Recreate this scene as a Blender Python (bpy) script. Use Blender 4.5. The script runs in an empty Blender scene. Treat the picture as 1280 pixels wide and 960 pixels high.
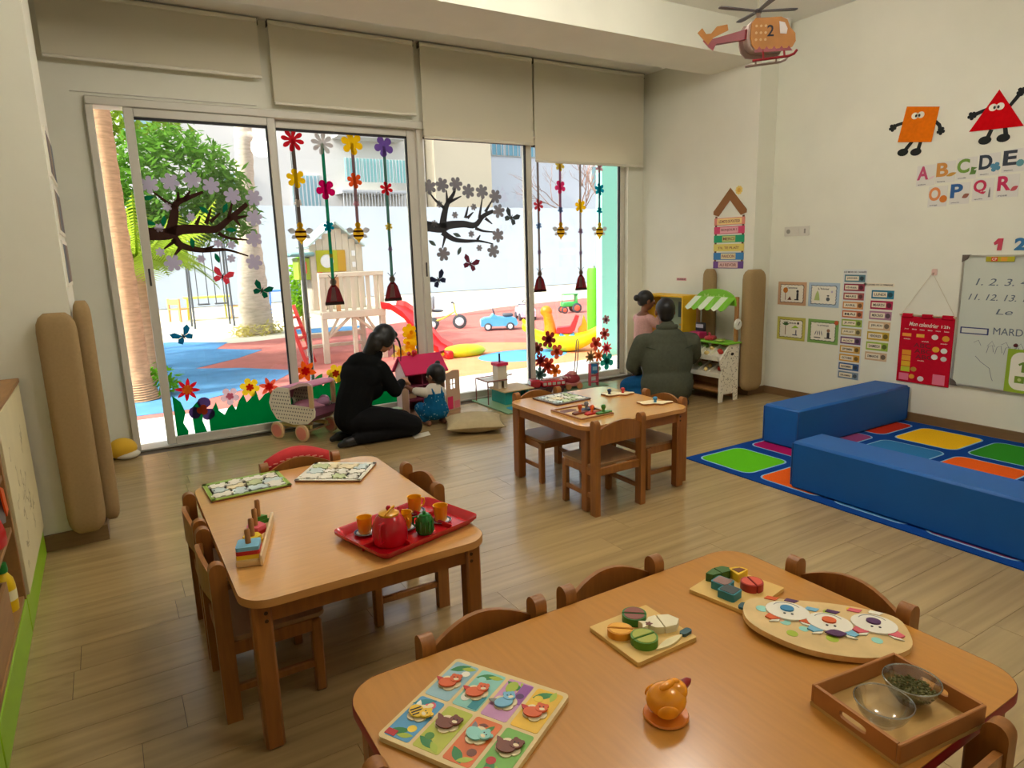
import bpy, bmesh, math, random
from mathutils import Vector, Matrix
random.seed(11)
SC = bpy.context.scene
COL = SC.collection
PI = math.pi

FILL_LAMP = 11.5  # emission of the added fill globes, which hang out of view
# ------------------------------------------------------------------ camera
CAM_H = 1.45
def _cam():
    p, r, y, f = 0.1974, -0.029, 0.5431, 833.0
    fw = Vector((math.sin(y)*math.cos(p), math.cos(y)*math.cos(p), -math.sin(p)))
    rt = Vector((math.cos(y), -math.sin(y), 0)); up = rt.cross(fw)
    c, s = math.cos(r), math.sin(r)
    rt2 = c*rt + s*up; up2 = -s*rt + c*up
    m = Matrix((rt2, up2, -fw)).transposed().to_4x4()
    m.translation = (0, 0, CAM_H)
    cd = bpy.data.cameras.new('camera'); cd.sensor_width = 36; cd.lens = f/1280*36
    cd.clip_start = 0.02; cd.clip_end = 300
    o = bpy.data.objects.new('camera', cd); COL.objects.link(o); o.matrix_world = m
    SC.camera = o
_cam()

# ------------------------------------------------------------------ world, sun, exposure
W = bpy.data.worlds.new('sky'); SC.world = W; W.use_nodes = True
nt = W.node_tree; bg = nt.nodes['Background']
sky = nt.nodes.new('ShaderNodeTexSky'); sky.sky_type = 'NISHITA'; sky.sun_disc = False
sky.sun_elevation = math.radians(48); sky.sun_rotation = math.radians(-90)
sky.air_density = 1.0; sky.dust_density = 4.0; sky.ozone_density = 0.6
hs = nt.nodes.new('ShaderNodeHueSaturation'); hs.inputs['Saturation'].default_value = 0.45
nt.links.new(sky.outputs[0], hs.inputs['Color']); nt.links.new(hs.outputs[0], bg.inputs[0])
bg.inputs[1].default_value = 0.14
sd = bpy.data.lights.new('sun', 'SUN'); sd.energy = 1.7; sd.angle = math.radians(1.5); sd.color = (1, .95, .86)
so = bpy.data.objects.new('sun', sd); COL.objects.link(so); so.location = (-20, 0, 25)
so.rotation_euler = Vector((0.78, 0.05, -0.62)).to_track_quat('-Z', 'Y').to_euler()
SC.view_settings.view_transform = 'Standard'; SC.view_settings.look = 'None'
SC.view_settings.exposure = 2.05; SC.view_settings.gamma = 1.0; SC.view_settings.use_curve_mapping = False

# ------------------------------------------------------------------ materials
def lin(c):
    c = c/255.0
    return c/12.92 if c <= 0.04045 else ((c+0.055)/1.055)**2.4
def rgb(c):
    return tuple(lin(v) for v in c) + (1,)
MATS = {}
def M(name, c=(200, 200, 200), rough=.5, metal=0, spec=.5, var=0, scale=30, bump=0, stretch=None, emit=0, rand=0, coat=0, sub=0):
    if name in MATS: return MATS[name]
    m = bpy.data.materials.new(name); m.use_nodes = True; MATS[name] = m
    n = m.node_tree.nodes; l = m.node_tree.links; b = n['Principled BSDF']
    b.inputs['Base Color'].default_value = rgb(c); b.inputs['Roughness'].default_value = rough
    b.inputs['Metallic'].default_value = metal; b.inputs['Specular IOR Level'].default_value = spec
    if coat: b.inputs['Coat Weight'].default_value = coat; b.inputs['Coat Roughness'].default_value = .15
    if emit:
        b.inputs['Emission Color'].default_value = rgb(c); b.inputs['Emission Strength'].default_value = emit
    if var or bump or rand:
        tc = n.new('ShaderNodeTexCoord'); mp = n.new('ShaderNodeMapping'); no = n.new('ShaderNodeTexNoise')
        l.new(tc.outputs['Object'], mp.inputs[0]); l.new(mp.outputs[0], no.inputs['Vector'])
        if stretch: mp.inputs['Scale'].default_value = stretch
        no.inputs['Scale'].default_value = scale; no.inputs['Detail'].default_value = 5
        if rand:
            oi = n.new('ShaderNodeObjectInfo'); vm = n.new('ShaderNodeVectorMath'); vm.operation = 'SCALE'
            co = n.new('ShaderNodeCombineXYZ'); l.new(oi.outputs['Random'], co.inputs[0]); l.new(oi.outputs['Random'], co.inputs[1])
            l.new(co.outputs[0], vm.inputs[0]); vm.inputs['Scale'].default_value = 37; l.new(vm.outputs[0], mp.inputs['Location'])
        if var or rand:
            mr = n.new('ShaderNodeMapRange'); mr.inputs['From Min'].default_value = .3; mr.inputs['From Max'].default_value = .7
            mr.inputs['To Min'].default_value = 1-var; mr.inputs['To Max'].default_value = 1+var*.7
            l.new(no.outputs['Fac'], mr.inputs[0])
            fac = mr.outputs[0]
            if rand:
                m2 = n.new('ShaderNodeMapRange'); m2.inputs['To Min'].default_value = 1-rand; m2.inputs['To Max'].default_value = 1+rand
                l.new(oi.outputs['Random'], m2.inputs[0]); mu = n.new('ShaderNodeMath'); mu.operation = 'MULTIPLY'
                l.new(fac, mu.inputs[0]); l.new(m2.outputs[0], mu.inputs[1]); fac = mu.outputs[0]
            vs = n.new('ShaderNodeVectorMath'); vs.operation = 'SCALE'
            vs.inputs[0].default_value = rgb(c)[:3]; l.new(fac, vs.inputs['Scale']); l.new(vs.outputs[0], b.inputs['Base Color'])
        if bump:
            bp = n.new('ShaderNodeBump'); bp.inputs['Strength'].default_value = bump; bp.inputs['Distance'].default_value = .01
            l.new(no.outputs['Fac'], bp.inputs['Height']); l.new(bp.outputs[0], b.inputs['Normal'])
    return m
def glass(name, tint=(1, 1, 1), refl=.06, rough=0.0):
    """thin clear sheet: lets light straight through and mirrors a little"""
    if name in MATS: return MATS[name]
    m = bpy.data.materials.new(name); m.use_nodes = True; MATS[name] = m
    n = m.node_tree.nodes; l = m.node_tree.links; n.remove(n['Principled BSDF'])
    t = n.new('ShaderNodeBsdfTransparent'); t.inputs[0].default_value = (*tint, 1)
    g = n.new('ShaderNodeBsdfGlossy'); g.inputs['Roughness'].default_value = rough
    f = n.new('ShaderNodeLayerWeight'); f.inputs['Blend'].default_value = .25
    mu = n.new('ShaderNodeMath'); mu.operation = 'MULTIPLY_ADD'; mu.inputs[1].default_value = .55; mu.inputs[2].default_value = refl
    mx = n.new('ShaderNodeMixShader'); l.new(f.outputs['Fresnel'], mu.inputs[0]); l.new(mu.outputs[0], mx.inputs[0])
    l.new(t.outputs[0], mx.inputs[1]); l.new(g.outputs[0], mx.inputs[2]); l.new(mx.outputs[0], n['Material Output'].inputs[0])
    return m
def cloth(name, c, trans, var=.05, scale=60):
    """woven sheet that lets some light through"""
    if name in MATS: return MATS[name]
    m = bpy.data.materials.new(name); m.use_nodes = True; MATS[name] = m
    n = m.node_tree.nodes; l = m.node_tree.links; n.remove(n['Principled BSDF'])
    d = n.new('ShaderNodeBsdfDiffuse'); t = n.new('ShaderNodeBsdfTranslucent'); mx = n.new('ShaderNodeMixShader')
    d.inputs[0].default_value = rgb(c); t.inputs[0].default_value = rgb(c); mx.inputs[0].default_value = trans
    l.new(d.outputs[0], mx.inputs[1]); l.new(t.outputs[0], mx.inputs[2]); l.new(mx.outputs[0], n['Material Output'].inputs[0])
    return m
def leafmat(name, c): return cloth(name, c, .45)

# ------------------------------------------------------------------ mesh builder
class MB:
    def __init__(s): s.v = []; s.f = []; s.fm = []; s.ms = []
    def mi(s, m):
        if m not in s.ms: s.ms.append(m)
        return s.ms.index(m)
    def add(s, vs, fs, m=None, T=None):
        o = len(s.v); k = s.mi(m)
        s.v += [tuple(T @ Vector(p)) if T is not None else tuple(p) for p in vs]
        s.f += [tuple(i+o for i in f) for f in fs]; s.fm += [k]*len(fs); return s
    def box(s, c, d, m=None, T=None, bev=0):
        """box: centre c, full size d, optional chamfer"""
        hx, hy, hz = d[0]/2, d[1]/2, d[2]/2; cx, cy, cz = c
        if not bev:
            vs = [(cx+a*hx, cy+b*hy, cz+e*hz) for e in (-1, 1) for a, b in ((-1, -1), (1, -1), (1, 1), (-1, 1))]
            return s.add(vs, [(3, 2, 1, 0), (4, 5, 6, 7), (0, 1, 5, 4), (1, 2, 6, 5), (2, 3, 7, 6), (3, 0, 4, 7)], m, T)
        b = min(bev, hx*.99, hy*.99, hz*.99); vs = []; idx = {}
        for sx in (-1, 1):
            for sy in (-1, 1):
                for sz in (-1, 1):
                    for ax in range(3):
                        p = [sx*(hx-b), sy*(hy-b), sz*(hz-b)]; p[ax] = (sx*hx, sy*hy, sz*hz)[ax]
                        idx[sx, sy, sz, ax] = len(vs); vs.append((cx+p[0], cy+p[1], cz+p[2]))
        fs = []
        I = idx
        for q in (-1, 1):
            a = [I[q, -1, -1, 0], I[q, 1, -1, 0], I[q, 1, 1, 0], I[q, -1, 1, 0]]; fs.append(a if q > 0 else a[::-1])
            a = [I[-1, q, -1, 1], I[-1, q, 1, 1], I[1, q, 1, 1], I[1, q, -1, 1]]; fs.append(a if q > 0 else a[::-1])
            a = [I[-1, -1, q, 2], I[1, -1, q, 2], I[1, 1, q, 2], I[-1, 1, q, 2]]; fs.append(a if q > 0 else a[::-1])
        for p in (-1, 1):
            for q in (-1, 1):
                a = [I[p, q, -1, 0], I[p, q, -1, 1], I[p, q, 1, 1], I[p, q, 1, 0]]; fs.append(a if p*q > 0 else a[::-1])
                a = [I[p, -1, q, 0], I[p, 1, q, 0], I[p, 1, q, 2], I[p, -1, q, 2]]; fs.append(a if p*q > 0 else a[::-1])
                a = [I[-1, p, q, 1], I[-1, p, q, 2], I[1, p, q, 2], I[1, p, q, 1]]; fs.append(a if p*q > 0 else a[::-1])
                for r in (-1, 1):
                    a = [I[p, q, r, 0], I[p, q, r, 1], I[p, q, r, 2]]; fs.append(a if p*q*r > 0 else a[::-1])
        return s.add(vs, fs, m, T)
    def tube(s, pts, rad, seg=10, m=None, T=None, cap=True, flat=None):
        """round bar along pts; rad a number or one per point; flat=(a,b) scales the section"""
        pts = [Vector(p) for p in pts]; n = len(pts)
        rad = [rad]*n if isinstance(rad, (int, float)) else rad
        vs = []; fs = []; prev = None
        for i, p in enumerate(pts):
            d = (pts[min(i+1, n-1)]-pts[max(i-1, 0)])
            if d.length < 1e-9: d = Vector((0, 0, 1))
            d.normalize()
            if prev is None: a = Vector((1, 0, 0)) if abs(d.x) < .8 else Vector((0, 1, 0))
            else: a = prev
            a = (a - d*a.dot(d)).normalized(); b = d.cross(a); prev = a
            fa, fb = flat if flat else (1, 1)
            for k in range(seg):
                t = 2*PI*k/seg; vs.append(p + a*math.cos(t)*rad[i]*fa + b*math.sin(t)*rad[i]*fb)
        for i in range(n-1):
            for k in range(seg):
                k2 = (k+1) % seg; fs.append((i*seg+k, i*seg+k2, (i+1)*seg+k2, (i+1)*seg+k))
        if cap: fs.append(tuple(range(seg))[::-1]); fs.append(tuple((n-1)*seg+k for k in range(seg)))
        return s.add(vs, fs, m, T)
    def lathe(s, prof, seg=20, m=None, T=None, c=(0, 0, 0)):
        """prof: list of (r, z), open profile turned about z"""
        vs = []; fs = []; n = len(prof)
        for r, z in prof:
            for k in range(seg):
                t = 2*PI*k/seg; vs.append((c[0]+max(r, 1e-5)*math.cos(t), c[1]+max(r, 1e-5)*math.sin(t), c[2]+z))
        for i in range(n-1):
            for k in range(seg):
                k2 = (k+1) % seg; fs.append((i*seg+k, i*seg+k2, (i+1)*seg+k2, (i+1)*seg+k))
        return s.add(vs, fs, m, T)
    def prism(s, poly, z0, z1, m=None, T=None, top=None, side=None):
        n = len(poly); a = sum(poly[i][0]*poly[(i+1) % n][1]-poly[(i+1) % n][0]*poly[i][1] for i in range(n))
        if a < 0: poly = poly[::-1]
        vs = [(x, y, z0) for x, y in poly]+[(x, y, z1) for x, y in poly]
        s.add(vs, [tuple(range(n))[::-1]]+[(i, (i+1) % n, n+(i+1) % n, n+i) for i in range(n)], side or m, T)
        return s.add([(x, y, z1) for x, y in poly], [tuple(range(n))], top or m, T)
    def sheet(s, poly, z0, z1, m=None, T=None, **k):
        """single cut-out sheet (stickers, foil)"""
        n = len(poly); a = sum(poly[i][0]*poly[(i+1) % n][1]-poly[(i+1) % n][0]*poly[i][1] for i in range(n))
        if a < 0: poly = poly[::-1]
        return s.add([(x, y, z1) for x, y in poly], [tuple(range(n))], m, T)
    def sph(s, c, r, m=None, T=None, seg=14, rings=9, z0=-1, z1=1):
        r = (r, r, r) if isinstance(r, (int, float)) else r
        a0 = math.asin(max(-1, z0)); a1 = math.asin(min(1, z1)); vs = []; fs = []
        for i in range(rings+1):
            a = a0+(a1-a0)*i/rings; cr = max(math.cos(a), 1e-4)
            for k in range(seg):
                t = 2*PI*k/seg; vs.append((c[0]+r[0]*cr*math.cos(t), c[1]+r[1]*cr*math.sin(t), c[2]+r[2]*math.sin(a)))
        for i in range(rings):
            for k in range(seg):
                k2 = (k+1) % seg; fs.append((i*seg+k, i*seg+k2, (i+1)*seg+k2, (i+1)*seg+k))
        fs.append(tuple(range(seg))[::-1]); fs.append(tuple(rings*seg+k for k in range(seg)))
        return s.add(vs, fs, m, T)
    def mesh(s, name, m=None, smooth=True, ang=38):
        me = bpy.data.meshes.new(name); me.from_pydata(s.v, [], s.f)
        for q in s.ms: me.materials.append(q or m)
        me.polygons.foreach_set('material_index', s.fm)
        if smooth:
            me.polygons.foreach_set('use_smooth', [True]*len(me.polygons)); me.set_sharp_from_angle(angle=math.radians(ang))
        me.update(); return me
    def build(s, name, m=None, parent=None, smooth=True, ang=38):
        o = bpy.data.objects.new(name, s.mesh(name, m, smooth, ang)); COL.objects.link(o)
        if parent: o.parent = parent
        return o
def build_parts(mb, name, m=None, parent=None, smooth=True):
    """one object for each piece of mb that hangs together"""
    key = {}; rep = []
    for p in mb.v: rep.append(key.setdefault((round(p[0], 5), round(p[1], 5), round(p[2], 5)), len(key)))
    par = list(range(len(key)))
    def find(a):
        while par[a] != a: par[a] = par[par[a]]; a = par[a]
        return a
    for f in mb.f:
        for i in f[1:]: par[find(rep[i])] = find(rep[f[0]])
    comp = {}
    for f, k in zip(mb.f, mb.fm): comp.setdefault(find(rep[f[0]]), []).append((f, k))
    out = []
    for fs in comp.values():
        q = MB(); ids = {}
        for f, k in fs:
            for i in f:
                if i not in ids: ids[i] = len(q.v); q.v.append(mb.v[i])
            q.f.append(tuple(ids[i] for i in f)); q.fm.append(q.mi(mb.ms[k]))
        out.append(q.build(name, m, parent, smooth))
    return out
def tag(o, label, cat, group=None):
    o['label'] = label; o['category'] = cat
    if group: o['group'] = group
    return o
def struct(o): o['kind'] = 'structure'; return o
def stuff(o): o['kind'] = 'stuff'; return o
def empty(name, loc=(0, 0, 0), rz=0, frame=None):
    o = bpy.data.objects.new(name, None); COL.objects.link(o); o.empty_display_size = .1
    if frame is not None: o.matrix_world = frame
    else: o.location = loc; o.rotation_euler = (0, 0, rz)
    return o
def thing(name, label, cat, loc=(0, 0, 0), rz=0, group=None, frame=None):
    return tag(empty(name, loc, rz, frame), label, cat, group)
def copy_tree(o, parent=None):
    c = o.copy(); COL.objects.link(c); c.parent = parent
    for ch in o.children: copy_tree(ch, c)
    return c
def frame(o, u, v):
    u = Vector(u).normalized(); v = Vector(v).normalized(); n = u.cross(v)
    m = Matrix((u, v, n)).transposed().to_4x4(); m.translation = o; return m
RW, D = 5.49, 5.80
def wallR(y, z, off=.0): return frame((RW-off, y, z), (0, -1, 0), (0, 0, 1))     # u runs towards -Y, normal -X
def winF(x, z, off=.0): return frame((x, D-.012-off, z), (1, 0, 0), (0, 0, 1))    # u runs +X, normal -Y
def TR(x=0, y=0, z=0, rz=0, s=1):
    return Matrix.Translation((x, y, z)) @ Matrix.Rotation(rz, 4, 'Z') @ Matrix.Scale(s, 4)

# ------------------------------------------------------------------ flat shapes
def circ(r, n=20, cx=0, cy=0, ry=None):
    return [(cx+r*math.cos(2*PI*k/n), cy+(ry or r)*math.sin(2*PI*k/n)) for k in range(n)]
def rrect(w, h, r, cx=0, cy=0, n=5):
    p = []
    for sx, sy, a in ((1, 1, 0), (-1, 1, PI/2), (-1, -1, PI), (1, -1, 1.5*PI)):
        for k in range(n+1):
            t = a+PI/2*k/n; p.append((cx+sx*(w/2-r)+r*math.cos(t), cy+sy*(h/2-r)+r*math.sin(t)))
    return p
def rect(x0, y0, x1, y1): return [(x0, y0), (x1, y0), (x1, y1), (x0, y1)]
def flower(n, r, dip=.45, rot=0, pts=8, sharp=False):
    p = []
    for k in range(n*pts):
        t = (k % pts)/pts
        w = abs(math.sin(PI*t)) if not sharp else 1-abs(2*t-1)
        rr = r*(dip+(1-dip)*(w**.55 if not sharp else w))
        a = rot+2*PI*k/(n*pts); p.append((rr*math.cos(a), rr*math.sin(a)))
    return p
def leaf(l, w, rot=0, cx=0, cy=0, n=6):
    p = [(l*(k/n-.5), w*.5*math.sin(PI*k/n)) for k in range(n+1)]+[(l*(.5-k/n), -w*.5*math.sin(PI*k/n)) for k in range(1, n)]
    c, s = math.cos(rot), math.sin(rot)
    return [(cx+c*x-s*y, cy+s*x+c*y) for x, y in p]
def stroke(pts, w0, w1):
    """flat tapered band following pts"""
    P = [Vector(p).to_2d() if len(p) > 2 else Vector(p) for p in pts]; L = []; R = []; n = len(P)
    for i in range(n):
        d = (P[min(i+1, n-1)]-P[max(i-1, 0)]).normalized(); q = Vector((-d.y, d.x)); w = (w0+(w1-w0)*i/(n-1))/2
        L.append(tuple(P[i]+q*w)); R.append(tuple(P[i]-q*w))
    return L+R[::-1]
def shift(poly, dx, dy): return [(x+dx, y+dy) for x, y in poly]
_TX = {}
def text_mesh(body, ext=.0006, bold=0):
    bk, body = (body, bold), body
    if bk in _TX: return _TX[bk]
    cu = bpy.data.curves.new('lettering', 'FONT'); cu.body = body; cu.extrude = ext/.1; cu.size = 1; cu.resolution_u = 4; cu.offset = bold
    o = bpy.data.objects.new('lettering', cu); COL.objects.link(o)
    dg = bpy.context.evaluated_depsgraph_get(); me = bpy.data.meshes.new_from_object(o.evaluated_get(dg))
    bpy.data.objects.remove(o); xs = [v.co.x for v in me.vertices] or [0]; ys = [v.co.y for v in me.vertices] or [0]
    _TX[bk] = ([tuple(v.co) for v in me.vertices], [tuple(p.vertices) for p in me.polygons], min(xs), max(xs), min(ys), max(ys))
    return _TX[bk]
def text(mb, body, m, cx, cy, z, h=None, w=None, rot=0, shear=0, bold=.012):
    """flat lettering centred at cx, cy with cap height h or width w"""
    vs, fs, x0, x1, y0, y1 = text_mesh(body, bold=bold)
    sy = (h/(y1-y0)) if h else w/(x1-x0); sx = w/(x1-x0) if w else sy
    c, s = math.cos(rot), math.sin(rot); out = []
    for x, y, zz in vs:
        X = (x-(x0+x1)/2)*sx; Y = (y-(y0+y1)/2)*sy; X += shear*Y
        out.append((cx+c*X-s*Y, cy+s*X+c*Y, z+zz*.08))
    return mb.add(out, fs, m)
# ================================================================== ROOM
wallm = M('wall_paint', (233, 232, 216), .85, spec=.2, var=.03, scale=3, bump=.03)
ceilm = M('ceiling_paint', (242, 241, 234), .9, spec=.1)
basem = M('baseboard_wood', (128, 98, 62), .5, var=.12, scale=8, stretch=(1, 1, 12))
framem = M('cream_aluminium', (210, 206, 192), .4, spec=.5)
sealm = M('black_seal', (22, 22, 24), .6)
plankm = M('vinyl_plank', (176, 149, 102), .27, spec=.65, coat=.30, var=.20, scale=3.2, stretch=(.35, 7, 1), rand=.06)
def sbox(name, x0, x1, y0, y1, z0, z1, m, parent=None):
    o = MB().box(((x0+x1)/2, (y0+y1)/2, (z0+z1)/2), (x1-x0, y1-y0, z1-z0)).build(name, m, parent, smooth=False)
    if not parent: struct(o)
    return o
HC = 3.35
fl = sbox('floor', -1.3, 5.49, -2.2, 5.9, -.12, -.004, M('floor_joint', (84, 68, 46), .8))
fl['label'] = 'wood-look plank floor'
# planks: rows along X, staggered
pm = MB().box((.5, 0, -.002), (1, .183, .004)).mesh('plank', plankm, smooth=False)
y = -.35; row = 0
while y < 5.72:
    x = -.42 - random.uniform(0, 1.1)
    while x < 5.49:
        a, b = max(x, -.42), min(x+1.24, 5.488)
        if b-a > .03:
            o = bpy.data.objects.new('plank', pm); COL.objects.link(o); o.parent = fl
            o.location = (a+.0008, y, 0); o.scale = (b-a-.0016, 1, 1)
        x += 1.24
    y += .1845; row += 1
sbox('ceiling', -1.3, 5.49, -2.2, 4.25, HC, HC+.1, ceilm)
sbox('ceiling_niche', -1.3, 5.28, 4.84, 5.95, 3.26, HC+.1, ceilm)
sbox('trim_1', -1.3, 5.49, 4.25, 4.84, 3.05, HC+.1, wallm)                 # beam in front of the window niche
sbox('wall_right', 5.49, 5.65, -2.2, 4.84, 0, HC+.1, wallm)
sbox('wall_left', -1.45, -1.3, -2.2, 5.95, 0, HC+.1, wallm)
sbox('wall_back', -1.3, 5.49, -2.35, -2.2, 0, HC+.1, wallm)
sbox('wall_column_right', 5.25, 5.49, 4.25, 4.84, 0, 3.05, wallm)
sbox('wall_column_left', -1.3, -.15, 4.0, 4.84, 0, 3.05, wallm)
sbox('trim_2', -1.3, -.15, 4.0, 4.25, 3.05, HC, wallm)
sbox('wall_niche_right', 5.28, 5.65, 4.84, 5.95, 0, HC+.1, wallm)
sbox('wall_window_left', -1.3, .065, 5.8, 5.95, 0, 3.26, wallm)
sbox('wall_window_right', 5.06, 5.28, 5.8, 5.95, 0, 3.26, wallm)
sbox('wall_window_head', .065, 5.06, 5.8, 5.95, 2.60, 3.26, wallm)
sbox('baseboard_right', 5.472, 5.49, -2.2, 4.25, 0, .07, basem)
sbox('baseboard_column_right', 5.25, 5.472, 4.232, 4.25, 0, .07, basem)
sbox('baseboard_column_side', 5.232, 5.25, 4.232, 4.84, 0, .07, basem)
sbox('baseboard_column_left', -.42, -.132, 3.982, 4.0, 0, .085, basem)
sbox('baseboard_column_left_side', -.15, -.132, 4.0, 4.84, 0, .085, basem)
sbox('baseboard_window_left', -.15, .06, 5.782, 5.8, 0, .07, basem)
sbox('baseboard_niche_right', 5.262, 5.28, 4.84, 5.8, 0, .07, basem)
# roof slab over the room keeps the sun off the ceiling
sbox('roof', -1.6, 5.8, -2.5, 6.0, HC+.1, HC+.3, wallm)

# ---- window wall joinery
def panel(name, x0, x1, yc, top=2.54, handle=None, hside=1):
    r = struct(empty(name, (0, 0, 0)))
    w = .062
    for sx, xx in ((0, x0), (1, x1-w)):
        MB().box((xx+w/2, yc, top/2+.012), (w, .045, top-.024), bev=.004).build('stile', framem, r)
    MB().box(((x0+x1)/2, yc, top-.03), (x1-x0-2*w, .042, .06), bev=.004).build('top_rail', framem, r)
    MB().box(((x0+x1)/2, yc, .043), (x1-x0-2*w, .042, .062), bev=.004).build('bottom_rail', framem, r)
    a, b, c, d = x0+w, x1-w, .074, top-.06
    for nm, bx in (('seal', ((a+b)/2, d-.009, b-a, .018)), ('seal', (b-.005, (c+d)/2, .010, d-c))):
        MB().box((bx[0], yc, bx[1]), (bx[2], .03, bx[3])).build(nm, sealm, r, smooth=False)
    MB().box(((a+b)/2, yc, (c+d)/2), (b-a, .008, d-c)).build('pane', glass('window_glass', (.97, .985, .98), .03), r, smooth=False)
    if handle:
        hx = x0+w/2 if hside < 0 else x1-w/2
        MB().box((hx, yc-.026, handle), (.014, .008, .13), bev=.003).build('handle', M('dark_handle', (50, 48, 44), .4), r)
    return r
panel('door_1', .29, 1.345, 5.795, handle=1.33, hside=-1)
panel('door_2', 1.30, 2.56, 5.86)
panel('window_1', 2.575, 3.80, 5.82, handle=1.30, hside=-1)
panel('window_2', 3.745, 5.055, 5.87)
r = struct(empty('door_frame', (0, 0, 0)))
MB().box((.08, 5.84, 1.27), (.05, .17, 2.54), bev=.006).build('jamb', framem, r)
MB().box((5.045, 5.9, 1.30), (.05, .08, 2.60), bev=.006).build('jamb', framem, r)
MB().box((2.56, 5.915, 1.30), (.10, .06, 2.60), bev=.006).build('mullion', framem, r)
MB().box((2.56, 5.84, 2.570), (5.0, .17, .060), bev=.006).build('head_rail', framem, r)
MB().box((2.56, 5.85, .008), (5.0, .19, .016), bev=.004).build('sill_track', M('sill_aluminium', (190, 188, 178), .35, .4), r)
MB().box((.60, 5.795, 2.628), (1.24, .012, .005)).build('trim_strip', framem, r)

# ---- roller blinds
blindm = cloth('blind_fabric', (242, 237, 218), .42)
barm = M('blind_bar', (226, 221, 202), .5)
def blind(x0, x1, zb, label, zt=3.225):
    r = thing('roller_blind', label, 'blind', ((x0+x1)/2, 5.72, zb), group=None)
    w = x1-x0; h = zt-zb
    MB().box((0, 0, h/2), (w, .004, h)).build('fabric', blindm, r, smooth=False)
    MB().box((0, -.006, .008), (w, .022, .024), bev=.005).build('bottom_bar', barm, r)
    MB().tube([(-w/2, .012, h+.005), (w/2, .012, h+.005)], .022, 12).build('roller', barm, r)
    for s in (-1, 1):
        MB().box((s*(w/2+.004), .02, h), (.006, .05, .05), bev=.002).build('bracket', M('bracket_dark', (70, 62, 46), .5), r)
    MB().tube([(w/2-.015, -.02, h), (w/2-.015, -.022, h-.02)], .003, 6).build('chain', barm, r)
blind(-.145, 1.265, 2.815, 'cream roller blind above the open sliding door, drawn up the highest')
blind(1.345, 2.548, 2.635, 'cream roller blind above the door pane with four hanging flower garlands, drawn up halfway')
blind(2.612, 3.775, 2.455, 'cream roller blind above the window with the grey blossom tree')
blind(3.797, 5.20, 2.30, 'cream roller blind beside the pale niche wall, pulled down the lowest')

# ---- padded corner guards
padm = M('beige_pad_fabric', (164, 138, 98), .9, spec=.1, var=.06, scale=80, bump=.05)
def pad(x, y, z0, z1, w, t, rz, label):
    r = thing('corner_pad', label, 'wall pad', (x, y, z0), rz, 'padded corner guards')
    h = z1-z0; mb = MB(); vs = []; n = 20
    sec = rrect(w, t, min(w, t)*.42, n=5); prof = [(0, .55), (.02, .8), (.05, .95), (.09, 1), (h-.09, 1), (h-.05, .95), (h-.02, .8), (h, .55)]
    k = len(sec); fs = []
    for z, s in prof: vs += [(a*s, b*s, z) for a, b in sec]
    for i in range(len(prof)-1):
        for j in range(k): fs.append((i*k+j, i*k+(j+1) % k, (i+1)*k+(j+1) % k, (i+1)*k+j))
    fs.append(tuple(range(k))[::-1]); fs.append(tuple((len(prof)-1)*k+j for j in range(k)))
    mb.add(vs, fs).build('cushion', padm, r, ang=80)
    MB().tube([(w*.44, t*.2, .06), (w*.44, t*.2, h-.06)], .004, 6).build('piping', padm, r)
pad(5.19, 4.18, .075, 1.215, .25, .11, 0, 'tall beige pad on the column corner beside the toy market stall')
pad(5.20, 4.725, .075, 1.215, .10, .14, 0, 'tall beige pad on the column side, partly behind the toy market stall')
pad(-.215, 3.945, .085, 1.215, .17, .10, 0, 'tall beige pad on the front of the column beside the toy shelf')
pad(-.105, 4.10, .085, 1.26, .08, .17, 0, 'tall beige pad on the column side facing the open door gap')

# ---- opal globes added out of view to brighten the room beyond daylight
for i, (lx, ly, lb) in enumerate(((1.4, 2.95, 'opal glass globe lamp added as unseen fill light above the tea tray table'), (2.95, 2.75, 'opal glass globe lamp added as unseen fill light above the square table'), (2.4, .2, 'opal glass globe lamp added as unseen fill light behind the red-edged table'))):
    r = thing('fill_globe', lb, 'lamp', (lx, ly, HC), group='added fill globes')
    MB().lathe([(0, -.03), (.07, -.03), (.085, -.012), (.085, 0), (0, 0)], 24).build('ceiling_rose', M('fill_white', (235, 235, 232), .5), r)
    MB().tube([(0, 0, -.02), (0, 0, -.08)], .012, 10).build('stem', M('fill_white'), r)
    MB().sph((0, 0, -.20), .15, seg=28, rings=16).build('globe', M('fill_opal', (255, 249, 238), .5, emit=FILL_LAMP), r)
# ---- dome camera at the ceiling
r = thing('dome_camera', 'white dome security camera under the ceiling corner', 'camera', (5.36, 4.14, HC))
MB().lathe([(0, -.075), (.06, -.075), (.075, -.05), (.078, -.0), (0, 0)], 24).build('housing', M('camera_white', (232, 230, 220), .4), r)
MB().sph((0, 0, -.07), (.048, .048, .048), seg=18, z1=.1).build('lens_dome', M('camera_lens', (18, 18, 20), .1), r)
# ---- wall socket strip
r = thing('wall_socket', 'white double wall socket with switch on the bare wall', 'socket', frame=wallR(3.97, 1.55))
MB().prism(rrect(.255, .085, .008), 0, .011).build('plate', M('socket_white', (214, 210, 196), .4), r)
for dx, k in ((-.085, 0), (0, 1), (.085, 2)):
    if k == 1: MB().prism(rrect(.055, .055, .004, dx), .011, .015).build('rocker', M('socket_white'), r)
    elif k == 0: MB().prism(circ(.02, 16, dx), .011, .0125).build('socket_hole', M('socket_grey', (150, 146, 134), .5), r)
    else: MB().prism(rect(dx-.008, -.02, dx+.008, .02), .011, .0125).build('socket_hole', M('socket_grey'), r)
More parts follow.
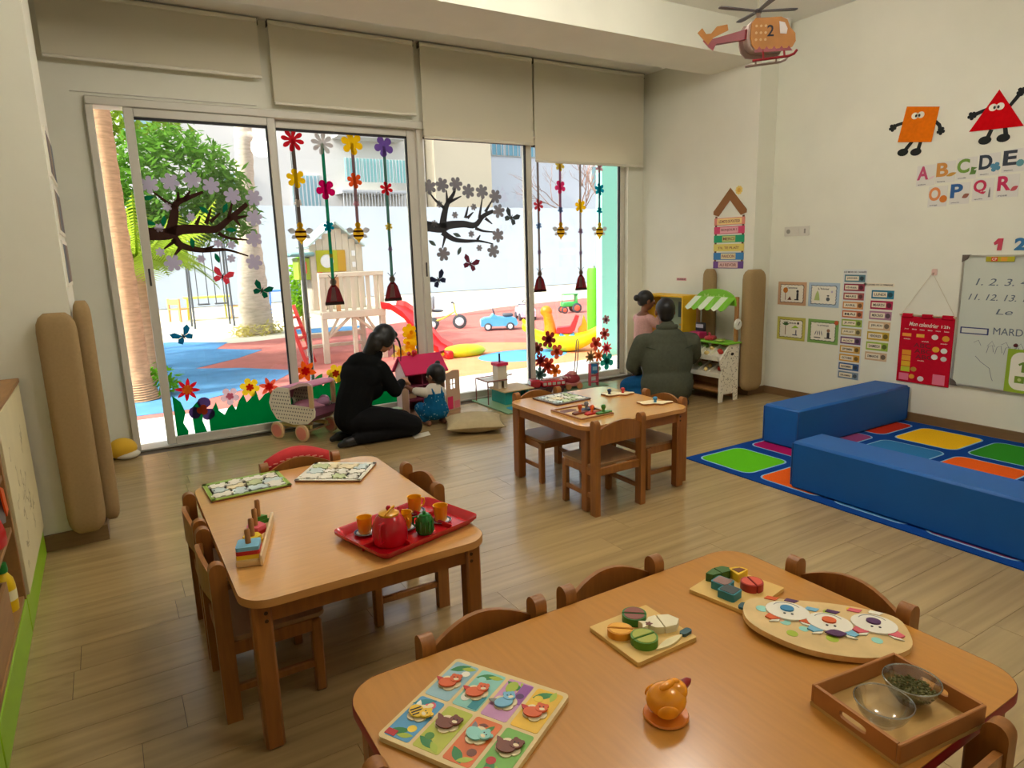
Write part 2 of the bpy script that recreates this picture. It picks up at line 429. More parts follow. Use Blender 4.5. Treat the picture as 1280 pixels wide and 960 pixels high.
# ================================================================== TABLES AND CHAIRS
topm = M('beech_laminate', (214, 158, 88), .26, spec=.6, var=.07, scale=6, stretch=(1.2, 14, 1), coat=.35)
topf = M('warm_beech_laminate', (196, 134, 54), .30, spec=.5, var=.07, scale=6, stretch=(14, 1.2, 1), coat=.2)
edgem = M('light_edge', (206, 146, 78), .45)
edger = M('red_edge', (150, 20, 28), .4)
legm = M('beech_leg', (154, 94, 36), .42, var=.16, scale=9, stretch=(8, 8, .7), coat=.1)
chairm = M('chair_beech', (156, 98, 38), .42, var=.18, scale=9, stretch=(8, 8, .8), coat=.1)
boltm = M('bolt_steel', (90, 70, 50), .3, .8)
seatm = M('seat_board', (162, 122, 78), .45, var=.12, scale=9, stretch=(1, 8, 1))
def table(x0, x1, y0, y1, tm, em, label, h=.5):
    cx, cy = (x0+x1)/2, (y0+y1)/2; w, d = x1-x0, y1-y0
    r = thing('classroom_table', label, 'table', (cx, cy, 0))
    t = MB().prism(rrect(w-.004, d-.004, .088, n=8), h-.022, h).build('tabletop', tm, r)
    e = rrect(w, d, .09, n=8); i = rrect(w-.004, d-.004, .088, n=8); n = len(e); mb = MB()
    vs = [(x, y, h-.024) for x, y in e]+[(x, y, h-.003) for x, y in e]+[(x*.9985, y*.9985, h-.0002) for x, y in e]
    mb.add(vs, [(k+j*n, (k+1) % n+j*n, (k+1) % n+n+j*n, k+n+j*n) for j in (0, 1) for k in range(n)]+[tuple(range(n))[::-1]])
    mb.build('edge_band', em, t, ang=50)
    for sx in (-1, 1):
        for sy in (-1, 1):
            l = MB().box((sx*(w/2-.055), sy*(d/2-.06), (h-.024)/2), (.056, .056, h-.024), bev=.008).build('leg', legm, r)
            for z in (.445, .42):
                MB().tube([(sx*(w/2-.055)-.01*sx, sy*(d/2-.032), z), (sx*(w/2-.055)-.01*sx, sy*(d/2-.0305), z)], .006, 10).build('bolt', boltm, l)
    for sx in (-1, 1):
        MB().box((sx*(w/2-.05), 0, h-.057), (.022, d-.176, .065)).build('apron', legm, r, smooth=False)
        MB().box((0, sx*(d/2-.055), h-.057), (w-.166, .022, .065)).build('apron', legm, r, smooth=False)
    return r
table(.22, 1.02, 1.85, 3.03, topm, edgem, 'light beech rectangular table with the red tea tray on it')
table(2.13, 2.93, 2.77, 3.60, topm, edgem, 'square beech table with the peg puzzles, standing alone by the blue benches')
table(.345, 1.62, .525, 1.352, topf, edger, 'red-edged beech table with the eight-animal puzzle and the wooden tray of glass bowls')

def make_chair():
    r = empty('child_chair')
    for s in (-1, 1):
        # rear post with rounded top, slightly raked
        sec = [(-.024, 0), (.024, 0), (.024, .50)]+[(.024*math.cos(a), .515+.026*math.sin(a)) for a in [k*PI/8 for k in range(9)]]+[(-.024, .50)]
        T = Matrix(((0, 0, 1, s*.163-.0175), (1, 0, 0, -.15), (0, 1, 0, 0), (0, 0, 0, 1)))
        MB().prism(sec, 0, .035, T=T).build('rear_post', chairm, r, ang=30)
        MB().box((s*.160, .13, .132), (.035, .035, .264), bev=.006).build('front_leg', chairm, r)
        MB().box((s*.163, -.01, .105), (.018, .255, .028), bev=.004).build('stretcher', chairm, r)
        MB().box((s*.163, -.01, .247), (.022, .255, .045), bev=.003).build('seat_rail', chairm, r)
    MB().box((0, .13, .247), (.285, .022, .045), bev=.003).build('seat_rail', chairm, r)
    MB().box((0, -.15, .247), (.291, .022, .045), bev=.003).build('seat_rail', chairm, r)
    mb = MB(); n = 10
    sp = rrect(.34, .30, .03, 0, .0); mb.prism([(x, y+.015) for x, y in sp], .270, .284); mb.build('seat', seatm, r)
    vs = []
    for i in range(n+1):
        t = i/n; x = -.148+.296*t; b = -.16-.022*math.sin(PI*t); zt = .487+.045*math.sin(PI*t)**.9; zb = .400+.012*math.sin(PI*t)
        vs += [(x, b-.007, zb), (x, b+.007, zb), (x, b+.007, zt), (x, b-.007, zt)]
    fs = [(i*4+j, i*4+(j+1) % 4, i*4+4+(j+1) % 4, i*4+4+j) for i in range(n) for j in range(4)]+[(3, 2, 1, 0), tuple(n*4+j for j in range(4))]
    MB().add(vs, fs).build('backrest', chairm, r, ang=50)
    return r
C0 = make_chair(); first = [True]
def chair(x, y, rz, label):
    o = C0 if first[0] else copy_tree(C0); first[0] = False
    o.location = (x, y, 0); o.rotation_euler = (0, 0, rz); tag(o, label, 'chair', 'beech children chairs')
H = PI/2
chair(.340, 2.26, -H, 'beech child chair beside the peg stacker, on the long side of the tea tray table')
chair(.340, 2.672, -H, 'beech child chair pulled up beside the green jigsaw on the tea tray table')
chair(.685, 2.907, PI, 'beech child chair with a red cushion hung on its backrest')
chair(.905, 2.52, H, 'beech child chair on the tea tray table side facing the square table')
chair(.727, 1.23, PI, 'beech child chair behind the eight-animal puzzle at the red-edged table')
chair(1.152, 1.23, PI, 'beech child chair behind the cut-fruit board with the white fish')
chair(1.50, .975, H, 'beech child chair behind the clown face puzzle')
chair(1.20, .635, 0, 'beech child chair in front of the wooden tray with glass bowls')
chair(.468, .885, -H, 'beech child chair at the short end of the red-edged table beside the eight-animal puzzle')
chair(2.385, 3.48, PI, 'beech child chair at the square table, on the side towards the toy garage')
chair(2.334, 2.893, 0, 'beech child chair standing out in the open in front of the square table')
chair(2.808, 3.04, H, 'beech child chair at the square table, on the side towards the blue benches')
# red cushion on the backrest
r = thing('seat_cushion', 'red cushion with a pale stitched line hung over a chair back', 'cushion', (.685, 3.117, .455))
mb = MB(); n = 12; vs = []
for i in range(n+1):
    t = i/n; x = -.15+.30*t; z = .075+.03*math.sin(PI*t); th = .012+.022*math.sin(PI*t)**.5; y = .022*math.sin(PI*t)
    for k in range(10):
        a = 2*PI*k/10; vs.append((x, y+th*math.cos(a), z-.05+(.052+.012*math.sin(PI*t))*math.sin(a)))
fs = [(i*10+j, i*10+(j+1) % 10, (i+1)*10+(j+1) % 10, (i+1)*10+j) for i in range(n) for j in range(10)]+[tuple(range(10))[::-1], tuple(n*10+j for j in range(10))]
mb.add(vs, fs).build('cushion_body', M('red_cushion', (205, 40, 44), .7, var=.08, scale=20), r, ang=80)
mb = MB()
for i in range(9):
    t = (i+.6)/10; x = -.15+.30*t; z = .06+.03*math.sin(PI*t)
    mb.box((x, .022*math.sin(PI*t)-(.0125+.022*math.sin(PI*t)**.5), z-.015), (.02, .003, .004))
build_parts(mb, 'stitch', M('pale_stitch', (236, 170, 150), .7), r)

# ================================================================== BLUE FOAM BENCHES
bluem = M('blue_vinyl', (12, 92, 170), .5, spec=.4, var=.05, scale=4, bump=.02)
def bench(x0, x1, y0, y1, h, label, z0=.006):
    r = thing('foam_bench', label, 'bench', ((x0+x1)/2, (y0+y1)/2, z0), group='blue foam benches')
    w, d = x1-x0, y1-y0
    MB().box((0, 0, h/2), (w, d, h), bev=.014).build('foam_body', bluem, r)
    for s in (-1, 1):
        for q in (-1, 1):
            MB().tube([(s*(w/2-.003), q*(d/2-.003), .02), (s*(w/2-.003), q*(d/2-.003), h-.015)], .005, 8).build('seam', M('blue_piping', (18, 78, 150), .5), r)
bench(4.045, 5.455, 2.835, 3.125, .29, 'blue foam bench butting against the wall under the months chart')
bench(3.385, 3.665, .30, 2.405, .29, 'long blue foam bench running along the outer edge of the rug')

# ================================================================== RUG
rx0, rx1, ry0, ry1 = 3.308, 5.44, .10, 3.185
rug = thing('play_rug', 'dark blue rug with rounded multicoloured squares', 'rug', (0, 0, 0))
MB().prism(rrect(rx1-rx0, ry1-ry0, .02, (rx0+rx1)/2, (ry0+ry1)/2), .0005, .006).build('rug_base', M('rug_blue', (20, 66, 140), .95, spec=.05, var=.12, scale=150, bump=.1), rug)
rc = {'g': (96, 190, 30), 'm': (168, 24, 92), 'o': (232, 96, 30), 'y': (236, 184, 28), 'r': (196, 52, 32), 'b': (52, 120, 176), 'd': (50, 140, 40), 'p': (150, 70, 120)}
rm = {k: M('rug_'+k, v, .95, spec=.05, var=.1, scale=150, bump=.1) for k, v in rc.items()}
rl = M('rug_outline', (140, 184, 214), .95, spec=.05)
colsX = [(3.37, 3.80), (3.90, 4.33), (4.40, 4.80), (4.88, 5.34)]
rowsY = [(2.70, 3.135), (2.20, 2.64), (1.70, 2.14), (1.19, 1.64), (.68, 1.12), (.18, .60)]
pat = ['gmpr', 'oybo', 'bgoy', 'myrg', 'rogb', 'ybmo']
over = {(1, 3): 'y', (2, 3): 'd', (0, 3): 'r', (1, 2): 'b', (2, 2): 'o', (2, 0): 'b', (3, 0): 'p'}
for j, (a, b) in enumerate(rowsY):
    for i, (x0, x1) in enumerate(colsX):
        k = over.get((j, i), pat[j][i])
        MB().prism(rrect(x1-x0, b-a, .07, (x0+x1)/2, (a+b)/2), .006, .0066).build('square_outline', rl, rug)
        MB().prism(rrect(x1-x0-.022, b-a-.022, .06, (x0+x1)/2, (a+b)/2), .0066, .0072).build('square', rm[k], rug)

# ================================================================== TOY SHELF
wm = M('shelf_beech', (168, 124, 74), .5, var=.12, scale=8, stretch=(6, 1, 6)); limem = M('lime_plinth', (150, 196, 24), .45)
cream = M('cream_board', (226, 214, 170), .6, var=.06, scale=5)
s = thing('toy_shelf', 'low open wooden toy shelf with lime green plinth', 'shelf', (-.40, 3.97, 0))
# local: x<0 into the unit, y<0 towards the viewer
for a, b in ((-.0, -.86), (-.872, -1.75), (-1.762, -2.6)):
    MB().box((-.19, (a+b)/2, .075), (.36, abs(b-a)-.004, .15), bev=.003).build('plinth', limem, s)
for y in (-.012, -.868, -1.756, -2.594):
    MB().box((-.195, y, .52), (.37, .022, .74), bev=.002).build('upright', wm, s)
MB().box((-.20, -1.3, .90), (.40, 2.62, .022), bev=.003).build('top_board', wm, s)
for a, b in ((-.87, -1.75), (-1.76, -2.59)):
    for z in (.16, .45, .66):
        MB().box((-.195, (a+b)/2, z), (.36, abs(b-a)-.03, .018)).build('shelf_board', wm, s, smooth=False)
MB().box((-.37, -1.3, .52), (.012, 2.58, .74)).build('back_board', wm, s, smooth=False)
p = MB().box((-.008, -.44, .52), (.016, .82, .73), bev=.002).build('side_board', cream, s)
p['label'] = 'cream board with faint pencil drawings'
mb = MB(); pm_ = M('pencil', (170, 156, 120), .8)
for k in range(26):
    y, z = random.uniform(-.75, -.15), random.uniform(.22, .7); n = random.randint(4, 7)
    pts = [(0, 0)]
    for q in range(n): pts.append((pts[-1][0]+random.uniform(-.03, .03), pts[-1][1]+random.uniform(-.03, .03)))
    T = Matrix(((0, 0, 1, .0002), (1, 0, 0, y), (0, 1, 0, z), (0, 0, 0, 1)))
    for q in range(n): mb.prism(stroke([pts[q], pts[q+1]], .002, .002), 0, .0004, T=T)
stuff(mb.build('pencil_drawing', pm_, p))
# things on the shelf
r = thing('storage_box', 'plywood storage box on the bottom shelf', 'box', (-.55, 2.55, .169))
for yy in (-.26, .26): MB().box((0, yy, .09), (.26, .012, .18)).build('side', wm, r, smooth=False)
for xx in (-.124, .124): MB().box((xx, 0, .09), (.012, .508, .18)).build('side', wm, r, smooth=False)
MB().box((0, 0, .006), (.236, .508, .012)).build('bottom', wm, r, smooth=False)
r = thing('toy_bottle', 'yellow bottle with a green cap at the foot of the shelf', 'bottle', (-.455, 2.98, .169))
MB().lathe([(0, 0), (.034, 0), (.036, .02), (.036, .10), (.032, .125), (.018, .15), (.016, .155), (0, .155)], 18).build('bottle_body', M('bottle_yellow', (236, 196, 20), .35), r)
MB().lathe([(0, .155), (.020, .155), (.022, .165), (.020, .19), (0, .195)], 14).build('cap', M('bottle_green', (40, 130, 50), .4), r)
MB().lathe([(.0365, .045), (.0365, .085)], 18).build('paper_label', M('bottle_label', (246, 236, 190), .5), r)
r = thing('toy_bag', 'red, silver and orange crinkled bag hanging out of the shelf', 'bag', (-.46, 2.86, .47))
mb = MB(); n = 9; vs = []
for i in range(n+1):
    t = i/n; z = .22*t
    for k in range(12):
        a = 2*PI*k/12; q = 1+.10*math.sin(3*a+5*t)+.06*math.sin(7*a+9*t)
        vs.append((.055*q*math.cos(a)*(1-.35*t), .085*q*math.sin(a)*(1-.25*t), z))
fs = [(i*12+j, i*12+(j+1) % 12, (i+1)*12+(j+1) % 12, (i+1)*12+j) for i in range(n) for j in range(12)]+[tuple(range(12))[::-1], tuple(n*12+j for j in range(12))]
mb.add(vs, fs).build('bag_body', M('bag_red', (196, 24, 28), .3), r)
mb = MB(); mb.add([(.03, .075, .05), (.05, .10, .05), (.055, .12, .17), (.03, .085, .2), (.01, .09, .06), (.02, .115, .16)], [(0, 1, 2, 3), (4, 0, 3, 5), (1, 4, 5, 2)]).build('silver_side', M('bag_silver', (176, 180, 184), .25, .6), r)
mb = MB(); mb.prism([(0, 0), (.07, -.03), (.1, -.12), (.05, -.13), (.02, -.06)], 0, .006, T=Matrix(((0, 0, 1, .05), (1, 0, 0, .06), (0, 1, 0, .2), (0, 0, 0, 1)))).build('strap', M('bag_orange', (236, 92, 16), .4), r)
r = thing('toy_crate', 'dark brown toy crate on the middle shelf', 'crate', (-.62, 2.50, .469))
MB().box((0, 0, .06), (.22, .4, .12), bev=.008).build('crate_body', M('crate_brown', (84, 52, 28), .6), r)
MB().box((.112, 0, .07), (.004, .12, .03), bev=.001).build('handle_slot', M('slot_dark', (20, 14, 8), .8), r)
r = thing('yellow_toy_sack', 'yellow and white cloth sack on the floor in the niche corner beside the open door', 'bag', (-.02, 5.66, 0))
mb = MB(); mb.sph((0, 0, .075), (.10, .09, .08)); mb.build('sack_body', M('sack_yellow', (226, 178, 40), .8), r)
MB().sph((.03, -.02, .03), (.085, .075, .035)).build('white_band', M('sack_white', (222, 216, 196), .8), r)
# ================================================================== THINGS ON THE TABLES
TT = .5005
ply = M('plywood', (222, 184, 122), .5, var=.08, scale=10, stretch=(1, 8, 1)); dark = M('dark_recess', (24, 20, 18), .8)
def P(name, c=(200, 200, 200), rough=.45): return M('paint_'+name, c, rough)
red, yel, grn, blu, org = P('red', (196, 32, 30)), P('yellow', (240, 196, 40)), P('green', (74, 140, 46)), P('blue', (60, 140, 186)), P('orange', (226, 96, 32))
wht, blk, pnk, teal, prp = P('white', (238, 232, 214)), P('black', (24, 22, 24)), P('pink', (222, 128, 168)), P('teal', (36, 140, 150)), P('purple', (84, 36, 92))
brn, lim, aqua, skyb, cre = P('brown', (120, 56, 28)), P('lime', (170, 190, 50)), P('aqua', (150, 214, 200)), P('sky', (120, 184, 214)), P('cream', (240, 222, 176))
lil = P('lilac', (190, 140, 196)); sun_ = P('sunny', (236, 200, 40)); rose = P('rose', (226, 96, 110)); dgr = P('leafgreen', (40, 130, 60)); gry = P('grey', (130, 128, 126)); navy = P('navy', (28, 44, 84))
def jigsaw(x, y, rz, w, d, label, border, nx=4, ny=3, seed=1):
    rnd = random.Random(seed)
    r = thing('jigsaw_puzzle', label, 'puzzle', (x, y, TT), rz)
    MB().prism(rrect(w, d, .006), 0, .006, top=dark, side=brn).build('tray_board', brn, r)
    mb = MB(); b = .016
    for q in (rect(-w/2, -d/2, w/2, -d/2+b), rect(-w/2, d/2-b*1.6, w/2, d/2), rect(-w/2, -d/2, -w/2+b, d/2), rect(w/2-b, -d/2, w/2, d/2)): mb.prism(q, .006, .010)
    build_parts(mb, 'tray_rim', border, r, smooth=False)
    W_, D_ = w-2*b, d-2.6*b
    G = [[(-w/2+b+W_*i/nx+(rnd.uniform(-.016, .016) if 0 < i < nx else 0), -d/2+b+D_*j/ny+(rnd.uniform(-.014, .014) if 0 < j < ny else 0)) for j in range(ny+1)] for i in range(nx+1)]
    cols = [wht, wht, wht, wht, cre, M('paint_palegreen', (196, 206, 150), .45), M('paint_paleblue', (206, 220, 216), .45)]
    for i in range(nx):
        for j in range(ny):
            q = [G[i][j], G[i+1][j], G[i+1][j+1], G[i][j+1]]; cx = sum(p[0] for p in q)/4; cy = sum(p[1] for p in q)/4
            out = []
            for k in range(4):
                p0, p1 = Vector(q[k]), Vector(q[(k+1) % 4]); m_ = (p0+p1)/2; nn = Vector((p1.y-p0.y, p0.x-p1.x)).normalized()
                sg = 1 if ((i+j+k) % 2) else -1; t = .011*sg
                out += [p0.lerp(p1, .04), p0.lerp(p1, .36), m_-(p1-p0)*.16+nn*t, m_+(p1-p0)*.16+nn*t, p0.lerp(p1, .64)]
            f = rnd.choice((.94, .90, .85, .80)); dx, dy = rnd.uniform(-.002, .002), rnd.uniform(-.003, .003)
            MB().prism([(cx+(p.x-cx)*f+dx, cy+(p.y-cy)*f+dy) for p in out], .006, .012+rnd.uniform(0, .002)).build('puzzle_piece', rnd.choice(cols), r, smooth=False)
    return r
jigsaw(.418, 2.895, .03, .315, .235, 'jigsaw tray with a green rim lying on the tea tray table', M('paint_grassrim', (150, 180, 70), .5), seed=3)
jigsaw(.79, 2.842, -.63, .29, .245, 'white jigsaw tray set askew at the table corner', wht, seed=5)
jigsaw(2.44, 3.43, .06, .275, .26, 'dark-rimmed jigsaw tray on the square table', gry, seed=8)

# ---- peg stacker
r = thing('peg_stacker', 'wooden stacking toy with four pegs and coloured shapes', 'toy', (.335, 2.27, TT), -.30)
MB().box((0, 0, .011), (.072, .36, .022), bev=.003).build('base_board', ply, r)
MB().box((.04, .0, .019), (.010, .37, .038), bev=.003).build('side_rail', M('rail_birch', (226, 196, 150), .5), r)
stk = [(-.135, [(rrect(.072, .072, .006), yel), (rrect(.07, .07, .006), red), (rrect(.07, .07, .008), skyb)]),
       (-.045, [(circ(.034, 6), yel), (circ(.03, 6), sun_)]), (.045, [(circ(.036, 5), red), (circ(.034, 5), rose)]), (.13, [(circ(.036, 3), grn), (circ(.03, 3), grn)])]
for yy, ps in stk:
    MB().tube([(0, yy, .02), (0, yy, .105), (0, yy, .11)], [.009, .009, .005], 12).build('peg', P('pegwood', (168, 112, 56)), r)
    z = .022
    for q, (poly, m_) in enumerate(ps):
        MB().prism(shift(poly, 0, yy), z, z+.013).build('stacking_shape', m_, r, smooth=False); z += .0135

# ---- tea set on a red tray
trm = M('red_plastic', (196, 14, 30), .22, coat=.3)
t = thing('tea_tray', 'red plastic tray with divided compartments', 'tray', (.805, 2.07, TT), .27)
mb = MB(); w, d = .42, .30
mb.prism(rrect(w-.05, d-.05, .03), 0, .006); mb.build('tray_floor', trm, t)
mb = MB(); o = rrect(w, d, .03, n=6); i_ = rrect(w-.05, d-.05, .025, n=6); oo = rrect(w-.012, d-.012, .028, n=6); n = len(o)
vs = [(x, y, .002) for x, y in i_]+[(x, y, .026) for x, y in oo]+[(x, y, .030) for x, y in o]+[(x, y, .022) for x, y in o]+[(x, y, .0) for x, y in rrect(w-.04, d-.04, .026, n=6)]
mb.add(vs, [(k+j*n, k+n+j*n, (k+1) % n+n+j*n, (k+1) % n+j*n) for j in range(4) for k in range(n)]).build('tray_rim', trm, t, ang=60)
for a, b, c_, d_ in ((-.08, .0, .006, .24), (.10, .0, .006, .24), (-.14, -.02, .12, .006), (.15, .03, .10, .006)):
    MB().box((a, b, .012), (c_, d_, .022), bev=.002).build('divider', trm, t)
def teacup(x, y, lab, z=.008):
    s_ = thing('saucer', 'white and navy toy saucer '+lab, 'saucer', (x, y, TT+z), group='toy saucers')
    MB().lathe([(0, 0), (.022, 0), (.037, .005), (.038, .0065), (.022, .002), (0, .002)], 22).build('plate_body', M('saucer_white', (226, 228, 230), .25), s_)
    MB().lathe([(.030, .0045), (.036, .0068), (.0365, .0072), (.030, .005)], 22).build('navy_ring', navy, s_)
    c_ = thing('toy_cup', 'yellow plastic toy cup '+lab, 'cup', (x, y, TT+z+.0028), group='yellow toy cups')
    MB().lathe([(0, 0), (.018, 0), (.022, .006), (.026, .055), (.0275, .058), (.0245, .057), (.021, .008), (0, .006)], 22).build('cup_body', M('cup_yellow', (240, 168, 10), .25, coat=.2), c_)
    T = TR(x=0)
    MB().tube([(.024*math.cos(a)*0+.0245, 0, .046), (.040, 0, .042), (.042, 0, .028), (.036, 0, .016), (.023, 0, .012)], .0035, 8).build('handle', M('cup_yellow'), c_)
    c_.rotation_euler[2] = random.uniform(0, 6)
teacup(.668, 2.115, 'at the tray corner beside the teapot')
teacup(.80, 2.075, 'between teapot and green jug')
teacup(.888, 2.195, 'at the back rim of the tray')
teacup(.93, 2.06, 'beside the green jug near the tray end')
r = thing('toy_teapot', 'red toy teapot with yellow lid knob', 'teapot', (.716, 2.0, TT+.0075), .8)
MB().lathe([(0, 0), (.052, 0), (.058, .008), (.059, .04), (.054, .07), (.042, .092), (.036, .098), (0, .098)], 28).build('pot_body', trm, r)
lid = MB().lathe([(0, .098), (.034, .098), (.034, .104), (.02, .110), (0, .112)], 24).build('lid', M('lid_amber', (226, 160, 30), .25), r)
MB().lathe([(0, .112), (.006, .112), (.0085, .12), (.006, .127), (0, .128)], 14).build('knob', trm, lid)
MB().tube([(.055, 0, .03), (.075, 0, .05), (.082, 0, .075), (.09, 0, .085)], [.013, .011, .008, .008], 12).build('spout', trm, r)
MB().tube([(-.05, 0, .085), (-.078, 0, .09), (-.088, 0, .06), (-.078, 0, .03), (-.055, 0, .025)], .006, 10).build('handle', trm, r)
MB().tube([(-.034*math.cos(a), -.034*math.sin(a)*.4, .104+.02*math.sin(a)) for a in [k*PI/10 for k in range(11)]], .003, 8).build('lid_ring', M('lid_amber'), r)
r = thing('toy_jug', 'small translucent green toy jug with lid', 'jug', (.842, 2.0, TT+.008), 2.2)
gm = M('green_plastic', (10, 120, 30), .12, coat=.4)
MB().lathe([(0, 0), (.026, 0), (.029, .006), (.029, .05), (.023, .062), (0, .062)], 24).build('jug_body', gm, r)
MB().lathe([(0, .062), (.02, .062), (.018, .068), (.006, .07), (.006, .078), (0, .08)], 18).build('lid', gm, r)
MB().tube([(.028, 0, .055), (.045, 0, .05), (.046, 0, .025), (.028, 0, .015)], .004, 8).build('handle', gm, r)
for k in range(12):
    a = 2*PI*k/12; MB().tube([(.029*math.cos(a), .029*math.sin(a), .008), (.029*math.cos(a), .029*math.sin(a), .05)], .003, 6).build('rib', gm, r)

# ---- square table: peg puzzles
def knob(mb, x, y, z, m, h=.035, r_=.011):
    mb.lathe([(0, 0), (r_*.75, 0), (r_*.55, h*.3), (r_, h*.55), (r_*1.05, h*.8), (r_*.6, h), (0, h)], 12, m, c=(x, y, z))
r = thing('vehicle_puzzle', 'wooden peg puzzle tray with little people pegs', 'puzzle', (2.315, 3.05, TT), .02)
MB().prism(rect(-.12, -.145, .12, .145), 0, .006, top=ply).build('tray_board', ply, r, smooth=False)
mb = MB()
for q in (rect(-.12, -.145, .12, -.132), rect(-.12, .132, .12, .145), rect(-.12, -.132, -.107, .132), rect(.107, -.132, .12, .132)): mb.prism(q, .006, .014)
build_parts(mb, 'tray_rim', legm, r, smooth=False)
MB().prism([(-.09, .05), (.0, .05), (.02, .08), (.0, .11), (-.07, .115), (-.095, .09)], .0062, .0068).build('car_recess', brn, r)
for (x, y, m_, pm2, nm) in ((-.03, -.02, brn, org, 0), (.02, -.07, red, org, 1), (.05, .02, navy, gry, 2), (.08, -.1, grn, grn, 3)):
    pc = MB().prism(shift([(-.05, -.02), (.05, -.02), (.056, 0), (.03, .022), (-.02, .026), (-.05, .01)], x, y), .007, .018).build('vehicle_piece', m_, r)
    mb = MB(); knob(mb, x, y, .018, None, .042, .013); mb.build('peg_figure', pm2, pc)
for nm, lb, x, y, rz, c1, ks in (('splat_puzzle', 'wavy wooden puzzle piece with a navy and a red peg', 2.80, 3.31, -.4, cre, ((-.05, 0, navy), (.045, .012, red))),
                              ('splat_puzzle', 'wavy wooden puzzle piece with a single blue peg', 2.81, 2.975, -.55, cre, ((.01, .0, blu),))):
    r = thing(nm, lb, 'puzzle', (x, y, TT), rz)
    pl = [(.105*(1+.18*math.sin(3*a+1))*math.cos(a), .048*(1+.25*math.sin(5*a))*math.sin(a)) for a in [2*PI*k/40 for k in range(40)]]
    MB().prism(pl, 0, .010, top=c1, side=legm).build('wavy_board', c1, r)
    for (a, b, m_) in ks:
        mb = MB(); knob(mb, a, b, .010, None, .034, .014); mb.build('peg', m_, r)

# ---- eight-animal inset puzzle
u = Vector((.142, -.253)).normalized()
r = thing('animal_puzzle', 'square wooden inset puzzle with eight animal panels', 'puzzle', (.551, 1.092, TT), math.atan2(u.y, u.x))
MB().prism(rrect(.292, .288, .012), 0, .011).build('puzzle_board', M('puzzle_birch', (226, 200, 140), .45), r)
pw, ph = .062, .128
A_blue = M('paint_skypanel', (84, 160, 204), .45)
panels = [((150, 190, 200), org, 'squirrel'), ((140, 204, 190), org, 'fox'), ((206, 146, 190), skyb, 'elephant'), ((240, 190, 40), org, 'fish'),
          ((84, 160, 204), yel, 'bee'), ((190, 196, 60), brn, 'monkey'), ((226, 110, 40), aqua, 'mouse'), ((120, 180, 70), brn, 'dog')]
rnd = random.Random(4)
for k, (c, am, nm) in enumerate(panels):
    i, j = k % 4, k//4; cx = -.1065+.071*i; cy = .068-.137*j
    pn = MB().prism(rrect(pw, ph, .006, cx, cy), .011, .0116).build('picture_panel', M('panel_%d' % k, c, .45, var=.1, scale=20), r)
    mb = MB()   # printed scenery
    sc_ = [(dgr, leaf(.05, .02, rnd.uniform(0, 3), cx-.008, cy+(.045 if j == 0 else -.045))), (lim, leaf(.035, .014, rnd.uniform(0, 3), cx+.012, cy+(.05 if j == 0 else -.05))),
           ([wht, aqua, sun_, sun_, sun_, grn, brn, red][k], circ(.010, 12, cx+.014*(-1)**k, cy+(.032 if j == 0 else -.028)))]
    if k == 1: sc_ += [(teal, rect(cx+.006, cy-.06, cx+.028, cy-.015)), (wht, circ(.012, 14, cx-.014, cy-.028, .018)), (navy, circ(.006, 10, cx-.014, cy-.028))]
    if k == 2: sc_ += [(M('paint_plum', (150, 80, 160), .45), rect(cx+.006, cy-.005, cx+.03, cy+.06)), (prp, circ(.009, 12, cx+.018, cy+.02)), (lim, circ(.013, 10, cx-.012, cy+.04, .02))]
    if k == 4: sc_ += [(rose, circ(.012, 12, cx+.006, cy+.045)), (cre, circ(.007, 10, cx+.006, cy+.045)), (teal, leaf(.05, .016, .6, cx-.012, cy+.05)), (red, rect(cx-.03, cy-.062, cx-.006, cy-.046))]
    if k == 7: sc_ += [(red, circ(.012, 12, cx-.006, cy-.052, .008)), (wht, leaf(.03, .014, .4, cx+.016, cy-.05))]
    if k == 6: sc_ += [(grn, leaf(.03, .012, 1.2, cx+.012, cy+.04)), (brn, leaf(.02, .01, .2, cx-.004, cy+.046))]
    for q, (m_, pl) in enumerate(sc_): mb.prism(pl, .0116, .0118+.0001*q, m_)
    build_parts(mb, 'printed_shape', wht, pn, smooth=False)
    # loose animal piece, proud of the board
    ay = cy+(-.012 if j == 0 else .014); T = TR(cx, ay, .0116, rnd.uniform(-.5, .5)+(.5 if j == 0 else -.3))
    a = MB(); a.prism(flower(5, .026, .8, .4), 0, .0025, cre, T)
    a.prism(circ(.020, 16, -.004, -.004, .015), .0045, .0075, am, T); a.prism(circ(.013, 16, .012, .010), .0045, .0085, am, T)
    a.prism(circ(.005, 10, .006, .022), .0045, .007, am, T); a.prism(circ(.005, 10, .021, .019), .0045, .007, am, T)
    a.prism(leaf(.03, .012, 2.5, -.02, .006), .0045, .007, [red, red, gry, red, wht, brn, gry, brn][k], T)
    for ex in (.008, .016): a.prism(circ(.0016, 8, ex, .012), .0085, .0089, blk, T)
    a.prism(circ(.006, 12, .014, .005, .004), .0085, .0088, cre, T)
    if k == 4:
        for q in (-.012, -.004, .004): a.prism(rect(q, -.016, q+.0035, .008), .0075, .0080, blk, T)
    a.build('animal_piece', am, pn)

